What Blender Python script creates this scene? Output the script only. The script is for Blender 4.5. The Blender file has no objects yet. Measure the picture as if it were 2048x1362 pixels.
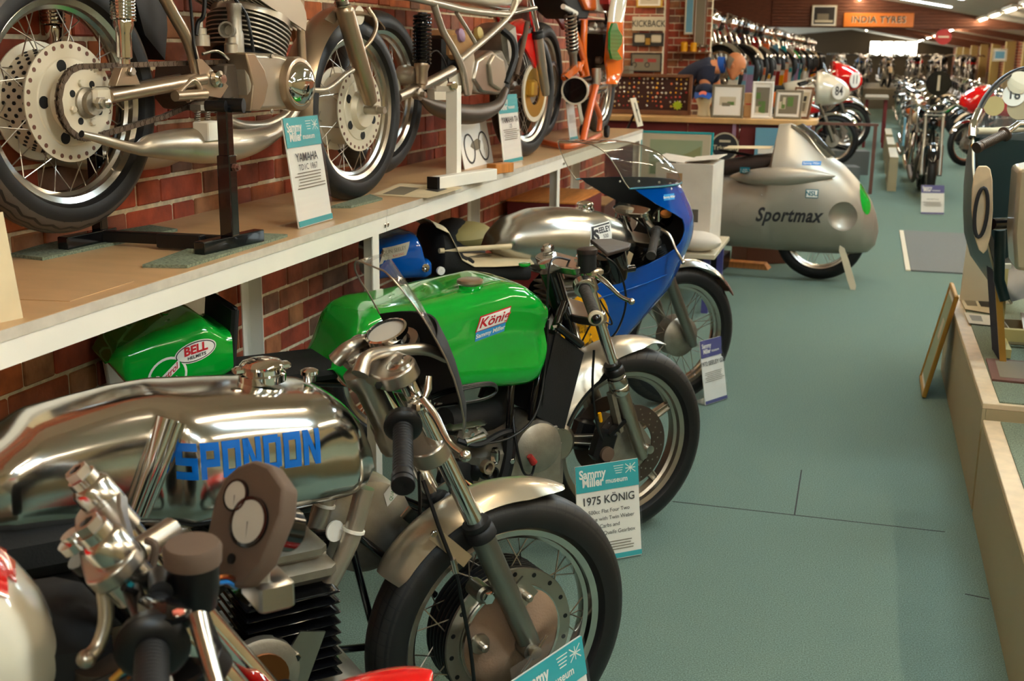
import bpy, bmesh, math, random
import numpy as np
from mathutils import Vector, Matrix
from mathutils.bvhtree import BVHTree
R = random.Random(7)
PI = math.pi
SC = bpy.context.scene
COL = SC.collection

# ---------------------------------------------------------------- camera
W, H, FP = 2048, 1362, 2352.665
PITCH, ROLL, YAW, EYE = 0.24002, 0.012034, 0.286652, 1.54657
def _cam():
    cy, sy = math.cos(YAW), math.sin(YAW)
    fw = np.array([-sy*math.cos(PITCH), cy*math.cos(PITCH), -math.sin(PITCH)])
    r0 = np.array([cy, sy, 0.]); u0 = np.cross(r0, fw)
    c, s = math.cos(ROLL), math.sin(ROLL)
    return c*r0+s*u0, -s*r0+c*u0, fw
CR, CU, CF = _cam()
CO = np.array([0, 0, EYE])
cd = bpy.data.cameras.new('camera'); cam = bpy.data.objects.new('camera', cd); COL.objects.link(cam)
cd.sensor_width = 36; cd.lens = FP/W*36; cd.clip_end = 200; cd.clip_start = .05
m4 = Matrix(((CR[0], CU[0], -CF[0], 0), (CR[1], CU[1], -CF[1], 0), (CR[2], CU[2], -CF[2], EYE), (0, 0, 0, 1)))
cam.matrix_world = m4
cd.dof.use_dof = True; cd.dof.focus_distance = 2.95; cd.dof.aperture_fstop = 6.7
SC.camera = cam
SC.view_settings.view_transform = 'Standard'; SC.view_settings.look = 'None'
SC.view_settings.exposure = 1.3; SC.view_settings.gamma = 1; SC.view_settings.use_curve_mapping = False
w = bpy.data.worlds.new('world'); SC.world = w; w.use_nodes = True
w.node_tree.nodes['Background'].inputs[0].default_value = (.75, .8, .85, 1)
w.node_tree.nodes['Background'].inputs[1].default_value = .6
LAMP = 34.0      # strength of the fluorescent tubes
SKYL = 17.0      # strength of the daylight panels
WARM = (1, .84, .62); COOL = (.72, .90, 1)

def ray(px, py):
    d = (px-W/2)/FP*CR - (py-H/2)/FP*CU + CF
    return d
def onz(px, py, z):
    d = ray(px, py); return CO+(z-EYE)/d[2]*d
def onx(px, py, x):
    d = ray(px, py); return CO+x/d[0]*d
def ony(px, py, y):
    d = ray(px, py); return CO+y/d[1]*d

# ---------------------------------------------------------------- materials
def lin(c):
    if isinstance(c, str):
        c = [int(c[i:i+2], 16)/255 for i in (0, 2, 4)]
        return tuple(x/12.92 if x <= .04045 else ((x+.055)/1.055)**2.4 for x in c)
    return tuple(c)
MATS = {}
def mat(name, col, rough=.5, metal=0., coat=0., emit=None, es=0., noise=0., nscale=8., bump=0., bscale=60., trans=0., alpha=1., ior=1.45, stretch=None, col2=None, spec=None):
    if name in MATS: return MATS[name]
    m = bpy.data.materials.new(name); m.use_nodes = True; nt = m.node_tree
    b = nt.nodes['Principled BSDF']; c = lin(col)+(1,)
    b.inputs['Base Color'].default_value = c; b.inputs['Roughness'].default_value = rough
    b.inputs['Metallic'].default_value = metal; b.inputs['Coat Weight'].default_value = coat
    b.inputs['Coat Roughness'].default_value = .03
    b.inputs['Transmission Weight'].default_value = trans; b.inputs['Alpha'].default_value = alpha
    b.inputs['IOR'].default_value = ior
    if spec is not None: b.inputs['Specular IOR Level'].default_value = spec
    if emit: b.inputs['Emission Color'].default_value = lin(emit)+(1,); b.inputs['Emission Strength'].default_value = es
    if noise or bump:
        tc = nt.nodes.new('ShaderNodeTexCoord'); src = tc.outputs['Object']
        if stretch:
            mp = nt.nodes.new('ShaderNodeMapping'); mp.inputs['Scale'].default_value = stretch
            nt.links.new(src, mp.inputs[0]); src = mp.outputs[0]
    if noise:
        n = nt.nodes.new('ShaderNodeTexNoise'); n.inputs['Scale'].default_value = nscale; n.inputs['Detail'].default_value = 5
        nt.links.new(src, n.inputs['Vector'])
        rp = nt.nodes.new('ShaderNodeValToRGB')
        a = lin(col); bb = lin(col2) if col2 else tuple(min(1, x*(1+noise)) for x in a)
        a = a if col2 else tuple(x*(1-noise) for x in a)
        rp.color_ramp.elements[0].color = a+(1,); rp.color_ramp.elements[1].color = bb+(1,)
        rp.color_ramp.elements[0].position = .33; rp.color_ramp.elements[1].position = .67
        nt.links.new(n.outputs['Fac'], rp.inputs[0]); nt.links.new(rp.outputs[0], b.inputs['Base Color'])
    if bump:
        n = nt.nodes.new('ShaderNodeTexNoise'); n.inputs['Scale'].default_value = bscale; n.inputs['Detail'].default_value = 3
        nt.links.new(src, n.inputs['Vector'])
        bp = nt.nodes.new('ShaderNodeBump'); bp.inputs['Strength'].default_value = bump; bp.inputs['Distance'].default_value = .003
        nt.links.new(n.outputs['Fac'], bp.inputs['Height']); nt.links.new(bp.outputs[0], b.inputs['Normal'])
    MATS[name] = m; return m
def M(n): return MATS[n]
mat('carpet', '687b70', .95, noise=.34, nscale=240, bump=.7, bscale=300, spec=.1)
mat('mat_grey', '6a6c68', .95, noise=.15, nscale=300, bump=.3)
mat('mat_green', '737d68', .95, noise=.4, nscale=180, bump=.6, bscale=300)
mat('shelf_board', 'c8a274', .35, noise=.06, nscale=6, stretch=(1, 3, 1))
mat('board_edge', 'c9bfae', .5, noise=.08, nscale=30)
mat('white_paint', 'f3ecdc', .4, noise=.03, nscale=5)
mat('cream', 'ab9a74', .5, noise=.04, nscale=2)
mat('cream_edge', 'dcc39e', .55, noise=.08, nscale=20)
mat('mortar', 'd6c7a6', .95, noise=.2, nscale=40, bump=.4)
mat('ceiling', 'ded6c4', .8, noise=.03, nscale=2)
mat('dark_wood', '6a3d26', .6, noise=.2, nscale=8, stretch=(1, 1, 6))
mat('brown_wood', '6e4527', .5, noise=.2, nscale=8)
mat('pine', 'c9803c', .5, noise=.15, nscale=10, stretch=(8, 1, 1))
mat('gold_frame', 'b98a3c', .35, metal=.6)
mat('maroon', '6d1f1b', .6, noise=.1, nscale=4)
mat('counter_top', 'cfa46a', .35, noise=.1, nscale=6)
mat('rubber', '0d0d0d', .55, bump=.05)
mat('rubber_worn', '3b3631', .7)
mat('black', '0b0b0c', .35)
mat('black_gloss', '0a0a0c', .12, coat=.5)
mat('black_matt', '0c0b0a', .7)
mat('black_pad', '121211', .75, bump=.3, bscale=200)
mat('alu', 'c9c5bd', .2, metal=1, noise=.03, nscale=3)
mat('alu_mirror', 'd2d0cb', .15, metal=1, bump=.012, bscale=9)
mat('alu_satin', 'b5ada0', .33, metal=1, noise=.05, nscale=12)
mat('alu_cast', 'a49c8e', .48, metal=.9, noise=.1, nscale=30, bump=.15, bscale=200)
mat('alu_tank', 'c4c2bc', .27, metal=1, bump=.01, bscale=12)
mat('chrome', 'e2e0dc', .05, metal=1)
mat('fork_grey', '8d8a80', .32, metal=.9)
mat('silver_paint', 'b4aa98', .34, metal=.75, coat=.3, bump=.02, bscale=500)
mat('gold_paint', 'a8937a', .3, metal=.75, coat=.4)
mat('champagne', 'b3a68e', .3, metal=.7, coat=.5)
mat('drum_cream', 'd6ccb4', .4, metal=.2)
mat('sand_drum', '7f6650', .75, metal=.1, bump=.3, bscale=200)
mat('green_paint', '04a02c', .12, coat=1.0)
mat('blue_paint', '0056ad', .14, coat=1.0)
mat('blue_dark', '00489a', .16, coat=1.0)
mat('red_paint', 'd40f10', .12, coat=1.0)
mat('red_dull', 'a1201b', .4)
mat('white_gloss', 'e6dcc4', .12, coat=1.0)
mat('orange_paint', 'f0701a', .18, coat=1.0)
mat('orange_stand', 'e26c34', .3, coat=.4)
mat('green_patch', '1e8a35', .15, coat=1.0)
mat('yellow', 'e6a100', .35)
mat('teal', '1ea3a8', .4); mat('teal_dark', '0b6a78', .3)
mat('purple_band', '4b4a86', .4)
mat('paper', 'eee9dd', .5); mat('paper_old', 'd6c39c', .7, noise=.1, nscale=8)
mat('plastic_white', 'f2efe6', .3)
mat('ink', '2b2a2c', .6); mat('ink_red', 'c4202a', .5); mat('ink_blue', '1272b8', .3); mat('sky_blue', '3a9bd8', .4)
mat('spondon_blue', '0a63b8', .25, coat=.3)
mat('cardboard', 'b08758', .8, noise=.08, nscale=6)
mat('white_card', 'd9cfbf', .7, noise=.06, nscale=6)
mat('plum_brown', '6a4436', .6)
mat('dial', 'b9b5a8', .25); mat('dial_dark', '14181c', .2)
mat('taupe_foam', '5e4b3c', .8, bump=.1, bscale=300)
mat('skin', 'c07a4e', .55, noise=.06, nscale=10); mat('hair_grey', '7d7466', .8); mat('navy', '1b2136', .85, bump=.2)
mat('royal_blue', '134a9a', .8); mat('salmon', 'd9705a', .6)
mat('styrofoam', 'cfc6a8', .8, bump=.1)
mat('lime', 'b5cf1e', .5); mat('badge_red', 'a8302a', .4, metal=.3); mat('badge_gold', 'c9a24a', .3, metal=.8)
mat('case_back', '3a1a10', .8)
mat('brown_leather', '2c201a', .5)
mat('copper', 'a2643a', .3, metal=1)
mat('dark_green_shade', '07211f', .4)
mat('disc_iron', '5c5046', .45, metal=.8); mat('lilac', 'a283a0', .5); mat('straw', 'c0ab6a', .6)
def acrylic(name, col='ffffff', a=.16, r=.03):
    m = bpy.data.materials.new(name); m.use_nodes = True; nt = m.node_tree
    b = nt.nodes['Principled BSDF']; o = nt.nodes['Material Output']
    b.inputs['Base Color'].default_value = lin(col)+(1,); b.inputs['Roughness'].default_value = r
    b.inputs['Specular IOR Level'].default_value = 1.0
    t = nt.nodes.new('ShaderNodeBsdfTransparent'); t.inputs[0].default_value = lin(col)+(1,)
    g = nt.nodes.new('ShaderNodeBsdfGlossy'); g.inputs[1].default_value = r
    mx = nt.nodes.new('ShaderNodeMixShader'); mx2 = nt.nodes.new('ShaderNodeMixShader')
    lw = nt.nodes.new('ShaderNodeLayerWeight'); lw.inputs[0].default_value = .5
    p5 = nt.nodes.new('ShaderNodeMath'); p5.operation = 'POWER'; p5.inputs[1].default_value = 4.5; nt.links.new(lw.outputs['Facing'], p5.inputs[0])
    f = nt.nodes.new('ShaderNodeMath'); f.operation = 'MULTIPLY_ADD'; f.inputs[1].default_value = .5; f.inputs[2].default_value = .035; nt.links.new(p5.outputs[0], f.inputs[0])
    nt.links.new(f.outputs[0], mx.inputs[0]); nt.links.new(t.outputs[0], mx.inputs[1]); nt.links.new(g.outputs[0], mx.inputs[2])
    mx2.inputs[0].default_value = a
    nt.links.new(mx.outputs[0], mx2.inputs[1]); nt.links.new(b.outputs[0], mx2.inputs[2]); nt.links.new(mx2.outputs[0], o.inputs[0])
    MATS[name] = m; return m
acrylic('clear', a=.015); acrylic('screen', 'f4f3ee', a=.02); acrylic('screen_dark', '8f8a7c', a=.12); acrylic('glass', a=.06); acrylic('film', 'f4e8d0', a=.25, r=.08)
mat('tube_lamp', 'ffffff', .5, emit=WARM, es=LAMP); mat('sky_panel', 'ffffff', .5, emit=COOL, es=SKYL)
mat('tube_dim', 'fff0d0', .5, emit=WARM, es=6)
mat('window_day', 'ffffff', .5, emit=(1, .97, .85), es=6)
def brick_mat():
    m = bpy.data.materials.new('brick'); m.use_nodes = True; nt = m.node_tree; b = nt.nodes['Principled BSDF']
    oi = nt.nodes.new('ShaderNodeObjectInfo'); ge = nt.nodes.new('ShaderNodeNewGeometry')
    ad = nt.nodes.new('ShaderNodeMath'); ad.operation = 'ADD'
    fr = nt.nodes.new('ShaderNodeMath'); fr.operation = 'FRACT'
    nt.links.new(oi.outputs['Random'], ad.inputs[0]); nt.links.new(ge.outputs['Random Per Island'], ad.inputs[1]); nt.links.new(ad.outputs[0], fr.inputs[0])
    rp = nt.nodes.new('ShaderNodeValToRGB'); cr = rp.color_ramp
    cols = ['a84a2c', 'ad4e2e', '96402a', 'b8662e', '88402a', 'a5744a', 'a8482a', '7c5c48']
    cr.elements[0].color = lin(cols[0])+(1,); cr.elements[1].color = lin(cols[-1])+(1,); cr.elements[1].position = .93
    for i, c in enumerate(cols[1:-1]):
        e = cr.elements.new((i+1)*.13); e.color = lin(c)+(1,)
    nt.links.new(fr.outputs[0], rp.inputs[0])
    tc = nt.nodes.new('ShaderNodeTexCoord'); n = nt.nodes.new('ShaderNodeTexNoise'); n.inputs['Scale'].default_value = 14; n.inputs['Detail'].default_value = 6
    av = nt.nodes.new('ShaderNodeVectorMath'); av.operation = 'ADD'
    nt.links.new(ge.outputs['Position'], av.inputs[0]); nt.links.new(av.outputs[0], n.inputs['Vector'])
    mx = nt.nodes.new('ShaderNodeMix'); mx.data_type = 'RGBA'; mx.blend_type = 'MULTIPLY'
    r2 = nt.nodes.new('ShaderNodeValToRGB'); r2.color_ramp.elements[0].color = (.6, .55, .5, 1); r2.color_ramp.elements[1].color = (1.25, 1.15, 1.1, 1)
    r2.color_ramp.elements[0].position = .3; r2.color_ramp.elements[1].position = .7
    nt.links.new(n.outputs['Fac'], r2.inputs[0]); mx.inputs[0].default_value = 1
    nt.links.new(rp.outputs[0], mx.inputs[6]); nt.links.new(r2.outputs[0], mx.inputs[7]); nt.links.new(mx.outputs[2], b.inputs['Base Color'])
    b.inputs['Roughness'].default_value = .75
    bp = nt.nodes.new('ShaderNodeBump'); bp.inputs['Strength'].default_value = .35; bp.inputs['Distance'].default_value = .004
    n2 = nt.nodes.new('ShaderNodeTexNoise'); n2.inputs['Scale'].default_value = 60; nt.links.new(ge.outputs['Position'], n2.inputs['Vector'])
    nt.links.new(n2.outputs['Fac'], bp.inputs['Height']); nt.links.new(bp.outputs[0], b.inputs['Normal'])
    MATS['brick'] = m
brick_mat()
def tyre_mat(name, kind, N=60, k=60.):
    m = bpy.data.materials.new(name); m.use_nodes = True; nt = m.node_tree; b = nt.nodes['Principled BSDF']
    b.inputs['Base Color'].default_value = lin('1b1a19')+(1,); b.inputs['Roughness'].default_value = .5
    tc = nt.nodes.new('ShaderNodeTexCoord'); sp = nt.nodes.new('ShaderNodeSeparateXYZ'); nt.links.new(tc.outputs['Object'], sp.inputs[0])
    def mth(op, *a):
        n = nt.nodes.new('ShaderNodeMath'); n.operation = op
        for i, x in enumerate(a):
            if isinstance(x, (int, float)): n.inputs[i].default_value = x
            else: nt.links.new(x, n.inputs[i])
        return n.outputs[0]
    ang = mth('ARCTAN2', sp.outputs[0], sp.outputs[2]); ay = mth('ABSOLUTE', sp.outputs[1])
    rad = mth('SQRT', mth('ADD', mth('MULTIPLY', sp.outputs[0], sp.outputs[0]), mth('MULTIPLY', sp.outputs[2], sp.outputs[2])))
    if kind == 'zig':   # zig-zag ribs with cross cuts
        z = mth('MULTIPLY', mth('PINGPONG', mth('MULTIPLY', ang, N/PI/2), 1.0), .006)
        s = mth('SINE', mth('MULTIPLY', mth('ADD', sp.outputs[1], z), 430.))
        h = mth('GREATER_THAN', s, -.55)
    elif kind == 'slant':
        s = mth('SINE', mth('ADD', mth('MULTIPLY', ang, float(N)), mth('MULTIPLY', ay, k)))
        h = mth('GREATER_THAN', s, -.93)
    else:
        s = mth('SINE', mth('MULTIPLY', ay, 420.)); s2 = mth('SINE', mth('ADD', mth('MULTIPLY', ang, float(N)), mth('MULTIPLY', ay, 50.)))
        h = mth('MINIMUM', mth('GREATER_THAN', s, -.8), mth('GREATER_THAN', s2, -.96))
    tread = mth('GREATER_THAN', rad, {'zig': .282, 'slant': .285, 'rib': .288}[kind])
    h2 = mth('MAXIMUM', h, mth('SUBTRACT', 1.0, tread))
    mc = nt.nodes.new('ShaderNodeMix'); mc.data_type = 'RGBA'
    mc.inputs[6].default_value = (.004, .004, .004, 1)
    mc2 = nt.nodes.new('ShaderNodeMix'); mc2.data_type = 'RGBA'; mc2.inputs[6].default_value = lin('0e0e0e')+(1,); mc2.inputs[7].default_value = lin('453e37' if kind == 'zig' else '2b2723')+(1,)
    tw = mth('MULTIPLY', tread, 1.0 if kind != 'rib' else .55); nt.links.new(tw, mc2.inputs[0])
    nt.links.new(h2, mc.inputs[0]); nt.links.new(mc2.outputs[2], mc.inputs[7]); nt.links.new(mc.outputs[2], b.inputs['Base Color'])
    bp = nt.nodes.new('ShaderNodeBump'); bp.inputs['Strength'].default_value = .8; bp.inputs['Distance'].default_value = .004
    nt.links.new(h2, bp.inputs['Height']); nt.links.new(bp.outputs[0], b.inputs['Normal'])
    MATS[name] = m
tyre_mat('tyre_rib', 'rib', 70); tyre_mat('tyre_zig', 'zig', 64); tyre_mat('tyre_slant', 'slant', 46, 150.)

# ---------------------------------------------------------------- mesh helpers
def basis(d):
    d = Vector(d).normalized(); a = Vector((0, 0, 1)) if abs(d.z) < .9 else Vector((1, 0, 0))
    u = d.cross(a).normalized(); v = d.cross(u).normalized(); return u, v, d
class MB:
    def __init__(s): s.v = []; s.f = []
    def add(s, vs, fs):
        o = len(s.v); s.v += [tuple(float(c) for c in x) for x in vs]; s.f += [tuple(i+o for i in f) for f in fs]; return s
    def box(s, c, d, rz=0, rx=0, ry=0, taper=1., ch=0.):
        """box centred at c, dims d; ch = chamfer"""
        hx, hy, hz = (q/2 for q in d); mtx = Matrix.Rotation(rz, 3, 'Z') @ Matrix.Rotation(ry, 3, 'Y') @ Matrix.Rotation(rx, 3, 'X')
        if ch <= 0:
            vs = [Vector((x*hx*(taper if z > 0 else 1), y*hy*(taper if z > 0 else 1), z*hz)) for z in (-1, 1) for y in (-1, 1) for x in (-1, 1)]
            fs = [(0, 2, 3, 1), (4, 5, 7, 6), (0, 1, 5, 4), (1, 3, 7, 5), (3, 2, 6, 7), (2, 0, 4, 6)]
        else:
            vs = []; 
            for z, k in ((-hz, ch), (-hz+ch, 0), (hz-ch, 0), (hz, ch)):
                X, Y = hx-k, hy-k; q = ch
                for x, y in ((-X+q, -Y), (X-q, -Y), (X, -Y+q), (X, Y-q), (X-q, Y), (-X+q, Y), (-X, Y-q), (-X, -Y+q)): vs.append(Vector((x, y, z)))
            fs = [tuple(range(7, -1, -1)), tuple(range(24, 32))]
            for r in range(3):
                for i in range(8): fs.append((r*8+i, r*8+(i+1) % 8, (r+1)*8+(i+1) % 8, (r+1)*8+i))
        s.add([mtx @ v+Vector(c) for v in vs], fs); return s
    def bar(s, a, b, w_, t, up=(0, 0, 1)):
        a = Vector(a); b = Vector(b); d = (b-a); L_ = d.length; d.normalize(); u = Vector(up); sx = d.cross(u).normalized(); u = sx.cross(d)
        vs = [p+sx*x*w_/2+u*z*t/2 for p in (a, b) for z in (-1, 1) for x in (-1, 1)]
        s.add(vs, [(0, 1, 3, 2), (4, 6, 7, 5), (0, 4, 5, 1), (1, 5, 7, 3), (3, 7, 6, 2), (2, 6, 4, 0)]); return s
    def tube(s, pts, r, n=10, smooth=0, closed=False, cap=True):
        P = [Vector(p) for p in pts]; rr = list(r) if isinstance(r, (list, tuple)) else [r]*len(P)
        if smooth and len(P) > 2:
            Q = []; q2 = []; m = len(P)
            rng = range(m) if closed else range(m-1)
            for i in rng:
                p0 = P[i-1] if (i > 0 or closed) else P[0]*2-P[1]; p1 = P[i]; p2 = P[(i+1) % m]; p3 = P[(i+2) % m] if (i+2 < m or closed) else P[-1]*2-P[-2]
                for k in range(smooth):
                    t = k/smooth
                    Q.append(.5*((2*p1)+(p2-p0)*t+(2*p0-5*p1+4*p2-p3)*t*t+(3*p1-p0-3*p2+p3)*t**3)); q2.append(rr[i]*(1-t)+rr[(i+1) % m]*t)
            if not closed: Q.append(P[-1]); q2.append(rr[-1])
            P, rr = Q, q2
        m = len(P); rings = []; u = None
        for i in range(m):
            d = (P[(i+1) % m] if (i < m-1 or closed) else P[i])-(P[i-1] if (i > 0 or closed) else P[i])
            if d.length < 1e-9: d = Vector((0, 0, 1))
            d.normalize()
            if u is None: u = basis(d)[0]
            u = (u-d*u.dot(d)); u = u.normalized() if u.length > 1e-6 else basis(d)[0]; v = d.cross(u)
            rings.append([P[i]+(u*math.cos(a)+v*math.sin(a))*rr[i] for a in (2*PI*k/n for k in range(n))])
        s.loft(rings, closed=closed, cap=cap); return s
    def loft(s, rings, closed=False, cap=True, wrap=True):
        n = len(rings[0]); m = len(rings); vs = [p for r in rings for p in r]; fs = []
        for i in range(m if closed else m-1):
            j = (i+1) % m
            for k in range(n if wrap else n-1): fs.append((i*n+k, i*n+(k+1) % n, j*n+(k+1) % n, j*n+k))
        if cap and not closed: fs.append(tuple(range(n-1, -1, -1))); fs.append(tuple((m-1)*n+k for k in range(n)))
        s.add(vs, fs); return s
    def lathe(s, prof, c, d, n=24, cap=True):
        """prof = [(radius, offset along d)]"""
        u, v, d = basis(d); c = Vector(c)
        s.loft([[c+d*h+(u*math.cos(a)+v*math.sin(a))*max(r, 1e-5) for a in (2*PI*k/n for k in range(n))] for r, h in prof], cap=cap); return s
    def ring(s, prof, c, d, n=48):
        """closed profile revolved (torus like)"""
        u, v, d = basis(d); c = Vector(c)
        s.loft([[c+d*h+(u*math.cos(a)+v*math.sin(a))*r for r, h in prof] for a in (2*PI*k/n for k in range(n))], closed=True); return s
    def prism(s, poly, a, b):
        """poly list of 3D points on one side; extruded by vector a..b"""
        a = Vector(a); b = Vector(b); P = [Vector(p) for p in poly]; n = len(P)
        s.add([p+a for p in P]+[p+b for p in P], [tuple(range(n-1, -1, -1)), tuple(range(n, 2*n))]+[(i, (i+1) % n, n+(i+1) % n, n+i) for i in range(n)]); return s
    def ball(s, c, r, n=16, m=10, sc=(1, 1, 1)):
        c = Vector(c); rings = []
        for i in range(m+1):
            t = PI*i/m; rings.append([c+Vector((math.sin(t)*math.cos(a)*sc[0]*r, math.sin(t)*math.sin(a)*sc[1]*r, math.cos(t)*sc[2]*r)) for a in (2*PI*k/n for k in range(n))])
        s.loft(rings, cap=False); return s
    def build(s, name, m, parent=None, smooth=38, loc=None, bevel=0, sub=0, weld=False):
        me = bpy.data.meshes.new(name)
        vs = s.v
        if loc is not None: vs = [(x-loc[0], y-loc[1], z-loc[2]) for x, y, z in vs]
        me.from_pydata(vs, [], s.f); me.validate()
        bm = bmesh.new(); bm.from_mesh(me)
        if weld: bmesh.ops.remove_doubles(bm, verts=bm.verts, dist=1e-5)
        bmesh.ops.recalc_face_normals(bm, faces=bm.faces); bm.to_mesh(me); bm.free()
        me.materials.append(MATS[m] if isinstance(m, str) else m)
        if smooth:
            me.shade_smooth()
            if smooth < 180: me.set_sharp_from_angle(angle=math.radians(smooth))
        o = bpy.data.objects.new(name, me); COL.objects.link(o)
        if parent: o.parent = parent
        if loc is not None: o.location = loc
        if bevel:
            b = o.modifiers.new('b', 'BEVEL'); b.width = bevel; b.segments = 2; b.limit_method = 'ANGLE'
        if sub:
            b = o.modifiers.new('s', 'SUBSURF'); b.levels = b.render_levels = sub
        return o
def tag(o, label=None, cat=None, group=None, kind=None):
    if label: o['label'] = label
    if cat: o['category'] = cat
    if group: o['group'] = group
    if kind: o['kind'] = kind
    return o
def empty(name, loc, rz=0, label=None, cat=None, group=None, rx=0, ry=0):
    o = bpy.data.objects.new(name, None); COL.objects.link(o); o.empty_display_size = .1
    o.location = tuple(float(c) for c in loc); o.rotation_euler = (rx, ry, rz); return tag(o, label, cat, group)
def copy_tree(o, parent=None):
    c = o.copy(); COL.objects.link(c); c.parent = parent
    for ch in list(o.children): copy_tree(ch, c)
    return c
def setm(o, m):
    o.data = o.data.copy(); o.data.materials[0] = MATS[m]
class Fr:
    """local frame of a thing: x forward, y left, z up; L() takes a photo pixel to the plane y=v of the thing"""
    def __init__(s, x, y, z, hd): s.o = np.array([x, y, z]); s.hd = hd; s.f = np.array([math.cos(hd), math.sin(hd), 0]); s.n = np.array([-math.sin(hd), math.cos(hd), 0])
    def L(s, px, py, v=0.):
        d = ray(px, py); q = CO-s.o; t = (v-q@s.n)/(d@s.n); q = q+t*d
        return Vector((q@s.f, v, q[2]))
    def X(s, px, py, u):
        d = ray(px, py); q = CO-s.o; t = (u-q@s.f)/(d@s.f); q = q+t*d
        return Vector((u, q@s.n, q[2]))
    def Z(s, px, py, z):
        d = ray(px, py); q = CO-s.o; t = (z-q[2])/d[2]; q = q+t*d
        return Vector((q@s.f, q@s.n, z))
    def Lp(s, pts, v=0.): return [s.L(a, b, v) for a, b in pts]
def text_geo(txt, size=1., bold=0., shear=0., sx=1., align='CENTER', sp=1.):
    c = bpy.data.curves.new('t', 'FONT'); c.body = txt; c.size = size; c.offset = bold*size; c.shear = shear; c.align_x = align; c.align_y = 'CENTER'; c.resolution_u = 3; c.space_character = sp
    o = bpy.data.objects.new('t', c); COL.objects.link(o)
    me = bpy.data.meshes.new_from_object(o, depsgraph=bpy.context.evaluated_depsgraph_get())
    vs = [(v.co.x*sx, v.co.y) for v in me.vertices]; fs = [tuple(p.vertices) for p in me.polygons]
    bpy.data.objects.remove(o); bpy.data.curves.remove(c); bpy.data.meshes.remove(me)
    return vs, fs
_TC = {}
def text_on(name, txt, o, ux, uy, m, parent, size, lift=.0006, **k):
    """flat lettering: origin o, right ux, up uy in the parent's frame"""
    key = (txt, size, tuple(sorted(k.items())))
    if key not in _TC: _TC[key] = text_geo(txt, size, **k)
    vs, fs = _TC[key]; o = Vector(o); ux = Vector(ux).normalized(); uy = Vector(uy).normalized(); n = ux.cross(uy)*lift
    return MB().add([o+ux*x+uy*y+n for x, y in vs], fs).build(name, m, parent, smooth=0)
def wrap(name, vs, fs, o, ux, uy, target, m, parent, dirn, lift=.001, maxl=.02, kind=None):
    """2D geometry laid onto the surface of target (ray cast along dirn in the common parent frame)"""
    o = Vector(o); ux = Vector(ux).normalized(); uy = Vector(uy).normalized()
    bm = bmesh.new(); V = [bm.verts.new(o+ux*x+uy*y) for x, y in vs]
    for f in fs:
        try: bm.faces.new([V[i] for i in f])
        except ValueError: pass
    bmesh.ops.triangulate(bm, faces=bm.faces)
    for _ in range(3):
        es = [e for e in bm.edges if e.calc_length() > maxl]
        if not es: break
        bmesh.ops.subdivide_edges(bm, edges=es, cuts=1); bmesh.ops.triangulate(bm, faces=[f for f in bm.faces if len(f.verts) > 3])
    dg = bpy.context.evaluated_depsgraph_get(); te = target.evaluated_get(dg); tm = te.to_mesh()
    loc = target.location; bv = BVHTree.FromPolygons([v.co+loc for v in tm.vertices], [tuple(p.vertices) for p in tm.polygons]); te.to_mesh_clear()
    d = Vector(dirn).normalized()
    for v in bm.verts:
        h = bv.ray_cast(v.co-d*.6, d)
        if h[0] is not None: v.co = h[0]-d*lift
    me = bpy.data.meshes.new(name); bm.to_mesh(me); bm.free(); me.materials.append(MATS[m]); me.shade_smooth()
    ob = bpy.data.objects.new(name, me); COL.objects.link(ob); ob.parent = parent
    return ob
def hit(fr, obj, px, py):
    """first point of a part's surface seen at a photo pixel, in the frame of its thing"""
    bv = BVHTree.FromPolygons([v.co+obj.location for v in obj.data.vertices], [tuple(q.vertices) for q in obj.data.polygons])
    d = ray(px, py); o = CO-fr.o; h = bv.ray_cast(Vector((o@fr.f, o@fr.n, o[2])), Vector((d@fr.f, d@fr.n, d[2])))
    return h[0] if h[0] is not None else fr.L(px, py)
def disc2(r, n=24, sx=1., sy=1., cx=0, cy=0): return [(cx+r*sx*math.cos(2*PI*i/n), cy+r*sy*math.sin(2*PI*i/n)) for i in range(n)], [tuple(range(n))]
def rect2(w_, h_, sk=0, cx=0, cy=0): return [(cx-w_/2-sk, cy-h_/2), (cx+w_/2-sk, cy-h_/2), (cx+w_/2+sk, cy+h_/2), (cx-w_/2+sk, cy+h_/2)], [(0, 1, 2, 3)]
# ================================================================ THE ROOM
mat('p_mid2', '5c4c38', .8)
XW = -1.99      # brick wall behind the long shelf
def slab(name, lo, hi, m, kind='structure', ch=0, label=None):
    o = MB().box([(a+b)/2 for a, b in zip(lo, hi)], [b-a for a, b in zip(lo, hi)], ch=ch).build(name, m, smooth=0)
    return tag(o, label, None, None, kind)
slab('floor', (-4.5, -3, -.1), (5, 62, 0), 'carpet', label='teal grey carpet running the length of the hall')
def roof_z(x): return 2.65-.17*x if x > -1.1 else 2.837+.1*(x+1.1)
mb = MB()
for x0, x1 in ((-4.5, -1.1), (-1.1, 3.9)):
    a, b = roof_z(x0), roof_z(x1); mb.add([(x0, -3, a), (x1, -3, b), (x1, 62, b), (x0, 62, a), (x0, -3, a+.1), (x1, -3, b+.1), (x1, 62, b+.1), (x0, 62, a+.1)], [(0, 1, 2, 3), (7, 6, 5, 4), (0, 4, 5, 1), (1, 5, 6, 2), (2, 6, 7, 3), (3, 7, 4, 0)])
tag(mb.build('ceiling', 'ceiling', smooth=0), 'off-white sloping ceiling above the hall', kind='structure')
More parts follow.
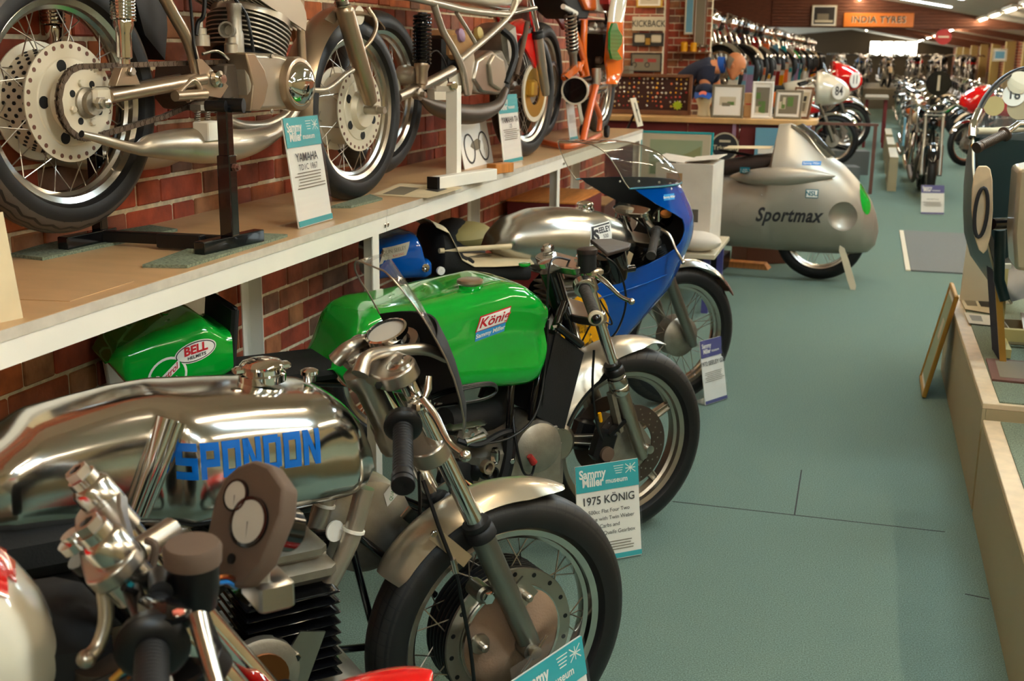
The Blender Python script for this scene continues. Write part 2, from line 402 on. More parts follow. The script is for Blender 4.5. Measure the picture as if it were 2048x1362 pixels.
# brick walls: mortar body + every brick proud of it
BL, BH, BD = .232, .0675, .03
def brick_mesh():
    mb = MB().box((0, 0, 0), (BL, BD, BH), ch=.004); me = bpy.data.meshes.new('brick'); me.from_pydata(mb.v, [], mb.f)
    bm = bmesh.new(); bm.from_mesh(me); bmesh.ops.recalc_face_normals(bm, faces=bm.faces); bm.to_mesh(me); bm.free()
    me.materials.append(MATS['brick']); return me
BM = brick_mesh()
def brick_wall(name, x0, y0, x1, y1, z0, z1, limit, label, near=None):
    """wall whose face runs from (x0,y0) to (x1,y1); bricks stick out to the right-hand side of that direction"""
    d = Vector((x1-x0, y1-y0, 0)); L_ = d.length; d.normalize(); n = Vector((d.y, -d.x, 0)); rz = math.atan2(d.y, d.x)
    a = Vector((x0, y0, 0)); b = Vector((x1, y1, 0))
    mb = MB(); c = (a+b)/2-n*.06; mb.box((c.x, c.y, (z0+z1)/2), (L_, .12, z1-z0), rz=rz)
    wall = tag(mb.build(name, 'mortar', smooth=0), label, kind='structure')
    cells = []; rows = int((z1-z0)/.0785)
    for r in range(rows):
        p0 = -.05-(r % 2)*.176; k = 0      # Flemish bond: stretcher, header, stretcher ...
        while p0 < L_-.02:
            ln = .232 if k % 2 == 0 else .113
            s0 = max(0, p0); s1 = min(L_, p0+ln); p0 += ln+.0065; k += 1
            if s1-s0 > .04: cells.append(((s0+s1)/2, z0+r*.0785+.039, (s1-s0)/BL))
    def vis(c):
        p = a+d*c[0]; q = np.array([p.x, p.y, c[1]])-CO; z = q@CF
        if z < .3: return 99
        u = q@CR/z*FP; v = q@CU/z*FP
        return z+(0 if abs(u) < W/2+60 and abs(v) < H/2+40 else 50)
    cells.sort(key=vis)
    rest = MB()
    for i, (s_, z_, k) in enumerate(cells):
        j = R.uniform(-.0025, .0025); p = a+d*s_+n*(-.0095+j)
        if i < limit and vis((s_, z_)) < 45:
            o = bpy.data.objects.new('brick', BM); COL.objects.link(o); o.parent = wall; o.location = (p.x, p.y, z_+R.uniform(-.001, .001)); o.rotation_euler = (0, R.uniform(-.006, .006), rz); o.scale = (k, 1, 1)
        else: rest.box((p.x, p.y, z_), (BL*k, BD, BH), rz=rz)
    if rest.v: tag(rest.build('bricks', 'brick', wall, smooth=0), kind='stuff')
    return wall
brick_wall('wall_left', XW, -1.2, XW, 9.3, 0, 2.7, 300, 'red brick wall behind the long shelf of motorcycles')
brick_wall('wall_left_far', -3.8, 13.5, -3.8, 40, 0, 2.6, 120, 'brick wall behind the far shelf on the left')
brick_wall('wall_counter_back', -4.4, 13.4, -1.72, 13.4, 0, 2.7, 240, 'brick wall behind the bending man')
slab('wall_niche_left', (-4.6, 9.3, 0), (-4.5, 13.4, 2.7), 'brown_wood'); slab('wall_niche_near', (-4.5, 9.2, 0), (XW-.12, 9.3, 2.7), 'brown_wood')
slab('wall_back', (-4.5, -3.1, 0), (4, -3, 3), 'cream'); slab('wall_near_left', (XW-.2, -3, 0), (XW-.05, -1.2, 2.7), 'cream')
ORD = ['nearest', 'second', 'third', 'fourth', 'fifth', 'sixth', 'seventh', 'eighth', 'ninth', 'tenth', 'eleventh', 'twelfth', 'thirteenth', 'fourteenth', 'fifteenth', 'sixteenth', 'seventeenth', 'eighteenth', 'nineteenth', 'twentieth', 'twenty-first', 'twenty-second', 'twenty-third', 'twenty-fourth', 'twenty-fifth', 'twenty-sixth', 'twenty-seventh', 'twenty-eighth', 'twenty-ninth', 'thirtieth']
VC = {}
def seen(key, x, y, z):
    q = np.array([x, y, z])-CO; d = q@CF
    if d < .3 or abs(q@CR/d*FP) > W/2 or abs(q@CU/d*FP) > H/2: return None
    VC[key] = VC.get(key, -1)+1; return ORD[VC[key]]
# right wall: brick with pilasters
brick_wall('wall_right', 3.7, 62, 3.7, 6, 0, 2.1, 120, 'brick wall along the far right of the hall')
slab('wall_right_near', (3.7, -3, 0), (3.85, 6, 2.1), 'cream')
for i, y in enumerate([27, 31, 35, 39, 43, 47, 51, 55]):
    tag(MB().box((3.53, y, 1.0), (.24, .34, 2.0), ch=.01).build('pilaster', 'straw', smooth=0), '%s tall straw coloured pilaster along the right brick wall' % ORD[i], 'pilaster', 'pilasters along the right wall')
# far end: header beam and end wall with bright windows
hd = MB(); hd.add([(-4.5, 25, 2.12), (3.7, 25, 2.08), (3.7, 25, roof_z(3.7)), (-1.1, 25, roof_z(-1.1)), (-4.5, 25, roof_z(-4.5)), (-4.5, 25.15, 2.12), (3.7, 25.15, 2.08), (3.7, 25.15, roof_z(3.7)), (-1.1, 25.15, roof_z(-1.1)), (-4.5, 25.15, roof_z(-4.5))],
   [(4, 3, 2, 1, 0), (5, 6, 7, 8, 9), (0, 1, 6, 5), (1, 2, 7, 6), (2, 3, 8, 7), (3, 4, 9, 8), (4, 0, 5, 9)])
HB = tag(hd.build('wall_header', 'dark_wood', smooth=0), 'dark boarded header across the hall', kind='structure')
for k in range(10):
    z = 2.13+k*.062
    xr = min(3.6, (2.65-z-.05)/.17); 
    if xr < -1: break
    MB().box(((-2.0+xr)/2, 24.985, z+.028), (xr+2.0, .03, .054), ch=.005).build('board', 'dark_wood', HB, smooth=0)
slab('wall_end', (-4.5, 61.8, 0), (3.9, 62, 3), 'p_mid2')
for i in range(4):
    x = .1+i*.56; wn = slab('window_%d' % (i+1), (x-.25, 61.7, 1.6), (x+.25, 61.8, 2.3), 'white_paint')
    MB().box((x, 61.69, 1.95), (.46, .02, .62)).build('pane', 'window_day', wn, smooth=0)
# ceiling beams across, dark
for i, y in enumerate([31, 37, 43, 49]):
    b = MB(); zz = roof_z; b.add([(-1.1, y, 2.70), (3.7, y, zz(3.7)-.14), (3.7, y, zz(3.7)), (-1.1, y, zz(-1.1)), (-1.15, y, 2.8), (-1.1, y+.1, 2.70), (3.7, y+.1, zz(3.7)-.14), (3.7, y+.1, zz(3.7)), (-1.1, y+.1, zz(-1.1)), (-1.15, y+.1, 2.8)], [(4, 3, 2, 1, 0), (5, 6, 7, 8, 9), (0, 1, 6, 5), (1, 2, 7, 6), (2, 3, 8, 7), (3, 4, 9, 8), (4, 0, 5, 9)])
    tag(b.build('trim_%d' % (i+1), 'dark_wood', smooth=0), kind='structure')
# fluorescent lamps: two rows along the hall
def lamp(x, y, L_, ang, label, group):
    z = roof_z(x)-.05; sn = seen(group, x, y, z); e = empty('fluorescent_lamp', (x, y, z), ang, label if sn is None else '%s visible %s' % (sn, label), 'lamp', group)
    MB().box((0, 0, .012), (.16, L_, .045), ch=.008).build('housing', 'white_paint', e, smooth=0)
    mb = MB(); mb.tube([(0, -L_/2+.03, -.026), (0, L_/2-.03, -.026)], .013, 8); mb.build('tube', 'tube_lamp' if y < 30 else 'tube_lamp', e)
    for s in (-1, 1): MB().box((0, s*(L_/2-.015), -.022), (.03, .03, .03)).build('end_cap', 'plastic_white', e, smooth=0)
    return e
for k in range(26):
    y = -1.6+k*2.35
    lamp(1.93, y, 1.5, 0, 'white ceiling batten of the row over the right of the aisle', 'right row of ceiling battens')
for k in range(18):
    y = -1.2+k*3.2
    lamp(-.33, y, 1.5, 0, 'white ceiling batten of the row over the left of the aisle', 'left row of ceiling battens')
for k in range(3): lamp(-3.2, 9.9+1.2*k, 1.1, 0, 'white fluorescent batten above the counter recess', 'ceiling battens over the counter recess')
# daylight panels set in the right slope of the roof
sl = math.atan(.17)
for k in range(11):
    y = -1.4+3.02*k; 
    e = empty('skylight', (.77, y, roof_z(.77)-.012), 0, (lambda s_: 'narrow pale blue skylight of the sloping ceiling' if s_ is None else '%s visible narrow pale blue skylight of the sloping ceiling' % s_)(seen('sky', .77, y, roof_z(.77))), 'skylight', 'skylights in the roof slope', ry=sl)
    MB().box((0, 0, 0), (1.06, .34, .02)).build('frame', 'white_paint', e, smooth=0); MB().box((0, 0, -.012), (1.0, .28, .012)).build('panel', 'sky_panel', e, smooth=0)
# header sign
def sign_board():
    a = ony(1688, 27, 24.93); b = ony(1829, 27, 24.93); w_ = b[0]-a[0]; h_ = .27; cz = ony(1758, 40, 24.93)[2]; cx = (a[0]+b[0])/2
    e = empty('tyre_sign', (cx, 24.93, cz), 0, 'long orange enamel advertising sign on the header beam', 'sign')
    MB().box((0, 0, 0), (w_, .025, h_), ch=.01).build('board', mat('sign_orange', 'd9781e', .4), e, smooth=0)
    text_on('lettering', 'INDIA TYRES', (.004, -.013, .0), (1, 0, 0), (0, 0, 1), mat('sign_white', 'e6d8b0', .5), e, .17, bold=.03, sx=.95, sp=1.12, lift=.001)
    text_on('lettering', 'INDIA TYRES', (-.004, -.015, .004), (1, 0, 0), (0, 0, 1), 'ink', e, .17, bold=.012, sx=.95, sp=1.12, lift=.002)
sign_board()
def picture(name, c, w_, h_, rz, rx, frame, art, label, cat='picture', fw=.02, th=.02, mount=None, glass=False, group=None):
    """framed picture standing/hanging; c = bottom centre; local: x right, z up, faces -y; rx leans it back"""
    e = empty(name, c, rz, label, cat, group, rx=rx)
    mb = MB()
    for x in (-1, 1): mb.box((x*(w_/2-fw/2), 0, h_/2), (fw, th, h_), ch=min(.004, fw/4))
    for z in (fw/2, h_-fw/2): mb.box((0, 0, z), (w_-2*fw, th, fw), ch=min(.004, fw/4))
    mb.build('frame', frame, e, smooth=0)
    MB().box((0, .002, h_/2), (w_-2*fw, th*.5, h_-2*fw)).build('backing', mount or 'paper', e, smooth=0)
    art(e, w_-2*fw, h_-2*fw, -th*.25-.0005+.002, fw)
    if glass: MB().box((0, -th*.3, h_/2), (w_-2*fw, .001, h_-2*fw)).build('glass', 'clear', e, smooth=0)
    return e
def blot(e, x, z, w_, h_, y, m, name='print', sk=0):
    MB().box((x, y, z), (w_, .001, h_)).build(name, m, e, smooth=0)
def art_blocks(specs, ins=.0):
    def f(e, w_, h_, y, fw):
        for i, (x, z, a, b, m) in enumerate(specs): blot(e, (x-.5)*w_, fw+z*h_, a*w_, b*h_, y-.0008*(i+1), m)
    return f
mat('p_dark', '2a2620', .6); mat('p_mid', '7a705c', .6); mat('p_light', 'c8bca0', .6); mat('p_green', '5c7a3a', .6); mat('p_olive', '8f9466', .6); mat('p_blue', '6aa0b8', .6); mat('p_red', 'a03a30', .6); mat('p_hill', '9aa886', .6)
a = ony(1622, 52, 24.9); b = ony(1675, 10, 24.9)
picture('framed_photograph', ((a[0]+b[0])/2, 24.92, a[2]), b[0]-a[0], b[2]-a[2], 0, 0, 'p_light', art_blocks([(.5, .5, .9, .9, 'p_dark'), (.45, .4, .5, .4, 'p_mid'), (.5, .2, .8, .12, 'p_light')]), 'framed dark photograph hanging left of the orange advertising sign')
# ================================================================ the long shelf
def shelf(y0, y1, zt, x0, x1, legs, label, name='display_shelf', edge=True):
    e = empty(name, ((x0+x1)/2, y0, 0), 0, label, 'shelf'); ox, oy = (x0+x1)/2, y0
    bw = (x1-x0)
    n = max(1, round((y1-y0)/2.34)); seams = [y0]+[l+.08 for l in legs[1:-1]]+[y1] if edge else [y0, y1]
    for a, b in zip(seams[:-1], seams[1:]):
        MB().box((0, (a+b)/2-oy, zt-.011), (bw, b-a-.003, .022)).build('board', 'shelf_board', e, smooth=0)
        MB().box((bw/2+.0015, (a+b)/2-oy, zt-.011), (.003, b-a-.003, .021)).build('edge_strip', 'board_edge', e, smooth=0)
        MB().box((bw/2-.002, (a+b)/2-oy, zt-.047), (.004, b-a-.004, .05)).build('rail', 'white_paint', e, smooth=0)
        MB().box((bw/2-.03, (a+b)/2-oy, zt-.0235), (.055, b-a-.004, .003)).build('rail_flange', 'white_paint', e, smooth=0)
        MB().box((-bw/2+.02, (a+b)/2-oy, zt-.047), (.004, b-a-.004, .05)).build('back_rail', 'white_paint', e, smooth=0)
    for y in legs:
        for x in (bw/2-.006, -bw/2+.02):
            sgn = 1 if x > 0 else -1
            mb = MB(); mb.box((x-sgn*.0, y-oy, (zt-.03)/2), (.004, .05, zt-.03)); mb.box((x-sgn*.025, y-oy+.024, (zt-.03)/2), (.05, .004, zt-.03)); mb.build('leg', 'white_paint', e, smooth=0)
        for s in (.06, .085):
            if y in legs[1:-1]: MB().lathe([(.008, 0), (.008, .004), (.004, .006)], (bw/2, y-oy+s, zt-.05), (1, 0, 0), 10).build('bolt', 'chrome', e)
    return e
shelf(.5, 8.05, 1.0516, -1.96, -1.462, [1.09, 3.43, 5.77, 8.0], 'long tan-topped display shelf with white steel edge on the left wall')
shelf(13.7, 40, 1.03, -3.7, -1.45, [13.8, 17, 20, 23, 26, 29, 33, 37], 'far display shelf carrying a crowded row of motorcycles', edge=False)
for (q0, q1) in (((1345, 1003), (1890, 1064)), ((1589, 1030), (1603, 940)), ((1930, 1188), (1978, 1198))):
    a, b = onz(*q0, 0), onz(*q1, 0); MB().bar(Vector(a), Vector(b), .005, .0016).build('seam', 'black_matt', bpy.data.objects['floor'], smooth=0)
# grey door mat in the aisle, plinths on the right
a = onz(1805, 460, 0); b = onz(1804, 540, 0)
e = empty('floor_mat', (.36, 9.15, 0), 0, 'grey ribbed mat with a pale edge strip on the aisle carpet', 'mat')
MB().box((.35, 1.05, .006), (.62, 2.15, .012), ch=.003).build('mat_body', 'mat_grey', e, smooth=0); MB().box((.02, 1.05, .005), (.035, 2.15, .01)).build('edge_strip', 'p_light', e, smooth=0)
def plinth(x, y0, y1, zt, label, wd=1.1):
    e = empty('plinth', (x, y0, 0), 0, label, 'plinth')
    MB().box((.006, (y1-y0)/2, (zt-.02)/2), (.012, y1-y0, zt-.02)).build('side_panel', 'cream', e, smooth=0)
    for y in (.006, y1-y0-.006): MB().box((wd/2, y, (zt-.02)/2), (wd-.026, .012, zt-.02)).build('end_panel', 'cream', e, smooth=0)
    MB().box((wd/2, (y1-y0)/2, zt-.01), (wd, y1-y0, .02), ch=.002).build('top', 'cream_edge', e, smooth=0)
    MB().box((wd/2+.03, (y1-y0)/2, zt+.002), (wd-.05, y1-y0-.04, .006)).build('carpet_inlay', 'mat_green', e, smooth=0)
    return e
plinth(.46, -.6, 4.15, .345, 'cream boarded plinth nearest on the right, carpeted top')
plinth(.46, 4.2, 6.2, .39, 'second cream plinth on the right, with paperwork on top')
# ================================================================ MOTORCYCLE PARTS
def sidebody(fr, top, bot, wf, n=28, m=22, ex=2.6, t=None, ufix=(0, 0), flat=1., round_ends=(1, 1), topk=None):
    """closed body from its traced side outline; top/bot = photo pixels on the centre plane; wf(s) half width along 0..1.
    The outline seen from above is corrected back to the true section."""
    T = [fr.L(a, b) for a, b in top]; B = [fr.L(a, b) for a, b in bot]
    mid = top[len(top)//2]; d = ray(*mid); dn = d@fr.n; tz = -d[2]/dn if t is None else t
    T = sorted([(p.x, p.z) for p in T]); B = sorted([(p.x, p.z) for p in B])
    u0 = (min(T[0][0], B[0][0]))+ufix[0]; u1 = max(T[-1][0], B[-1][0])+ufix[1]
    tu, tzv = zip(*T); bu, bz = zip(*B); rings = []
    for i in range(n):
        s = .5-.5*math.cos(PI*i/(n-1)); u = u0+(u1-u0)*s
        uu = min(T[0][0], B[0][0])+(max(T[-1][0], B[-1][0])-min(T[0][0], B[0][0]))*s
        zt = np.interp(uu, tu, tzv); zb = np.interp(uu, bu, bz); w_ = wf(s); A = max((zt-zb)/2, .002); c = (zt+zb)/2
        lo, hi = .001, A
        for _ in range(18):
            h = (lo+hi)/2; mx = max(h*abs(math.sin(q))**(2/ex)+w_*math.cos(q)**(2/ex)*tz for q in (k*PI/24 for k in range(13)))
            if mx > A: hi = h
            else: lo = h
        ring = []
        for k in range(m):
            q = 2*PI*k/m; cs, sn = math.cos(q), math.sin(q)
            y = w_*math.copysign(abs(cs)**(2/ex), cs); z = h*math.copysign(abs(sn)**(2/ex), sn)
            if topk and sn > 0: y *= 1-topk*abs(sn)
            if sn < 0: z *= flat
            ring.append((u, y, c+z))
        rings.append(ring)
    return MB().loft(rings)
def W_(pts):
    xs, ys = zip(*pts)
    return lambda s: float(np.interp(s, xs, ys))
def tyre_ring(R_, hw, rb, tread=None):
    pr = []
    n = 14
    pr.append((rb-.004, -hw*.62))
    for i in range(n+1):
        a = -PI/2*1.12+PI*1.12*i/n; pr.append((rb+.012+(R_-rb-.012)*max(0, math.cos(a))**.75 if abs(a) < PI/2 else rb+.006, hw*math.sin(a) if abs(a) < PI/2 else hw*.93*math.copysign(1, a)))
    pr.append((rb-.004, hw*.62))
    return pr
_SP = None
def spoke_mesh():
    global _SP
    if _SP is None:
        o = MB().tube([(0, 0, 0), (0, 0, 1)], .0016, 5).build('spoke', 'alu_satin'); _SP = o.data; bpy.data.objects.remove(o)
    return _SP
def put_spoke(a, b, parent, nip=True, joined=None):
    a, b = Vector(a), Vector(b); d = b-a
    if joined is not None: joined.tube([a, b], .0016, 4, cap=False); return
    o = bpy.data.objects.new('spoke', spoke_mesh()); COL.objects.link(o); o.parent = parent; o.location = a
    o.rotation_mode = 'QUATERNION'; o.rotation_quaternion = Vector((0, 0, 1)).rotation_difference(d); o.scale = (1, 1, d.length)
def wheel(parent, name, c, R_=.318, hw=.048, rr=.243, tyre='tyre_rib', rim='alu', spokes=36, hr=.05, hy=.035, single=True, gradient=0, seg=72, steer=0):
    """rim mesh with its tyre, hub and spokes as sub-parts; c = axle centre (u, z)"""
    C0 = (c[0], 0, c[1]); ax = (0, 1, 0)
    pr = [(rr, -hw*.62), (rr-.001, -hw*.55), (rr-.014, -hw*.5), (rr-.017, -hw*.3), (rr-.026, -hw*.2), (rr-.028, 0), (rr-.026, hw*.2), (rr-.017, hw*.3), (rr-.014, hw*.5), (rr-.001, hw*.55), (rr, hw*.62), (rr-.004, hw*.66), (rr-.018, hw*.56), (rr-.021, hw*.32), (rr-.03, hw*.22), (rr-.032, 0), (rr-.03, -hw*.22), (rr-.021, -hw*.32), (rr-.018, -hw*.56), (rr-.004, -hw*.66)]
    w_ = MB().ring(pr, C0, ax, seg).build(name, rim, parent, loc=C0)
    ty = MB().ring(tyre_ring(R_, hw, rr), (0, 0, 0), ax, seg).build('tyre', tyre, w_)
    if hr: MB().lathe([(.0, -hy-.012), (.018, -hy-.012), (.02, -hy), (hr, -hy), (hr, -hy+.006), (hr*.62, -hy+.014), (hr*.55, 0), (hr*.62, hy-.014), (hr, hy-.006), (hr, hy), (.02, hy), (.018, hy+.012), (0, hy+.012)], (0, 0, 0), ax, 28).build('hub', 'alu_cast', w_)
    if spokes:
        J = None if single else MB()
        for k in range(spokes):
            side = -1 if k % 2 else 1; q = (k//2)*2*PI/(spokes/2)+(.0 if side > 0 else PI/spokes*2); cr = .55 if (k//2) % 2 else -.55
            a = (hr*.93*math.cos(q), side*(hy-.004), hr*.93*math.sin(q)); q2 = q+cr*(.9 if hr < .08 else .55)
            b = ((rr-.028)*math.cos(q2), side*.006, (rr-.028)*math.sin(q2)); put_spoke(a, b, w_, joined=J)
        if J: tag(J.build('spokes', 'alu_satin', w_), kind='stuff')
        # nipples
    return w_
def guard(parent, c, Rg, hw, a0, a1, m, name='mudguard', n=30, dep=.03, t=.003, tip=.03, depf=None, hwf=None):
    """mudguard arc: angles from the front horizontal, anticlockwise (towards up/back)"""
    C0 = Vector((c[0], 0, c[1])); rings = []; mm = 9
    for i in range(n+1):
        s = i/n; a = a0+(a1-a0)*s; e = max(.12, (1-(1-min(1, min(s, 1-s)/.11))**2.4)**.5) if tip else 1
        ring = []; dg_ = math.degrees(a); hh_ = hwf(dg_) if hwf else hw*e; dd_ = depf(dg_) if depf else dep*e
        for k in range(mm):
            q = -1+2*k/(mm-1); y = hh_*q; rr = Rg-dd_*abs(q)**2.2
            ring.append(C0+Vector((rr*math.cos(a), y, rr*math.sin(a))))
        for k in range(mm-1, -1, -1):
            q = -1+2*k/(mm-1); y = max(.001, hh_-t)*q; rr = Rg-t-dd_*abs(q)**2.2
            ring.append(C0+Vector((rr*math.cos(a), y, rr*math.sin(a))))
        rings.append(ring)
    return MB().loft(rings).build(name, m, parent, smooth=50)
def fork_leg(parent, top, seal, bot, y, r1=.0175, r2=.024, m1='chrome', m2='fork_grey', seal_m='rubber', boot=False, name='fork_leg', lug=True):
    t_, s_, b_ = (Vector((p[0], y, p[1])) for p in (top, seal, bot)); d = (b_-t_).normalized()
    o = MB().tube([t_, s_+d*.03], r1, 20).build(name, m1, parent)
    L_ = (b_-s_).length
    MB().lathe([(r1, 0), (r2+.001, .002), (r2+.002, .01), (r2, .03), (r2, L_*.55), (r2*.93, L_*.6), (r2*.93, L_*.9), (r2*.7, L_*1.02), (.004, L_*1.04)], s_, d, 22).build('slider', m2, o)
    if boot:
        pr = []; bl = boot
        for i in range(15): pr += [(r2*1.0, -bl+i*bl/15), (r2*1.3, -bl+(i+.5)*bl/15)]
        MB().lathe(pr+[(r2, .01)], s_, d, 20).build('gaiter', 'rubber', o, smooth=60)
    else: MB().lathe([(r1+.001, -.028), (r2+.003, -.026), (r2+.005, -.016), (r2+.002, -.012), (r2+.007, -.006), (r2+.007, .012), (r2+.001, .014)], s_, d, 22).build('dust_seal', seal_m, o, smooth=60)
    return o
def clamp_plate(parent, c, d, half, w_, th, m, name, hub=.035, stem=.0):
    """triple clamp: plate of two bosses joined; c centre, d fork axis"""
    u = Vector((0, 1, 0)); d = Vector(d).normalized(); f = d.cross(u).normalized(); c = Vector(c)
    out = []
    for k in range(17):
        a = -PI/2+PI*k/16; out.append(c+u*(half+hub*math.cos(a))+f*hub*math.sin(a))
    out.append(c+u*half*.45+f*w_*.6+f*stem*0)
    out.append(c-u*half*.45+f*w_*.6)
    for k in range(17):
        a = PI/2+PI*k/16; out.append(c+u*(-half+hub*math.cos(a))+f*hub*math.sin(a))
    out.append(c-u*half*.45-f*w_*.75); out.append(c+u*half*.45-f*w_*.75)
    return MB().prism(out, -d*th/2, d*th/2).build(name, m, parent, bevel=.004)
def lever(parent, pts, m='alu', name='lever', r=(.009, .008, .006, .007), ball=.011):
    mb = MB(); mb.tube(pts, list(r)[:len(pts)], 10, smooth=6); mb.ball(pts[-1], ball, 12, 8); return mb.build(name, m, parent)
def grip(parent, a, b, r=.0165, m='rubber', name='grip', end='rubber', ridge=False):
    a, b = Vector(a), Vector(b); d = (b-a); L_ = d.length; d.normalize()
    pr = [(.0, -.004), (r+.009, -.004), (r+.01, .004), (r+.002, .008)]
    k = 16
    for i in range(k): pr += [(r+.001, .01+(L_-.03)*i/k), (r+.001, .01+(L_-.03)*(i+.6)/k), (r-.0006, .01+(L_-.03)*(i+.8)/k)]
    pr += [(r+.001, L_-.018), (r+.003, L_-.014), (r+.003, L_), (0, L_)]
    o = MB().lathe(pr, a, d, 20).build(name, m, parent)
    return o
def cable(parent, pts, r=.0035, m='black', name='cable', sm=8, n=7, closed=False): return MB().tube(pts, r, n, smooth=sm, closed=closed).build(name, m, parent)
def bolt(parent, c, d, r=.007, h=.006, m='chrome', name='bolt'): 
    return MB().lathe([(r, 0), (r, h*.8), (r*.8, h), (0, h)], c, d, 6).build(name, m, parent, smooth=0)
def fins(parent, c, size, n, m, name='fin', rot=0, d='z', th=.35, child='fin', ch=.006):
    """finned barrel: core with n separate fins"""
    core = MB().box(c, (size[0]*.72, size[1]*.72, size[2]), rz=rot, ch=.01).build(name, m, parent)
    p = size[2]/n
    for i in range(n):
        MB().box((c[0], c[1], c[2]-size[2]/2+(i+.5)*p), (size[0], size[1], p*th), rz=rot, ch=min(ch, p*th*.45)).build(child, m, core)
    return core
def sticker(parent, target, o, wdt, hgt, m, txts=(), dirn=(0, 1, 0), ux=(1, 0, 0), uy=(0, 0, 1), shape='rect', sk=0, name='sticker', lift=.0012, maxl=.02):
    g = rect2(wdt, hgt, sk) if shape == 'rect' else disc2(.5, 28, wdt, hgt)
    st = wrap(name, g[0], g[1], o, ux, uy, target, m, parent, dirn, lift, maxl)
    for (tx, cx, cy, size, mm, kw) in txts:
        vs, fs = text_geo(tx, size, **kw); vs = [(x+cx, y+cy) for x, y in vs]
        wrap('lettering', vs, fs, o, ux, uy, target, mm, parent, dirn, lift+.0012, maxl)
    return st
# ================================================================ SILVER SPECIAL WITH THE BARE ALUMINIUM TANK
S = Fr(-.6853, 2.2586, 0, math.radians(47)); AX = .318
sp = empty('motorcycle', S.o, S.hd, 'silver racing motorcycle with mirror-polished tank lettered in blue and a large front drum', 'motorcycle')
tk = sidebody(S, [(-90, 950), (-60, 885), (0, 848), (55, 813), (147, 788), (236, 766), (330, 750), (477, 744), (587, 744), (642, 750), (679, 771), (715, 810), (738, 858), (748, 910)],
   [(-90, 960), (-60, 1075), (0, 1060), (183, 1048), (367, 1046), (480, 1024), (587, 1002), (640, 995), (681, 986), (729, 965), (748, 930)],
   W_([(0, .09), (.1, .118), (.38, .118), (.44, .122), (.475, .15), (.53, .158), (.8, .15), (.92, .118), (1, .05)]), n=64, m=36, ex=3.1, ufix=(0, -.02)).build('fuel_tank', 'alu_mirror', sp, smooth=180)
# knee flutes between the front and rear of the tank
for i, (a, b) in enumerate((((336, 836), (268, 1030)), ((350, 842), (284, 1030)))):
    p, q = S.L(*a, -.122), S.L(*b, -.128); MB().tube([p, p.lerp(q, .5)+Vector((0, -.006, 0)), q], [.02, .016, .012], 14, smooth=6).build('flute', 'alu_mirror', tk)
# filler caps
def filler(parent, c, r, m='chrome', name='filler_cap', hinge=True):
    o = MB().lathe([(r*1.15, -.01), (r*1.15, .004), (r, .006), (r, .015), (r*1.06, .016), (r*1.08, .021), (r*.9, .028), (r*.4, .032), (0, .033)], c, (0, 0, 1), 32).build(name, m, parent)
    if hinge:
        for s in (-1, 1): MB().box((c[0]+s*r*1.15, c[1], c[2]+.014), (.022, .02, .014), ch=.004).build('hinge_lug', m, o)
    return o
p = hit(S, tk, 524, 748); filler(tk, (p.x, p.y, p.z-.002), .038)
p = hit(S, tk, 619, 750); MB().lathe([(.012, -.012), (.012, 0), (.017, .002), (.017, .009), (.01, .013), (0, .014)], p, (0, 0, 1), 20).build('vent_cap', 'chrome', tk)
# lettering
o1 = S.L(500, 912, -.16)
def block_word(wd, h_, cw, st, gap):
    vs, fs = [], []
    def r(x0, y0, x1, y1): fs.append(tuple(range(len(vs), len(vs)+4))); vs.extend([(x0, y0), (x1, y0), (x1, y1), (x0, y1)])
    x = 0
    for ch in wd:
        t = st; hh = h_/2; ty = h_*.215
        if ch == 'S': r(x, hh-ty, x+cw, hh); r(x, -ty/2, x+cw, ty/2); r(x, -hh, x+cw, -hh+ty); r(x, 0, x+t, hh-ty*.5); r(x+cw-t, -hh+ty*.5, x+cw, 0)
        elif ch == 'P': r(x, -hh, x+t, hh); r(x+t, hh-ty, x+cw, hh); r(x+t, -ty*.75, x+cw, ty*.25); r(x+cw-t, 0, x+cw, hh-ty)
        elif ch in 'OD': r(x, -hh, x+t, hh); r(x+cw-t, -hh+(ty*.4 if ch == 'D' else 0), x+cw, hh-(ty*.4 if ch == 'D' else 0)); r(x+t, hh-ty, x+cw-(t*.5 if ch == 'D' else t), hh); r(x+t, -hh, x+cw-(t*.5 if ch == 'D' else t), -hh+ty)
        else:
            r(x, -hh, x+t, hh); r(x+cw-t, -hh, x+cw, hh); fs.append(tuple(range(len(vs), len(vs)+4))); vs.extend([(x+t*.2, hh), (x+cw-t*1.1, -hh), (x+cw-t*.2, -hh), (x+t*1.1, hh)])
        x += cw+gap
    m_ = (x-gap)/2; return [(a-m_, b) for a, b in vs], fs
vs, fs = block_word('SPONDON', .064, .080, .0235, .0125)
a1 = S.L(360, 932, -.16); b1 = S.L(645, 895, -.16); sc = (b1-a1).length/(max(v[0] for v in vs)-min(v[0] for v in vs))
wrap('lettering', [(x*sc, y) for x, y in vs], fs, (a1+b1)/2, b1-a1, Vector((0, 0, 1)), tk, 'spondon_blue', sp, (0, 1, 0), lift=.0015, maxl=.012)
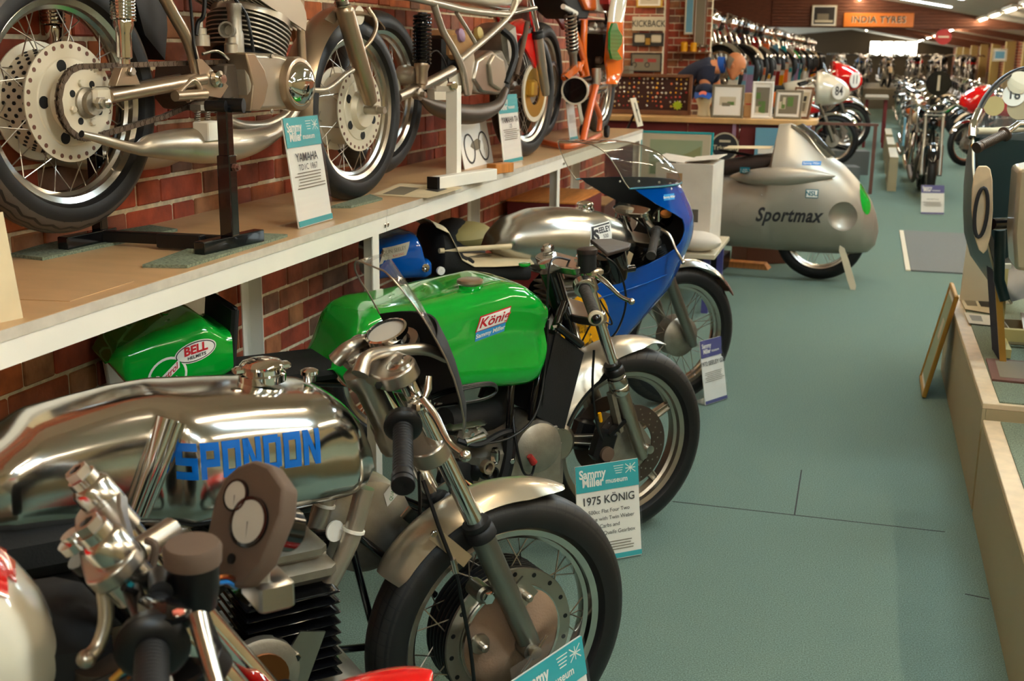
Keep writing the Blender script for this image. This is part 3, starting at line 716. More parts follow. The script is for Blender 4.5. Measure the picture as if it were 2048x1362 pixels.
# front wheel with the big drum
fw = wheel(sp, 'front_wheel', (0, AX), .318, .05, .243, 'tyre_rib', 'alu', 36, .148, .03)
for ch in list(fw.children):
    if ch.name.startswith('hub'): bpy.data.objects.remove(ch)
dr = MB()
prof = [(.05, .06)]
for i in range(6): y = .052-.015*i; prof += [(.146, y), (.156, y-.003), (.156, y-.006), (.146, y-.009)]
prof += [(.146, -.035), (.05, -.035)]
dr.lathe(prof, (0, 0, 0), (0, 1, 0), 48).build('brake_drum', 'black', fw)
fl = MB().ring([(.118, -.036), (.155, -.036), (.157, -.039), (.155, -.043), (.118, -.043)], (0, 0, 0), (0, 1, 0), 56).build('spoke_flange', 'alu_satin', fw)
for k in range(18):
    a = 2*PI*k/18+.1; MB().lathe([(.0055, 0), (.0055, .0006), (0, .0006)], (.143*math.cos(a), -.043, .143*math.sin(a)), (0, -1, 0), 10).build('spoke_hole', 'black', fw)
# brake plate dished with a scoop
rings = []
for i, (r, y) in enumerate([(.122, -.04), (.12, -.047), (.112, -.05), (.1, -.056), (.08, -.066), (.05, -.074), (.02, -.078), (.004, -.078)]):
    ring = []
    for k in range(48):
        a = 2*PI*k/48; bump = .018*math.exp(-((a-.55)/.45)**2)*(1 if .04 < r < .118 else .3)+.010*math.exp(-((a-3.9)/.35)**2)*(1 if .04 < r < .118 else .2)
        ring.append((r*math.cos(a), y-bump, r*math.sin(a)))
    rings.append(ring)
bp = MB().loft(rings, cap=True).build('brake_plate', 'sand_drum', fw, smooth=70)
MB().ring([(.117, -.045), (.123, -.045), (.123, -.051), (.117, -.051)], (0, 0, 0), (0, 1, 0), 48).build('plate_rim', 'alu', fw)
def wl(px, py, v): q = S.L(px, py, v); return Vector((q.x, q.y, q.z-AX))
for (px, py, rr) in ((1050, 1190, .022), (962, 1290, .022)):
    q = wl(px, py, -.085); MB().lathe([(rr, 0), (rr, .008), (rr*.4, .01), (.009, .011), (.009, .03), (.005, .034), (0, .034)], q+Vector((0, .01, 0)), (0, -1, 0), 22).build('cam_arm', 'alu_satin', fw)
q = wl(1030, 1170, -.082); q2 = wl(1050, 1190, -.082); MB().bar(q, q2+(q2-q)*.5, .05, .006, up=(0, 1, 0)).build('brake_arm', 'alu_satin', fw)
# forks
TOP, SEAL, BOT = (-.275, .965), (-.106, .603), (.012, .322)
FD = Vector((SEAL[0]-TOP[0], 0, SEAL[1]-TOP[1])).normalized()
for y in (-.097, .097):
    fl = fork_leg(sp, TOP, SEAL, (.018, .30), y, .0185, .0255, m1='chrome', m2='fork_grey')
    c = Vector((.012, y, .315)); MB().lathe([(.021, -.022), (.021, .022)], c, (0, 1, 0), 20).build('axle_clamp', 'fork_grey', fl)
    c = Vector((-.125, y, .52)); 
MB().lathe([(0, -.135), (.013, -.135), (.013, .12), (0, .12)], (.012, 0, .318), (0, 1, 0), 16).build('axle', 'alu_satin', sp)
MB().tube([(.04, -.128, .35), (-.02, -.128, .28)], .0035, 8).build('tommy_bar', 'alu', sp)
c = S.L(970, 1190, -.075); MB().lathe([(.02, -.05), (.02, .0), (.014, .004), (.014, .014), (0, .014)], c, (0, -1, 0), 16).build('torque_lug', 'fork_grey', sp); bolt(sp, c+Vector((0, -.014, 0)), (0, -1, 0), .014, .008)
# yokes
tc = Vector((-.283, 0, .958)); clamp_plate(sp, tc, FD, .097, .06, .03, 'alu_satin', 'top_yoke', .040)
lc = Vector((-.206, 0, .79)); clamp_plate(sp, lc-Vector((.01, 0, 0)), FD, .097, .05, .036, 'alu_satin', 'bottom_yoke', .036)
st = Vector((-.325, 0, .955)); MB().lathe([(.03, -.2), (.034, -.19), (.034, -.16), (.026, -.14), (.026, -.05), (.034, -.03), (.034, -.01)], st, FD*-1, 24).build('steering_head', 'alu_satin', sp)
for y in (-.097, .097):
    c = Vector((-.275, y, .965)); MB().lathe([(.026, 0), (.026, .004), (.022, .006), (.012, .007), (.012, .012), (0, .012)], c-FD*.012, -FD, 24).build('fork_cap', 'alu', sp)
MB().lathe([(.021, 0), (.021, .012), (.008, .013), (0, .013)], tc-FD*.013+Vector((-.03, 0, -.01)), -FD, 6).build('stem_nut', 'alu', sp)
bolt(sp, S.L(757, 770, -.13), (0, -1, 0), .008, .002, 'black', 'pinch_bolt')
# rev counter in an arched alloy bracket
rc = S.L(776, 672, 0.02)
u_, v_, w_ = basis((-.5, -.25, .82))
cup = MB().lathe([(.0, -.055), (.03, -.055), (.036, -.04), (.036, .0), (.042, .004), (.042, .012), (.038, .014), (.038, .009), (0, .009)], rc, (-.42, -.12, .9), 32).build('rev_counter', 'black_gloss', sp)
MB().lathe([(.0365, .0), (.0435, .003), (.0435, .013), (.039, .015), (.038, .0105)], rc, (-.42, -.12, .9), 36, cap=False).build('bezel', 'chrome', cup)
MB().lathe([(.038, .0092), (0, .0094)], rc, (-.42, -.12, .9), 28).build('dial_face', 'dial', cup)
for sy in (-1, 1):
    a = rc+Vector((-.02, .05*sy, -.018))
    MB().tube([Vector((-.345, .06*sy, .955)), S.L(716, 715, .0)+Vector((0, .045*sy, .01)), a, rc+Vector((.05, .058*sy, -.02)), rc+Vector((.10, .06*sy, -.045))], [.017, .014, .012, .012, .009], 10, smooth=6).build('clock_bracket', 'alu_satin', sp)
MB().ring([(.040, -.018), (.056, -.018), (.056, -.03), (.040, -.03)], rc, (-.42, -.12, .9), 36).build('clock_ring', 'alu_satin', sp)
# fly screen on a black nose cowl
def screen(parent, fr, edge_l, edge_r, top, m, name='fly_screen', bulge=.05, nn=10, mm=12, th=.002):
    pass
near = [S.L(a, b, v) for a, b, v in ((758, 538, -.03), (772, 545, -.07), (800, 575, -.105), (826, 608, -.12), (850, 642, -.125), (872, 680, -.128), (892, 718, -.13), (908, 758, -.13), (920, 800, -.13), (928, 840, -.125), (926, 870, -.115))]
def sheet(rows, bulge, t, n=18):
    rg = []
    for p in rows:
        ring = []
        for off in (0, t):
            for k in (range(n+1) if off == 0 else range(n, -1, -1)):
                q = -1+2*k/n; ring.append(Vector((p.x+(bulge-off)*(1-q*q)-off*.3, -p.y*q, p.z+.02*(1-q*q))))
        rg.append(ring)
    return MB().loft(rg)
sheet(near[:6], .035, .002).build('fly_screen', 'clear', sp, smooth=70)
sheet(near[5:], .05, .004).build('nose_cowl', 'black_matt', sp, smooth=70)
pts = near[:6]; MB().tube([Vector((p.x, p.y, p.z)) for p in pts[::-1]]+[Vector((p.x, -p.y, p.z)) for p in pts], .0018, 6, smooth=2).build('screen_edge', 'alu_satin', sp)
MB().tube([Vector((p.x, p.y, p.z)) for p in near[5:]], .002, 6).build('cowl_edge', 'alu_satin', sp)
# clip-on, lever, grip
CP = Vector((-.243, -.097, .90))
MB().lathe([(.027, -.018), (.027, .018)], CP, FD, 24).build('clip_on_clamp', 'alu', sp)
g0, g1 = S.L(806, 850, -.165), S.L(806, 962, -.31)
MB().tube([CP+Vector((-.01, -.02, 0)), g0], .0125, 14).build('clip_on_bar', 'chrome', sp)
gp = grip(sp, g0, g1, .0175, 'rubber'); MB().lathe([(.017, 0), (.021, .004), (.021, .014), (.008, .016), (0, .012)], g1, (g1-g0), 20).build('bar_end', 'rubber', gp)
MB().lathe([(.02, -.012), (.034, -.01), (.036, .006), (.03, .012), (.02, .014)], g0, (g1-g0), 26).build('twist_drum', 'black', sp)
lv = S.L(838, 808, -.15)
MB().box(lv, (.045, .03, .022), rz=.5, ch=.005).build('lever_perch', 'chrome', sp)
lever(sp, [S.L(846, 800, -.16), S.L(872, 835, -.2), S.L(898, 885, -.26), S.L(930, 912, -.31)], 'alu', ball=.0115)
MB().tube([S.L(858, 752, -.14), S.L(856, 778, -.145), S.L(850, 795, -.15)], [.006, .008, .005], 10).build('choke_lever', 'alu', sp)
for dz in (0, .012, .022):
    cable(sp, [S.L(780, 840, -.14), S.L(830, 812-dz*300, -.12), S.L(900, 785-dz*300, -.02), S.L(980, 770-dz*200, .06), S.L(992, 784, .09), S.L(960, 800, .04), S.L(880, 812, -.04), S.L(800, 830, -.12)][:7 if dz else 8], .003, 'black')
# front brake cables
cable(sp, [S.L(846, 960, -.07), S.L(880, 1060, -.1), S.L(910, 1140, -.12), S.L(925, 1210, -.11), S.L(940, 1290, -.1), S.L(948, 1362, -.1)], .0042, 'black')
MB().tube([S.L(905, 1118, -.12), S.L(912, 1145, -.12)], .0065, 10).build('cable_adjuster', 'alu', sp)
cable(sp, [S.L(838, 945, 0), S.L(840, 1010, .03), S.L(836, 1090, .08)], .0042, 'black')
# mudguard and its stays
mg = guard(sp, (0, AX), .345, .062, math.radians(63), math.radians(146), 'champagne', n=50, hwf=lambda a: float(np.interp(a, [63, 64, 67, 72, 80, 142, 146], [.008, .022, .038, .052, .062, .062, .048])), depf=lambda a: float(np.interp(a, [63, 70, 84, 146], [.003, .012, .028, .026])))
for s in (-1, 1):
    mb = MB(); a = S.L(866, 1066, -.066); b = S.L(942, 1010, -.066); c = Vector((-.105, -.1, .575))
    if s > 0: a.y = b.y = .066; c.y = .1
    mb.bar(a, c+Vector((-.03, 0, -.03)), .028, .003, up=(0, 1, 0)); mb.bar(b, c+Vector((.02, 0, .02)), .028, .003, up=(0, 1, 0)); mb.build('guard_stay', 'alu', mg)
    if s < 0: bolt(mg, a+Vector((0, -.002, 0)), (0, -1, 0)); bolt(mg, b+Vector((0, -.002, 0)), (0, -1, 0))
# frame: down tubes, bottom rails, black stand
def P(px, py, v=0.): return S.L(px, py, v)
FRM = 'silver_paint'
for s in (-1, 1):
    v = -.06*s*-1 if s < 0 else .06
    q = lambda px, py: Vector((S.L(px, py, -.06).x, -.06 if s < 0 else .09, S.L(px, py, -.06).z))
    MB().tube([q(730, 975), q(700, 1080), q(650, 1190), q(610, 1300), q(590, 1420)], [.019, .019, .016, .015, .015], 16, smooth=4).build('down_tube', FRM, sp)
    MB().ring([(.019, -.003), (.0225, -.003), (.0225, .003), (.019, .003)], q(707, 1060), (q(700, 1080)-q(730, 975)), 18).build('tube_band', 'white_paint', sp)
MB().tube([P(650, 1080, .0), P(560, 1075, 0.), P(380, 1068, 0), P(100, 1075, 0)], .022, 14).build('top_rail', 'black_gloss', sp)
MB().tube([P(375, 1052, -.07), P(300, 1100, -.06)], .021, 16).build('frame_tube', 'alu_satin', sp)
# engine: black finned barrel, silver head, alloy cases
ec = P(560, 1250, -.02); eng = MB().box((ec.x, 0, ec.z-.17), (.3, .2, .16), ch=.03).build('crankcase', 'alu_cast', sp)
mb0 = MB().box((ec.x+.0, 0, ec.z), (.12, .13, .16), ch=.02).build('cylinder', 'black', sp)
for i in range(9): MB().box((ec.x, -.01, ec.z-.085+i*.0215), (.185, .2, .006), ch=.0029).build('fin', 'black_gloss', mb0)
hd_ = MB().box((ec.x+.01, -.01, ec.z+.125), (.17, .17, .045), ch=.015).build('cylinder_head', 'alu_cast', sp)
MB().box((ec.x+.02, -.02, ec.z+.165), (.12, .13, .04), ch=.014).build('rocker_box', 'alu_cast', hd_)
for i in range(2): MB().tube([(ec.x-.05, -.04+.08*i, ec.z+.16), (ec.x+.08, -.06+.08*i, ec.z+.15)], .014, 10).build('plug_cap', 'alu_cast', hd_)
tc2 = P(520, 1350, -.11); 
MB().lathe([(.075, 0), (.075, .018), (.068, .022), (.03, .024), (0, .024)], (tc2.x, -.10, tc2.z), (0, -1, 0), 36).build('points_cover', 'alu_cast', eng)
MB().lathe([(.05, 0), (.05, .006), (0, .006)], (tc2.x, -.124, tc2.z), (0, -1, 0), 24).build('points_plate', 'copper', eng)
pl = [P(600, 1262, -.11), P(650, 1262, -.11), P(600, 1400, -.11), P(520, 1400, -.11)]
MB().prism(pl, (0, -.003, 0), (0, .003, 0)).build('engine_plate', 'alu_satin', sp)
for px, py in ((585, 1290), (600, 1300), (572, 1325), (590, 1312)): bolt(sp, P(px-8, py+14, -.114), (0, -1, 0), .009, .006)
# gearbox on the far side, clutch cover with its small green and white sticker
gb = P(745, 1000, .12); gc = MB().lathe([(.0, -.03), (.085, -.03), (.1, -.02), (.105, .0), (.105, .05), (0, .05)], (gb.x-.02, .12, gb.z-.05), (0, 1, 0), 36).build('clutch_cover', 'alu_cast', sp)
g = P(785, 985, .088)
MB().add([(g.x+x, .0885, g.z+z) for x, z in ((-.012, -.03), (.02, .0), (.012, .035), (-.02, .0))], [(0, 1, 2, 3)]).build('sticker', 'paper', gc, smooth=0)
text_on('lettering', 'QUAIFE', (g.x, .088, g.z), (.25, 0, 1), (-1, 0, .25), 'green_patch', gc, .0105, lift=.0004)
# black side-stand frame below, coil spring, clip-on cable ends
for a, b in (((700, 1080), (765, 1330)), ((720, 1075), (870, 1190)), ((676, 1300), (770, 1290))):
    MB().tube([P(*a, .05), P(*b, .05)], .008, 10).build('stand_tube', 'black_gloss', sp)
sb = [P(663, 1262, -.02), P(662, 1352, -.02)]; mb = MB(); N_ = 14
mb.tube([sb[0].lerp(sb[1], i/(N_*8))+Vector((.009*math.cos(i*PI/4), .009*math.sin(i*PI/4), 0)) for i in range(N_*8)], .0016, 5).build('stand_spring', 'alu_satin', sp)
MB().lathe([(.008, -.002), (.021, -.002), (.021, .002), (.008, .002)], P(670, 1062, -.05), (.3, -1, .1), 20).build('washer', 'plastic_white', sp)

wheel(sp, 'rear_wheel', (-1.36, AX), .318, .052, .243, 'rubber', 'alu', 24, .1, .05, single=False, seg=48)
for s in (-1, 1): MB().tube([(-.95, s*.1, .36), (-1.36, s*.11, AX)], .018, 12).build('swingarm', 'silver_paint', sp); MB().tube([(-.6, s*.1, .62), (-.95, s*.11, .66), (-1.4, s*.11, .74)], .013, 10).build('seat_rail', 'black_gloss', sp)
MB().box((-.98, 0, .74), (.36, .24, .10), ch=.03).build('seat', 'black_pad', sp)
MB().box((-.86, .02, .62), (.5, .2, .14), ch=.03).build('oil_tank', 'black_matt', sp)  # black box added to fill the dark seat base area below the tank
MB().box((-.8, .0, .36), (.22, .22, .26), ch=.04).build('gearbox', 'alu_cast', sp)
# ================================================================ GREEN RACER
K = Fr(-.6969, 3.614, 0, math.radians(46))
kg = empty('motorcycle', K.o, K.hd, 'bright green racing motorcycle with cast front wheel and silver mudguard', 'motorcycle')
def P(px, py, v=0.): return K.L(px, py, v)
kt = sidebody(K, [(594, 724), (620, 684), (646, 626), (669, 602), (703, 588), (760, 580), (808, 572), (888, 555), (996, 534), (1040, 540), (1073, 560), (1087, 577)],
   [(594, 730), (640, 775), (760, 785), (840, 778), (919, 771), (1000, 766), (1042, 761), (1067, 750), (1080, 725), (1087, 700)],
   W_([(0, .10), (.12, .15), (.4, .17), (.75, .165), (.93, .155), (1, .135)]), n=60, m=48, ex=5.6, ufix=(.05, -.065)).build('fuel_tank', 'green_paint', kg, smooth=180)
# scooped flank: pull the lower side in with a crease
for v in kt.data.vertices:
    s = (v.co.x+1.05)/.7; z = v.co.z
    if abs(v.co.y) > .06:
        k = math.exp(-((z-(.70+.05*s))/.035)**2)*max(0, min(1, (s-.35)/.4)); v.co.y -= math.copysign(.028*k, v.co.y)
        k2 = math.exp(-((s-.93)/.13)**2)*math.exp(-((z-.76)/.09)**2); v.co.x -= .0*k2
kt.data.update()
tail = sidebody(K, [(196, 708), (203, 685), (222, 664), (300, 632), (411, 599), (455, 622)], [(196, 714), (220, 742), (245, 768), (360, 764), (440, 752), (474, 735)],
   W_([(0, .09), (.12, .13), (.6, .145), (1, .145)]), n=30, m=34, ex=5.5, ufix=(.0, -.05)).build('seat_hump', 'green_paint', kg, smooth=180)
pp = P(462, 640, 0); MB().box((pp.x-.03, 0, pp.z-.025), (.02, .26, .17), ch=.008, ry=.1).build('hump_pad', 'black_matt', kg)
a, b = P(470, 745), P(640, 745); MB().box(((a.x+b.x)/2, 0, .70), (b.x-a.x+.1, .2, .05), ch=.018).build('seat', 'black_pad', kg)
oo = Vector((P(388, 700, -.13).x, -.13, P(388, 700, -.13).z)); ux = P(420, 690, -.13)-P(356, 712, -.13)
E_ = dict(bold=.03)
sticker(kg, tail, oo, .108, .054, 'paper', [], ux=ux, shape='oval'); sticker(kg, tail, oo, .102, .049, 'ink', [], ux=ux, shape='oval', lift=.0018); sticker(kg, tail, oo, .097, .044, 'plastic_white', [('BELL', 0, .006, .030, 'ink_red', dict(bold=.04)), ('HELMETS', .002, -.012, .011, 'ink', dict(bold=.03, sp=1.1))], ux=ux, shape='oval', lift=.0024)
o2 = P(333, 752, -.13); sticker(kg, tail, o2, .1, .1, 'plastic_white', [], ux=ux, shape='oval'); sticker(kg, tail, o2, .088, .088, 'green_paint', [], ux=ux, shape='oval', lift=.0018)
sticker(kg, tail, o2+Vector((.0, 0, .004)), .085, .022, 'plastic_white', [('Castrol', 0, 0, .024, 'ink_red', dict(bold=.02))], ux=ux+Vector((0, 0, .06)), lift=.0024)
bolt(kg, P(330, 628, 0)+Vector((0, 0, .0)), (0, -.3, 1), .008, .005)
# tank stickers
so = P(990, 640, -.17); ux = P(1022, 630, -.17)-P(956, 652, -.17)
sticker(kg, kt, so, .105, .046, 'ink_red', [], ux=ux, sk=.006); sticker(kg, kt, so, .098, .039, 'plastic_white', [], ux=ux, sk=.006, lift=.0022)
vs, fs = text_geo('K\u00f6nig', .04, bold=.02, shear=.25, sx=1.05); wrap('lettering', vs, fs, so, ux, (0, 0, 1), kt, 'ink_red', kg, (0, 1, 0), lift=.003)
so2 = P(986, 666, -.17); sticker(kg, kt, so2, .1, .028, 'sky_blue', [('Sammy Miller', 0, .0, .018, 'plastic_white', dict(bold=.03))], ux=ux, lift=.0014)
c = hit(K, kt, 940, 572)+Vector((0, 0, .012)); fc = MB().lathe([(.034, -.01), (.034, .004)], c-Vector((0, 0, .012)), (0, 0, 1), 24).build('filler_neck', 'green_paint', kt)
cap = MB(); n_ = 48; rg = []
for (r, h) in ((.0, .014), (.030, .014), (.037, .011), (.038, .003), (.036, .001)): rg.append([(c.x+(r*(1+(.03 if k % 2 and r > .035 else 0)))*math.cos(2*PI*k/n_), c.y+(r*(1+(.03 if k % 2 and r > .035 else 0)))*math.sin(2*PI*k/n_), c.z+h-.004) for k in range(n_)])
cap.loft(rg).build('filler_cap', 'gold_paint', kt)
for (a, b) in (((1049, 530), .008),): MB().lathe([(.014, -.004), (.018, 0), (.018, .006), (0, .008)], P(*a), (0, 0, 1), 20).build('tank_knob', 'green_paint', kt)
# front wheel: five-spoke casting, drilled discs
fw = wheel(kg, 'front_wheel', (0, AX), .318, .056, .243, 'tyre_slant', 'alu_satin', 0, .045, .045)
for k in range(5):
    a = math.radians(98-72*k); ca, sa = math.cos(a), math.sin(a); t_ = Vector((-sa, 0, ca)); r_ = Vector((ca, 0, sa)); mb = MB()
    for s in (-1, 1):
        mb.add([r_*.04+t_*s*.020+Vector((0, y, 0)) for y in (-.012, .012)]+[r_*.218+t_*s*.012+Vector((0, y, 0)) for y in (-.011, .011)]+[r_*.04+t_*s*.013+Vector((0, y, 0)) for y in (-.012, .012)]+[r_*.218+t_*s*.006+Vector((0, y, 0)) for y in (-.011, .011)], [(0, 1, 3, 2), (4, 6, 7, 5), (0, 4, 5, 1), (2, 3, 7, 6), (0, 2, 6, 4), (1, 5, 7, 3)])
    mb.add([r_*.04+t_*s*.014+Vector((0, y, 0)) for s in (-1, 1) for y in (-.004, .004)]+[r_*.22+t_*s*.007+Vector((0, y, 0)) for s in (-1, 1) for y in (-.004, .004)], [(0, 1, 3, 2), (4, 6, 7, 5), (0, 4, 5, 1), (1, 5, 7, 3), (3, 7, 6, 2), (2, 6, 4, 0)])
    mb.build('wheel_spoke', 'alu_satin', fw, bevel=.0015)
for sy in (-1, 1):
    d_ = MB().ring([(.086, -.0025), (.137, -.0025), (.137, .0025), (.086, .0025)], (0, sy*.062, 0), (0, 1, 0), 56).build('brake_disc', 'taupe_foam', fw)
    d_.data.materials[0] = mat('disc_iron', '5c5046', .45, metal=.8)
    MB().lathe([(.09, 0), (.09, .004), (.045, .012), (.04, .012)], (0, sy*.060, 0), (0, -sy, 0), 5).build('disc_carrier', 'alu_cast', fw)
    hb = MB()
    for k in range(54):
        a = 2*PI*k/54*1.0; r = (.095, .109, .124)[k % 3]; c_ = Vector((r*math.cos(a), sy*.0647, r*math.sin(a))); hb.lathe([(.003, 0), (.003, .0004), (0, .0004)], c_, (0, sy, 0), 6)
    tag(hb.build('disc_holes', 'alu_satin', fw), kind='stuff')
# calipers and hangers
for sy in (-1, 1):
    cl = MB().box((-.105, sy*.062, AX+.02), (.07, .055, .105), ry=.3, ch=.012).build('brake_caliper', 'black', kg)
    MB().lathe([(.024, 0), (.024, .012), (0, .014)], (-.11, sy*.062+(.027 if sy > 0 else -.027), AX), (0, sy, 0), 20).build('caliper_piston', 'taupe_foam', cl)
    MB().bar((-.1, sy*.085, AX+.06), (-.02, sy*.098, AX+.13), .03, .012).build('caliper_bracket', 'black', cl)
TOPk, SEALk = (-.225, .945), (-.094, .59)
KD = Vector((SEALk[0]-TOPk[0], 0, SEALk[1]-TOPk[1])).normalized()
for y in (-.097, .097):
    fk = fork_leg(kg, TOPk, SEALk, (.034, .295), y, .0175, .024, m2='alu_satin', seal_m='black')
    c_ = Vector((SEALk[0], y, SEALk[1])); MB().lathe([(.024, .022), (.03, .026), (.031, .05), (.028, .055), (.031, .06), (.03, .075), (.024, .085)], c_, KD, 22).build('slider_collar', 'alu', fk)
    MB().bar(c_+KD*.08+Vector((-.03, .012 if y < 0 else -.012, 0)), c_+KD*.22+Vector((-.04, .012 if y < 0 else -.012, 0)), .03, .014).build('slider_lug', 'alu_cast', fk)
    MB().lathe([(.014, -.02), (.014, .02)], (.036, y*1.1, .318), (0, 1, 0), 16).build('axle_nut', 'alu', fk)
# silver front mudguard, deep sides
mg = guard(kg, (0, AX), .352, .078, math.radians(60.5), math.radians(172), 'silver_paint', n=60, hwf=lambda a: float(np.interp(a, [60.5, 66, 78, 92], [.006, .028, .058, .078])), depf=lambda a: float(np.interp(a, [60.5, 76, 84, 92, 106, 120], [.003, .012, .03, .035, .045, .075])))
# yokes, bars, reservoir, lever
clamp_plate(kg, Vector((-.235, 0, .925)), KD, .097, .05, .026, 'alu', 'top_yoke', .03)
clamp_plate(kg, Vector((-.165, 0, .765)), KD, .097, .055, .03, 'alu_satin', 'bottom_yoke', .03)
for y in (-.097, .097): MB().lathe([(.021, 0), (.021, .012), (.012, .013), (.012, .02), (0, .02)], Vector((-.226, y, .948)), -KD, 6).build('fork_cap', 'alu', kg)
MB().lathe([(.022, 0), (.022, .014), (.008, .016), (0, .016)], Vector((-.29, 0, .92)), -KD, 24).build('stem_nut', 'alu', kg)
MB().lathe([(.03, 0), (.03, .16)], Vector((-.28, 0, .905)), KD, 20).build('steering_head', 'black_gloss', kg)
for y in (-.097, .097): MB().lathe([(.026, -.02), (.026, .02)], Vector((-.198, y, .87)), KD, 22).build('clip_on_clamp', 'alu', kg)
g0, g1 = P(1168, 575, -.16), P(1191, 634, -.31)
MB().tube([Vector((-.198, -.11, .87)), g0], .0125, 14).build('clip_on_bar', 'alu', kg)
gp = grip(kg, g0, g1, .0165, 'rubber_worn'); dd = (g1-g0).normalized()
MB().lathe([(.02, -.004), (.022, 0), (.022, .008), (.014, .012)], g1, dd, 22).build('bar_end_ring', 'p_light', gp); MB().ball(g1+dd*.009, .016, 16, 8).build('bar_end', 'black_gloss', gp)
MB().ring([(.019, -.02), (.031, -.018), (.031, .008), (.024, .012), (.019, .012)], g0, dd, 26).build('twist_grip_housing', 'alu', kg)
lever(kg, [P(1195, 552, -.15), P(1213, 566, -.19), P(1240, 592, -.26), P(1263, 603, -.31)], 'alu', ball=.010)
MB().box(P(1190, 545, -.13), (.06, .03, .022), rz=.4, ch=.006).build('master_cylinder', 'gold_paint', kg)
r0 = P(1174, 543, -.12); r1 = P(1174, 497, -.12); rs = MB().lathe([(.0, 0), (.026, 0), (.028, .01), (.028, (r1-r0).length-.012), (0, (r1-r0).length-.012)], r0, (r1-r0), 24).build('brake_reservoir', 'black_matt', kg)
MB().lathe([(.0305, 0), (.0305, .012), (.026, .015), (0, .016)], r1-(r1-r0).normalized()*.014, (r1-r0), 24).build('reservoir_cap', 'brown_leather', rs)
bx = P(1224, 525, -.0); tb = MB().lathe([(.0, -.06), (.036, -.06), (.046, -.03), (.05, .0), (.05, .035), (0, .04)], bx, (-.35, -.1, .9), 28).build('tachometer', 'black_gloss', kg)
cv = [P(1180, 482, -.03), P(1222, 480, .03), P(1262, 490, .03), P(1258, 497, -.04), P(1215, 510, -.07), P(1195, 492, -.06)]
MB().prism(cv, (0, 0, -.006), (0, 0, .006)).build('cover_flap', 'brown_leather', tb, bevel=.003)
MB().bar(P(1262, 505, .0), P(1248, 548, -.02), .02, .003, up=(0, 1, 0)).build('tape_strip', 'alu_satin', tb)
MB().tube([P(1238, 541, -.02), P(1268, 536, -.02)], .012, 12).build('clip_stub', 'black_gloss', kg)
cable(kg, [P(1060, 1000, -.02), P(1085, 800, -.1), P(1094, 620, -.1), P(1098, 540, -.09), P(1110, 516, -.06), P(1140, 520, -.04)], .0035, 'black')
cable(kg, [P(1195, 505, -.05), P(1235, 535, -.06), P(1252, 600, -.04), P(1235, 660, 0), P(1205, 690, .03)], .0035, 'black')
cable(kg, [P(1200, 600, -.03), P(1224, 648, 0), P(1190, 640, 0), P(1160, 690, .05)], .003, 'black')
cable(kg, [P(1188, 700, -.12), P(1185, 770, -.12), P(1192, 840, -.12), P(1205, 880, -.1)], .004, 'black')
MB().tube([P(1199, 826, -.115), P(1202, 843, -.112)], .006, 10).build('hose_tag', 'yellow', kg)
# radiator
q = [P(1112, 664, -.10), P(1168, 706, -.10), P(1128, 862, -.10), P(1074, 832, -.10)]
rad = MB().prism(q, (0, 0, 0), (0, .22, 0)).build('radiator', 'black_pad', kg, smooth=0)
MB().tube([P(1114, 652, -.105), P(1163, 690, -.105)], .012, 12).build('radiator_tank', 'black_gloss', rad)
MB().tube([P(1100, 668, -.08), P(1078, 840, -.08)], .014, 12).build('side_tube', 'black_matt', rad)
bolt(rad, P(1104, 655, -.1), (1, 0, 0), .008, .03, 'alu')
# engine: flat alloy block with carburettor, black air hose, covers
def blob(px, py, v, d, m, name, parent=kg, ch=.012, ry=0, rz=0):
    c_ = P(px, py, v); return MB().box(c_, d, ch=ch, ry=ry, rz=rz).build(name, m, parent)
en = blob(1000, 920, .02, (.34, .26, .2), 'alu_cast', 'crankcase', ch=.03)
q_ = P(1085, 870, .0); MB().lathe([(.05, -.1), (.062, -.09), (.062, .09), (.05, .1)], q_, (0, 1, 0), 28).build('front_cylinder', 'alu_satin', kg)
MB().tube([P(890, 842, -.08), P(930, 838, -.06), P(985, 822, -.02), P(995, 785, .05), P(965, 770, .08)], [.04, .05, .052, .045, .04], 16, smooth=5).build('air_hose', 'black_matt', kg)
cb = blob(940, 868, -.1, (.1, .06, .05), 'alu_cast', 'carburettor', ry=.3)
blob(930, 850, -.11, (.13, .05, .02), 'alu_satin', 'carburettor_top', cb)
for px, py in ((932, 860), (944, 868), (957, 856)): bolt(cb, P(px, py, -.14), (0, -1, 0), .007, .006)
MB().tube([P(930, 885, -.13), P(968, 872, -.13)], .014, 12).build('float_bowl', 'alu', cb)
MB().lathe([(.05, 0), (.052, .02), (.04, .04), (.022, .05), (.022, .075), (.016, .075), (.016, .05), (0, .05)], P(955, 935, -.06), (.2, -1, 0), 28).build('water_pump', 'black', kg)
MB().ring([(.014, 0), (.021, 0), (.021, .02), (.014, .02)], P(970, 932, -.13), (.2, -1, 0), 22).build('pump_spigot', 'gold_paint', kg)
MB().lathe([(.06, 0), (.06, .03), (.05, .035), (0, .035)], P(908, 955, -.06), (0, -1, 0), 28).build('ignition_cover', 'black_matt', kg)
blob(990, 912, -.13, (.03, .03, .05), 'alu', 'thermostat')
cable(kg, [P(1020, 870, -.1), P(1016, 920, -.11), P(1000, 975, -.11), P(975, 1010, -.1)], .02, 'rubber', 'coolant_hose')
cable(kg, [P(915, 880, -.12), P(955, 890, -.14), P(1000, 868, -.12), P(1030, 860, -.1)], .01, 'rubber', 'coolant_hose')
cable(kg, [P(950, 890, -.14), P(1020, 875, -.14), P(1070, 830, -.14), P(1090, 740, -.12), P(1096, 640, -.11)], .004, 'black')
cable(kg, [P(1020, 760, -.06), P(1030, 870, -.12), P(1045, 940, -.14), P(1062, 950, -.14), P(1070, 925, -.14)], .004, 'black')
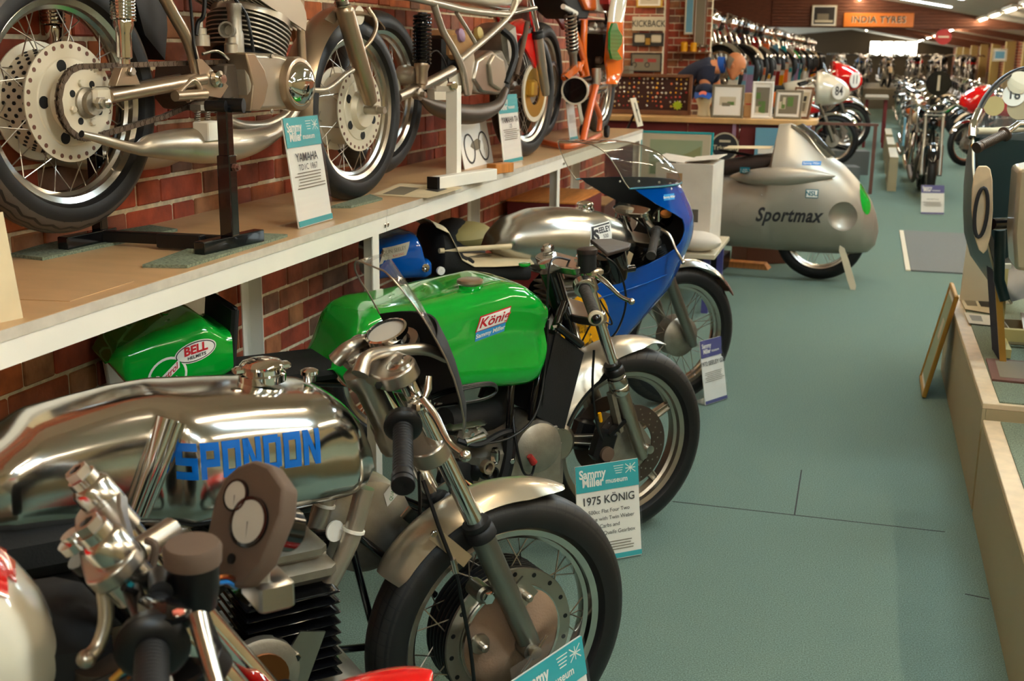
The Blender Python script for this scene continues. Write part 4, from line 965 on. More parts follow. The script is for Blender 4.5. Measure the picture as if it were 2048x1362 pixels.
MB().tube([P(1059, 912, -.14), P(1068, 926, -.14)], [.009, .012], 12).build('plug_cap', 'badge_red', kg)
for cc, dx in (('orange_stand', 0), ('p_light', 5), ('lime', 8)): cable(kg, [P(930, 960, -.1), P(945+dx, 972, -.11), P(965+dx, 962, -.1)], .0016, cc, 'wire', n=5)
# frame tubes, gearbox and plates behind
for s in (-1, 1):
    v = .08*s
    MB().tube([P(1120, 600, 0)+Vector((0, v*.3, 0)), P(1040, 790, 0)+Vector((0, v, 0)), P(1025, 1000, 0)+Vector((0, v, 0)), P(900, 1040, 0)+Vector((0, v, 0)), P(700, 960, 0)+Vector((0, v, 0))], .014, 12, smooth=4).build('frame_tube', 'black_gloss', kg)
MB().tube([P(1030, 700, -.05), P(1022, 790, -.1), P(1018, 860, -.1)], .011, 12).build('frame_tube', 'black_gloss', kg)
MB().tube([P(1110, 560, 0), P(1140, 660, 0), P(1150, 720, 0)], .02, 12).build('down_tube', 'black_gloss', kg)
q_ = P(1050, 880, -.03); MB().lathe([(.0, -.1), (.05, -.1), (.078, -.085), (.085, -.06), (.085, .08)], q_, (0, 1, 0), 32).build('gearbox_cover', 'alu_cast', kg)
blob(1100, 868, -.1, (.05, .012, .05), 'silver_paint', 'mount_plate', ch=.003)
bolt(kg, P(1024, 922, -.13), (0, -1, 0), .009, .005, 'alu')
rw = wheel(kg, 'rear_wheel', (-1.36, AX), .318, .056, .243, 'tyre_slant', 'alu_satin', 0, .05, .045, seg=48)
for k in range(5):
    a = math.radians(80-72*k); MB().bar((.04*math.cos(a), 0, .04*math.sin(a)), (.218*math.cos(a), 0, .218*math.sin(a)), .024, .03, up=(0, 1, 0)).build('wheel_spoke', 'alu_satin', rw, bevel=.002)
for s in (-1, 1): MB().tube([(-.95, s*.09, .33), (-1.36, s*.1, AX)], .018, 12).build('swingarm', 'black_gloss', kg)
MB().tube([(-.62, .0, .6), (-.95, .06, .62), (-1.45, .06, .7)], .012, 10).build('seat_rail', 'black_gloss', kg)
# ================================================================ BLUE-FAIRED RACER
Y = Fr(-.7569, 5.1673, 0, math.radians(46))
sy_ = empty('motorcycle', Y.o, Y.hd, 'racing motorcycle with a blue handlebar fairing and clear screen beside the white carton', 'motorcycle')
def P(px, py, v=0.): return Y.L(px, py, v)
yt = sidebody(Y, [(965, 488), (976, 464), (1012, 433), (1061, 416), (1104, 412), (1151, 413), (1194, 417), (1232, 431), (1256, 452), (1266, 474)],
   [(965, 500), (1000, 518), (1018, 528), (1061, 545), (1110, 555), (1160, 556), (1215, 546), (1255, 522), (1266, 500)],
   W_([(0, .05), (.1, .11), (.35, .15), (.6, .165), (.85, .14), (1, .06)]), n=46, m=34, ex=2.5, ufix=(.02, -.03)).build('fuel_tank', 'alu_tank', sy_, smooth=180)
for v in yt.data.vertices:   # knee hollows
    if abs(v.co.y) > .05:
        k = math.exp(-((v.co.x+.72)/.14)**2)*math.exp(-((v.co.z-.67)/.07)**2); v.co.y -= math.copysign(.035*k, v.co.y)
filler(yt, hit(Y, yt, 1170, 417), .034, hinge=False)
lo = P(1205, 468, -.16); ux = P(1225, 466, -.16)-P(1185, 474, -.16)
sticker(sy_, yt, lo, .115, .078, 'plastic_white', [], ux=ux, sk=.006); sticker(sy_, yt, lo, .107, .07, 'ink', [], ux=ux, sk=.006, lift=.002)
sticker(sy_, yt, lo+Vector((.006, 0, .002)), .096, .056, 'plastic_white', [('S', -.036, -.006, .062, 'ink', dict(bold=.05)), ('EELEY', .013, .012, .03, 'ink', dict(bold=.04, sx=.85)), ('500', .014, -.014, .022, 'ink', dict(sx=.9))], ux=ux, sk=.005, lift=.003)
tl = sidebody(Y, [(730, 478), (752, 468), (790, 458), (832, 452), (846, 500)], [(730, 560), (751, 556), (800, 556), (850, 553), (860, 548)], W_([(0, .11), (.3, .13), (1, .14)]), n=22, m=30, ex=4., ufix=(.02, -.06)).build('seat_hump', 'blue_paint', sy_, smooth=180)
so = P(792, 507, -.15); sticker(sy_, tl, so, .12, .045, 'p_light', [('COLIN SEELEY', 0, .006, .02, 'p_mid', dict(sx=.8)), ('RACING', .02, -.014, .012, 'ink_red', {})], ux=P(820, 500, -.15)-P(765, 517, -.15), sk=.01)
st = sidebody(Y, [(838, 446), (850, 447), (872, 470), (895, 500), (940, 512), (1000, 512), (1050, 514)], [(838, 556), (870, 553), (900, 556), (950, 560), (1050, 560)], W_([(0, .13), (.5, .12), (1, .1)]), n=30, m=24, ex=3.2, ufix=(.05, -.03)).build('seat', 'black_pad', sy_, smooth=180)
for px, py, m_ in ((849, 535, 'chrome'), (880, 541, 'plastic_white')): MB().lathe([(.016, 0), (.016, .012), (.005, .013), (0, .008)], P(px, py, -.13), (0, -1, 0), 20).build('seat_stud', m_, sy_)
fw = wheel(sy_, 'front_wheel', (0, AX), .318, .05, .243, 'tyre_slant', 'alu', 36, .07, .04, seg=60)
MB().lathe([(.0, -.07), (.03, -.07), (.055, -.058), (.085, -.05), (.092, -.044), (.092, .02), (.07, .04), (0, .05)], (0, 0, 0), (0, 1, 0), 36).build('drum', 'alu_cast', fw)
TOPy, SEALy = (-.262, .90), (-.122, .61)
for y in (-.095, .095): fk = fork_leg(sy_, TOPy, SEALy, (.03, .29), y, .0175, .026, boot=.15)
YD = Vector((SEALy[0]-TOPy[0], 0, SEALy[1]-TOPy[1])).normalized()
mg = guard(sy_, (0, AX), .352, .066, math.radians(42), math.radians(120), 'alu', dep=.03)
guard(mg, (0, AX), .350, .067, math.radians(30), math.radians(44), 'plum_brown', name='guard_flap', dep=.03, n=8)
for px, py in ((1413, 532), (1420, 540)): bolt(mg, P(px, py, -.04), (.5, -.3, .8), .009, .006)
# fairing shell: rear edge, nose and half width as functions of height
FZ = [.30, .36, .46, .56, .64, .70, .74, .78, .83, .87, .91, .94, .96, .99, 1.02]
RE = [-.56, -.58, -.62, -.66, -.56, -.30, -.17, -.115, -.10, -.12, -.2, -.27, -.30, -.36, -.40]
NO = [-.40, -.36, -.21, -.08, -.03, .00, .02, .035, .04, .035, .02, .0, -.01, -.03, -.06]
HW = [.15, .17, .19, .2, .205, .21, .215, .22, .22, .22, .21, .205, .2, .2, .2]
outer = []
for z in np.linspace(.30, 1.02, 30):
    re, no, hw_ = (float(np.interp(z, FZ, q)) for q in (RE, NO, HW)); ring = []
    cut = z < .70; uc = min(-.42, no-.1); t0 = 0
    # angle where the surface reaches the rear edge
    a = no-uc
    def pt(th, k=1.): return Vector((uc+(a-(1-k)*.004)*max(0, math.cos(th))**.8 if abs(th) < PI/2 else uc, (hw_-(1-k)*.004)*math.sin(max(-PI/2, min(PI/2, th))), z))
    # front half ellipse then straight back to the rear edge
    pts = []
    if re > uc: th1 = math.acos(min(1, ((re-uc)/a))**(1/.8)) if re < no else 0
    else: th1 = PI/2
    if z < .50: thf = .55*(1-(z-.3)/.2)**.5 # open belly in front: wheel passes through
    else: thf = 0
    seq = [-th1+2*th1*i/30 for i in range(31)]
    for th in seq:
        p_ = pt(th); 
        if re <= uc and abs(th) >= PI/2-1e-6: p_.x = re
        pts.append(p_)
    outer.append(pts)
def shell(rows, t, flt):
    mb = MB(); n = len(rows[0]); R0 = [[Vector(p) for p in r] for r in rows]; R1 = [[Vector((p.x-t*.6, p.y*(1-t/.2), p.z)) for p in r] for r in rows]
    o = len(R0)*n; mb.v = [tuple(p) for r in R0 for p in r]+[tuple(p) for r in R1 for p in r]; m_ = len(R0)
    F = {(i, k) for i in range(m_-1) for k in range(n-1) if flt(i, k, R0[i][k])}
    for (i, k) in F:
        q = (i*n+k, i*n+k+1, (i+1)*n+k+1, (i+1)*n+k); mb.f.append(q); mb.f.append(tuple(o+x for x in q[::-1]))
        for (di, dk, e) in ((-1, 0, (q[0], q[1])), (1, 0, (q[2], q[3])), (0, -1, (q[3], q[0])), (0, 1, (q[1], q[2]))):
            if (i+di, k+dk) not in F: mb.f.append((e[0], o+e[0], o+e[1], e[1]))
    return mb
fa = shell(outer, .004, lambda i, k, p: not (p.z < .50 and 9 < k < 20)).build('fairing', 'blue_dark', sy_, smooth=60)
fa.data.materials.append(M('black_matt'))
for pl_ in fa.data.polygons:
    if all(i >= 30*31 for i in pl_.vertices): pl_.material_index = 1
# upper part in lighter paint, slightly proud
up = [[Vector((p.x+.003*0, p.y*1.006, p.z)) for p in r] for r in outer[14:]]
# yellow number disc with a 5
no_ = P(1178, 655, -.25); n0 = P(1172, 690, -.25)
sticker(sy_, fa, no_, .27, .30, 'yellow', [], shape='oval', lift=.002)
vs, fs = text_geo('5', .26, bold=.03); wrap('lettering', vs, fs, no_+Vector((-.01, 0, -.02)), (1, 0, 0), (0, 0, 1), fa, 'ink', sy_, (0, 1, 0), lift=.004)
sm = P(1345, 395, -.2); sticker(sy_, fa, sm, .07, .025, 'sky_blue', [('Sammy Miller', 0, 0, .014, 'plastic_white', dict(bold=.03))], lift=.002)
ln = [P(1150, 594, -.2), P(1200, 584, -.2), P(1250, 572, -.2)]
MB().tube([Vector((-.62, -.203, .56)), Vector((-.5, -.207, .585)), Vector((-.36, -.209, .61)), Vector((-.2, -.185, .64))], .003, 6, smooth=4).build('fairing_seam', 'blue_paint', fa)
# screen bubble
sc_r = []
for i in range(14):
    s = i/13; z = 1.015+.18*math.sin(s*PI/2)*1.0; nose = -.04-.34*s**1.5; re = -.42-.16*s**.8*(1-.0*s); hw_ = .198*math.sqrt(max(.0, 1-s**2.8))+.004; ring = []
    for k in range(25):
        th = -PI/2+PI*k/24; ring.append(Vector((re+(nose-re)*math.cos(th)**.75 if abs(th) < PI/2-1e-6 else re, hw_*math.sin(th), z-.02*0)))
    sc_r.append(ring)
scr = shell(sc_r, .002, lambda i, k, p: True).build('screen', 'screen', sy_, smooth=70)
MB().tube([r[0]-Vector((0, 0, 0)) for r in sc_r], .0022, 6).build('screen_edge', 'alu_satin', scr); MB().tube([r[-1] for r in sc_r], .0022, 6).build('screen_edge', 'alu_satin', scr)
MB().tube([r*1.0+Vector((0, 0, .0)) for r in sc_r[0]], .004, 8).build('screen_trim', 'teal_dark', scr)
for k in (2, 5, 8, 11, 14, 18, 21): q = outer[-1][4+k]; MB().ball(q+Vector((0, -.003 if q.y < 0 else .003, -.02)), .006, 10, 6).build('screen_screw', 'plastic_white', scr)
# cockpit
clamp_plate(sy_, Vector((-.262, 0, .895)), YD, .095, .05, .022, 'alu', 'top_yoke', .028)
clamp_plate(sy_, Vector((-.205, 0, .765)), YD, .095, .05, .026, 'alu_satin', 'bottom_yoke', .03)
g0, g1 = P(1313, 463, -.14), P(1302, 512, -.27)
MB().tube([Vector((-.25, -.1, .86)), g0], .012, 12).build('clip_on_bar', 'alu', sy_); grip(sy_, g0, g1, .0175, 'rubber_worn')
lever(sy_, [P(1320, 458, -.15), P(1338, 470, -.19), P(1352, 500, -.22), P(1366, 525, -.24)], 'alu', ball=.009)
MB().tube([P(1317, 443, -.1), P(1317, 420, -.1)], .006, 8).build('breather', 'chrome', sy_)
rc = MB().lathe([(.0, -.05), (.035, -.05), (.04, -.02), (.04, .0), (0, .004)], P(1320, 430, .03), (-.8, 0, .6), 28).build('rev_counter', 'black_gloss', sy_)
MB().ring([(.036, 0), (.042, 0), (.042, .008), (.036, .008)], P(1320, 430, .03), (-.8, 0, .6), 28).build('bezel', 'chrome', rc)
MB().lathe([(.024, 0), (.024, .012), (0, .014)], P(1332, 430, -.08), (-.3, -.3, .9), 20).build('reservoir_cap', 'pine', sy_)
MB().box(P(1250, 420, .02), (.05, .1, .03), ch=.008).build('steering_damper_bracket', 'alu_cast', sy_)
for dv in (0, .03, -.03): cable(sy_, [P(1262, 432, dv), P(1290, 455, dv-.05), P(1300, 490, dv), P(1285, 520, dv)], .004, 'black')
for s in (-1, 1):
    MB().tube([(-.32, 0, .86), (-.45, .1*s, .6), (-.5, .11*s, .2), (-.9, .11*s, .2), (-1.0, .1*s, .45), (-1.3, .1*s, .66)], .013, 12, smooth=4).build('frame_tube', 'black_gloss', sy_)
    MB().tube([(-1.0, .1*s, .4), (-1.36, .1*s, AX)], .016, 10).build('swingarm', 'black_gloss', sy_)
eg = MB().box((-.68, 0, .36), (.36, .24, .26), ch=.05).build('crankcase', 'alu_cast', sy_); fins(sy_, (-.6, 0, .55), (.18, .2, .14), 6, 'alu_cast', 'cylinder')
wheel(sy_, 'rear_wheel', (-1.37, AX), .318, .055, .243, 'tyre_slant', 'alu', 24, .08, .04, single=False, seg=48)
# ================================================================ NSU-style dustbin streamliner
N = Fr(-.2542, 8.5612, 0, math.radians(-4.6))
ns = empty('streamliner_motorcycle', N.o, N.hd, 'matt silver fully enclosed streamliner racing motorcycle with round nose and script lettering', 'motorcycle')
def P(px, py, v=0.): return N.L(px, py, v)
mat('streamliner', 'a9a294', .42, metal=.55, noise=.03, nscale=5)
nb = sidebody(N, [(1330, 352), (1430, 347), (1458, 343), (1500, 340), (1525, 335), (1543, 322), (1553, 300), (1558, 248), (1586, 246), (1610, 264), (1640, 292), (1670, 318), (1687, 329), (1718, 363), (1743, 402), (1752, 428), (1756, 448), (1757, 462)],
   [(1330, 480), (1436, 489), (1500, 494), (1559, 499), (1640, 505), (1701, 507), (1735, 504), (1750, 490), (1757, 464)],
   W_([(0, .2), (.3, .26), (.55, .27), (.75, .25), (.86, .21), (.94, .15), (.98, .09), (1, .0)]), n=90, m=48, ex=2.3, ufix=(0, 0), topk=.0).build('fairing_body', 'streamliner', ns, smooth=180)
for v in nb.data.vertices:   # narrow the raised windscreen part
    if v.co.z > .80: v.co.y *= max(.45, 1-(v.co.z-.80)*2.1)
cutr = MB().ball(P(1690, 434, -.23)+Vector((0, .0, 0)), .112, 40, 24, (1, .75, .95)).build('cut', 'streamliner', ns)
bo = nb.modifiers.new('b', 'BOOLEAN'); bo.object = cutr; bo.operation = 'DIFFERENCE'; bo.solver = 'EXACT'
dg = bpy.context.evaluated_depsgraph_get(); nm = bpy.data.meshes.new_from_object(nb.evaluated_get(dg)); nb.modifiers.clear(); nb.data = nm; bpy.data.objects.remove(cutr)
nm.shade_smooth(); nm.set_sharp_from_angle(angle=math.radians(45))
# side spindle bulge
sp0, sp1 = P(1458, 352, -.2), P(1672, 351, -.2); rg = []
for i in range(31):
    s = i/30; r = .066*math.sin(PI*s**.92)**.75+.001; c_ = sp0.lerp(sp1, s)
    rg.append([(c_.x, c_.y-.0+r*.95*math.cos(a)*1.0-.035*math.sin(PI*s), c_.z-.004+r*math.sin(a)) for a in (2*PI*k/24 for k in range(24))])
MB().loft(rg).build('arm_bulge', 'streamliner', ns, smooth=180)
ux = P(1640, 436, -.26)-P(1505, 432, -.26)
so = P(1573, 433, -.3); sc = ux.length
vs, fs = text_geo('Sportmax', .15, bold=.03, shear=.35, sx=1.0, sp=1.1); kx = sc/(max(v[0] for v in vs)-min(v[0] for v in vs)); wrap('lettering', [(x*kx, y*.9) for x, y in vs], fs, so, ux, (0, 0, 1), nb, 'ink', ns, (0, 1, 0), lift=.002, maxl=.03)
b1 = P(1622, 389, -.3); sticker(ns, nb, b1, .085, .06, 'teal_dark', [], lift=.002); sticker(ns, nb, b1, .075, .048, 'plastic_white', [('NSU', 0, 0, .045, 'teal_dark', dict(bold=.03))], lift=.003)
b2 = P(1619, 329, -.3); sticker(ns, nb, b2, .12, .026, 'ink_blue', [('Sammy Miller', 0, 0, .02, 'plastic_white', {})], lift=.002)
b3 = P(1490, 336, -.3); sticker(ns, nb, b3+Vector((0, 0, -.02)), .07, .05, 'teal_dark', [('NSU', 0, 0, .035, 'plastic_white', dict(bold=.02))], lift=.002)
gp_ = P(1736, 400, -.12); sticker(ns, nb, gp_+Vector((.0, 0, 0)), .10, .20, 'green_paint', [], dirn=(-.6, 1, 0), ux=(.6, .8, 0), shape='oval', lift=.002)
for px, py in ((1523, 390), (1538, 388), (1585, 380)): MB().ball(P(px, py, -.262), .006, 10, 6).build('fastener', 'chrome', ns)
MB().ring([(.083, -.001), (.086, -.001), (.086, .001), (.083, .001)], P(1490, 428, -.264), (0, 1, 0), 40).build('access_panel', 'streamliner', ns)
# small tinted windscreen on top
mb = MB(); A_ = [P(1588, 254, -.05), P(1612, 272, -.07), P(1634, 296, -.09), P(1652, 318, -.1)]; B_ = [Vector((p.x+.02, -p.y, p.z)) for p in A_]
for k in range(3): pass
rg = []
for a, b in zip(A_, B_):
    rg.append([a.lerp(b, s)+Vector((.04*math.sin(PI*s), 0, .025*math.sin(PI*s))) for s in (i/10 for i in range(11))])
mb.loft(rg, cap=False, wrap=False); mb.build('windscreen', 'screen_dark', ns, smooth=70)
MB().tube([A_[0]+Vector((-.02, 0, .01)), A_[1]+Vector((0, 0, .012)), A_[2], A_[3]], .007, 8, smooth=4).build('screen_rim', 'alu', ns)
fw = wheel(ns, 'front_wheel', (0, .315), .315, .042, .24, 'rubber', 'alu', 36, .07, .035, seg=56)
MB().tube([P(1440, 300, 0), P(1540, 318, 0)], .01).build('seat_edge', 'black', ns)
# black tank pad behind the screen and brown cover sheet
pd = sidebody(N, [(1400, 330), (1448, 318), (1500, 310), (1548, 305)], [(1400, 350), (1480, 350), (1530, 345), (1550, 330)], W_([(0, .15), (1, .17)]), n=16, m=20, ex=3, ufix=(0, 0)).build('seat_pad', 'brown_leather', ns, smooth=180)
wheel(ns, 'rear_wheel', (-1.3, .315), .315, .045, .24, 'rubber', 'alu', 24, .07, .035, single=False, seg=40)
cp = empty('card_sheet', N.o+N.f*P(1497, 308)[0]+np.array([0, 0, P(1497, 303)[2]+.03]), N.hd, 'buff card sheet lying on the seat of the matt silver streamliner', 'card')
MB().box((0, 0, 0), (.32, .26, .004), rz=.05, ry=-.03, ch=.001).build('sheet', 'paper_old', cp, smooth=0)
tagp = empty('paddle_tag', N.o+N.f*.26+N.n*-.31, N.hd, 'long buff cardboard luggage tag leaning on the streamliner wheel', 'tag')
q = [Vector((p.x-.26, 0, p.z)) for p in (P(1678, 492, -.31), P(1688, 498, -.31), P(1698, 525, -.31), P(1712, 572, -.31), P(1710, 583, -.31), P(1702, 582, -.31), P(1694, 560, -.31), P(1683, 522, -.31), P(1677, 503, -.31))]
MB().prism([p+Vector((0, (p.z)*.12, 0)) for p in q], (0, -.002, 0), (0, .002, 0)).build('card', 'p_light', tagp, smooth=0)
# ================================================================ GOLD RACER ON THE SHELF (nearest)
A = Fr(-1.676, 3.7073, 1.0516, math.radians(82.5))
ga = empty('motorcycle', A.o, A.hd, 'champagne gold racing motorcycle on a black stand, cream drilled drums and chrome clutch dome', 'motorcycle')
def P(px, py, v=0.): return A.L(px, py, v)
RA = (-1.297, .369)
rw = wheel(ga, 'rear_wheel', RA, .312, .05, .243, 'tyre_zig', 'alu', 36, .13, .042)
for ch in list(rw.children):
    if ch.name.startswith('hub'): bpy.data.objects.remove(ch)
def drum(parent, yn, yf, r, holes=30, big=5, flange='drum_cream'):
    hb = MB().lathe([(.02, yf), (r, yf), (r, yf-.004), (r*.86, yf-.008), (r*.84, yn+.012), (r*.86, yn+.006), (r, yn+.004), (r, yn), (r*.74, yn), (r*.72, yn-.003), (r*.5, yn-.006), (r*.42, yn-.022), (.02, yn-.022)], (0, 0, 0), (0, 1, 0), 56).build('drum', flange, parent)
    for k in range(holes):
        a = 2*PI*k/holes; MB().lathe([(.0055, 0), (.0055, .0012), (0, .0012)], (r*.92*math.cos(a), yn+.0005, r*.92*math.sin(a)), (0, -1, 0), 10).build('flange_hole', 'plum_brown', hb)
    for k in range(big):
        a = 2*PI*k/big+.6; MB().lathe([(.0145, 0), (.0145, .0012), (0, .0012)], (r*.62*math.cos(a), yn-.0042, r*.62*math.sin(a)), (0, -1, 0), 18).build('lightening_hole', 'black_matt', hb)
    for k in range(60):
        pass
    return hb
hb = drum(rw, -.040, .06, .140)
spk = MB()
for i in range(5):
    y = .045-.016*i
    for k in range(26): a = 2*PI*(k+.5*(i % 2))/26; spk.lathe([(.005, 0), (.005, .0035), (0, .0035)], (.118*math.cos(a), y, .118*math.sin(a)), (math.cos(a), 0, math.sin(a)), 6)
tag(spk.build('drum_drillings', 'black_matt', rw), kind='stuff')
# sprocket, chain
SY = -.085; r_s = .080
pr = []
spr = MB(); n_ = 42; ring = []
for k in range(n_*2): a = 2*PI*k/(n_*2); rr = r_s-(.004 if k % 2 else -.001); ring.append(Vector((rr*math.cos(a), SY, rr*math.sin(a))))
spr.prism(ring, (0, -.003, 0), (0, .003, 0)); so_ = spr.build('sprocket', 'drum_cream', rw, smooth=0)
for k in range(8):
    a = 2*PI*k/8+.3; MB().lathe([(.0085, 0), (.0085, .001), (0, .001)], (.047*math.cos(a), SY-.0032, .047*math.sin(a)), (0, -1, 0), 12).build('sprocket_hole', 'black_matt', rw) if k % 2 else bolt(rw, (.047*math.cos(a), SY-.003, .047*math.sin(a)), (0, -1, 0), .009, .008, 'drum_cream')
MB().lathe([(.036, 0), (.036, .02), (.028, .026), (.028, .04), (0, .04)], (0, SY+.01, 0), (0, -1, 0), 28).build('hub_boss', 'alu_cast', rw)
FS = P(446, 152, SY); FS.y = SY; rf = .037
C1 = Vector((RA[0], SY, RA[1])); dd = FS-C1; dl = dd.length; th = math.atan2(dd.z, dd.x); be = math.asin((r_s+.002-rf)/dl)
path = []
rl = r_s+.003
a0 = th+PI/2-be; a1 = th-PI/2+be
top0 = C1+Vector((math.cos(a0), 0, math.sin(a0)))*rl; top1 = FS+Vector((math.cos(a0), 0, math.sin(a0)))*rf
b0 = C1+Vector((math.cos(a1), 0, math.sin(a1)))*rl; b1 = FS+Vector((math.cos(a1), 0, math.sin(a1)))*rf
def samp(a, b, n): return [a.lerp(b, i/n) for i in range(n)]
mid_b = b0.lerp(b1, .5)+Vector((0, 0, -.012))
path = samp(top1, top0, 40)
na = 24
for i in range(na+1): q = a0+(2*PI-(a0-a1))*i/na; path.append(C1+Vector((math.cos(q), 0, math.sin(q)))*rl)
path += samp(b0, mid_b, 20)+samp(mid_b, b1, 20)
for i in range(9): q = a1-0+ (a0-a1)*i/8; path.append(FS+Vector((math.cos(q), 0, math.sin(q)))*rf)
# resample at link pitch
def resample(pts, step):
    out = [pts[0]]; acc = 0
    for a, b in zip(pts[:-1], pts[1:]):
        L_ = (b-a).length; 
        while acc+L_ >= step:
            t = (step-acc)/L_; a = a.lerp(b, t); out.append(a); L_ = (b-a).length; acc = 0
        acc += L_
    return out
def link_mesh(wide, m):
    mb = MB(); p_ = .0185
    for s in (-1, 1):
        y = s*wide; ring = []
        for k in range(16):
            a = 2*PI*k/16; r = .0090; ring.append(Vector((math.copysign(p_/2, math.cos(a))+r*math.cos(a), y, r*math.sin(a)*(.72 if abs(math.cos(a)) < .5 else 1))))
        mb.prism(ring, (0, -.0009, 0), (0, .0009, 0))
    for s in (-1, 1): mb.lathe([(.0055, -wide-.002), (.0055, wide+.002)], (s*p_/2, 0, 0), (0, 1, 0), 8)
    o = mb.build('chain_link', m); me = o.data; bpy.data.objects.remove(o); return me
mat('chain_steel', '6a5a4c', .45, metal=.8)
L1, L2 = link_mesh(.0052, 'chain_steel'), link_mesh(.0034, 'chain_steel')
cpts = resample(path+[path[0]], .0185)
chain = MB().tube([path[0], path[1]], .001, 4).build('drive_chain', 'chain_steel', ga)
for i, (a, b) in enumerate(zip(cpts[:-1], cpts[1:])):
    o = bpy.data.objects.new('chain_link', L1 if i % 2 else L2); COL.objects.link(o); o.parent = chain; c_ = (a+b)/2; o.location = c_; d_ = b-a
    o.rotation_euler = (0, -math.atan2(d_.z, d_.x), 0)
MB().lathe([(rf-.004, -.003), (rf-.004, .003)], FS, (0, 1, 0), 17).build('gearbox_sprocket', 'drum_cream', ga)
MB().lathe([(.017, 0), (.017, .012), (.01, .014), (.01, .004), (0, .004)], FS+Vector((0, -.003, 0)), (0, -1, 0), 6).build('sprocket_nut', 'alu_cast', ga, smooth=0)
# swinging arm, axle plates
for y in (-.115, .115):
    p0 = Vector((P(215, 190, -.115).x, y, P(215, 192, -.115).z)); p1 = Vector((P(405, 158, -.115).x, y, P(405, 158, -.115).z))
    MB().tube([p0, p0.lerp(p1, .3), p1], .019, 16).build('swingarm', 'gold_paint', ga)
    q = p0+Vector((-.02, 0, 0)); MB().box(q, (.06, .02, .045), ch=.008).build('axle_plate', 'drum_cream' if y < 0 else 'gold_paint', ga)
MB().lathe([(.011, 0), (.011, .03), (.007, .032), (0, .032)], (RA[0], -.125, RA[1]), (0, -1, 0), 16).build('axle', 'alu', ga)
MB().lathe([(.016, 0), (.016, .01), (0, .01)], (RA[0], -.128, RA[1]), (0, -1, 0), 6).build('axle_nut', 'alu_satin', ga, smooth=0)
pb = P(250, 158, -.135); MB().prism([P(228, 172, -.135), P(240, 135, -.135), P(262, 132, -.135), P(278, 170, -.135)], (0, -.006, 0), (0, .02, 0)).build('shock_bracket', 'gold_paint', ga, bevel=.002)
bolt(ga, P(262, 143, -.143), (0, -1, 0), .011, .008, 'alu_satin')
def shock(parent, top, bot, y, r=.026, coils=9, m_spring='chrome', m_body='chrome', bodyl=.38, wire=.0045, name='shock_absorber', core='black'):
    t_ = Vector((top[0], y, top[1])); b_ = Vector((bot[0], y, bot[1])); d = (b_-t_); L_ = d.length; d.normalize(); u, v, _ = basis(d)
    o = MB().lathe([(r*.9, L_*(1-bodyl)), (r*.95, L_*(1-bodyl)+.01), (r*.72, L_*(1-bodyl)+.03), (r*.72, L_*.93), (r*.5, L_*.95), (r*.5, L_)], t_, d, 22).build(name, m_body, parent)
    MB().lathe([(r*.55, 0), (r*.55, L_*(1-bodyl))], t_, d, 14).build('damper', core, o)
    Ls = L_*(1-bodyl)-.01; n = coils*14; MB().tube([t_+d*(.01+Ls*i/n)+u*r*math.cos(2*PI*i/14)+v*r*math.sin(2*PI*i/14) for i in range(n+1)], wire, 7, cap=True).build('spring', m_spring, o)
    return o
sb_ = P(250, 128, -.135); stp = P(243, -60, -.135)
shock(ga, (stp.x-.0, stp.z), (sb_.x, sb_.z), -.135, .026, 14, bodyl=.47)
sb2 = P(108, 75, .135); stp2 = P(100, -60, .135); shock(ga, (stp2.x, stp2.z), (sb2.x, sb2.z-.06), .135, .026, 14, bodyl=.4)
# frame tubes
T = lambda pts, r=.014, m='gold_paint', n='frame_tube', v=-.11, sm=4: MB().tube([P(a, b, v) for a, b in pts], r, 14, smooth=sm).build(n, m, ga)
T([(315, -30), (345, 25), (375, 80), (390, 130), (400, 180)], .0155); T([(315, -30), (345, 25), (375, 80), (390, 130)], .0155, v=.1)
T([(598, -60), (600, 40), (604, 120), (603, 160)], .0145, v=-.06); T([(598, -60), (600, 40), (604, 120)], .0145, v=.06)
MB().prism([P(392, 118, -.125), P(402, 118, -.125), P(455, 172, -.125), P(440, 196, -.125), P(405, 190, -.125)], (0, -.003, 0), (0, .003, 0)).build('pivot_plate', 'gold_paint', ga)
MB().lathe([(.022, 0), (.022, .014), (.012, .018), (.012, .026), (0, .026)], P(432, 158, -.13), (0, -1, 0), 22).build('pivot_bolt', 'chrome', ga)
T([(352, 190), (385, 160), (400, 185), (375, 200)], .008, v=-.13); T([(350, 192), (410, 188)], .014, v=-.13)
T([(280, 166), (360, 152)], .006, m='alu_satin', n='brake_rod', v=-.06)
# black number plates / inner guard behind the shock
MB().prism([P(262, -30, -.05), P(330, -30, -.05), P(335, 60, -.05), (P(330, 120, -.05)), (P(290, 70, -.05))], (0, .0, 0), (0, .1, 0)).build('battery_box', 'black', ga, smooth=0)
# engine
cz = P(480, 180, -.09)
cc = MB().prism([P(452, 128, -.12), P(500, 126, -.12), P(505, 226, -.12), P(465, 222, -.12), P(445, 196, -.12)], (0, 0, 0), (0, .24, 0)).build('crankcase', 'plum_brown', ga, bevel=.006)
cc.data.materials[0] = mat('case_brown', '5d5145', .6, metal=.5)
pc = [P(493, 104, -.16), P(560, 108, -.16), P(590, 118, -.16), P(612, 150, -.16), P(612, 190, -.16), P(595, 218, -.16), P(505, 222, -.16), P(500, 170, -.16)]
MB().prism(pc, (0, 0, 0), (0, .07, 0)).build('primary_cover', 'silver_paint', ga, bevel=.012)
pcx = [P(492, 106, -.165), P(510, 106, -.165), P(530, 140, -.165), P(538, 170, -.165), P(530, 205, -.165), P(520, 222, -.165), P(502, 222, -.165), P(507, 170, -.165)]
MB().prism(pcx, (0, 0, 0), (0, .07, 0)).build('cover_flange', 'gold_paint', ga, bevel=.004)
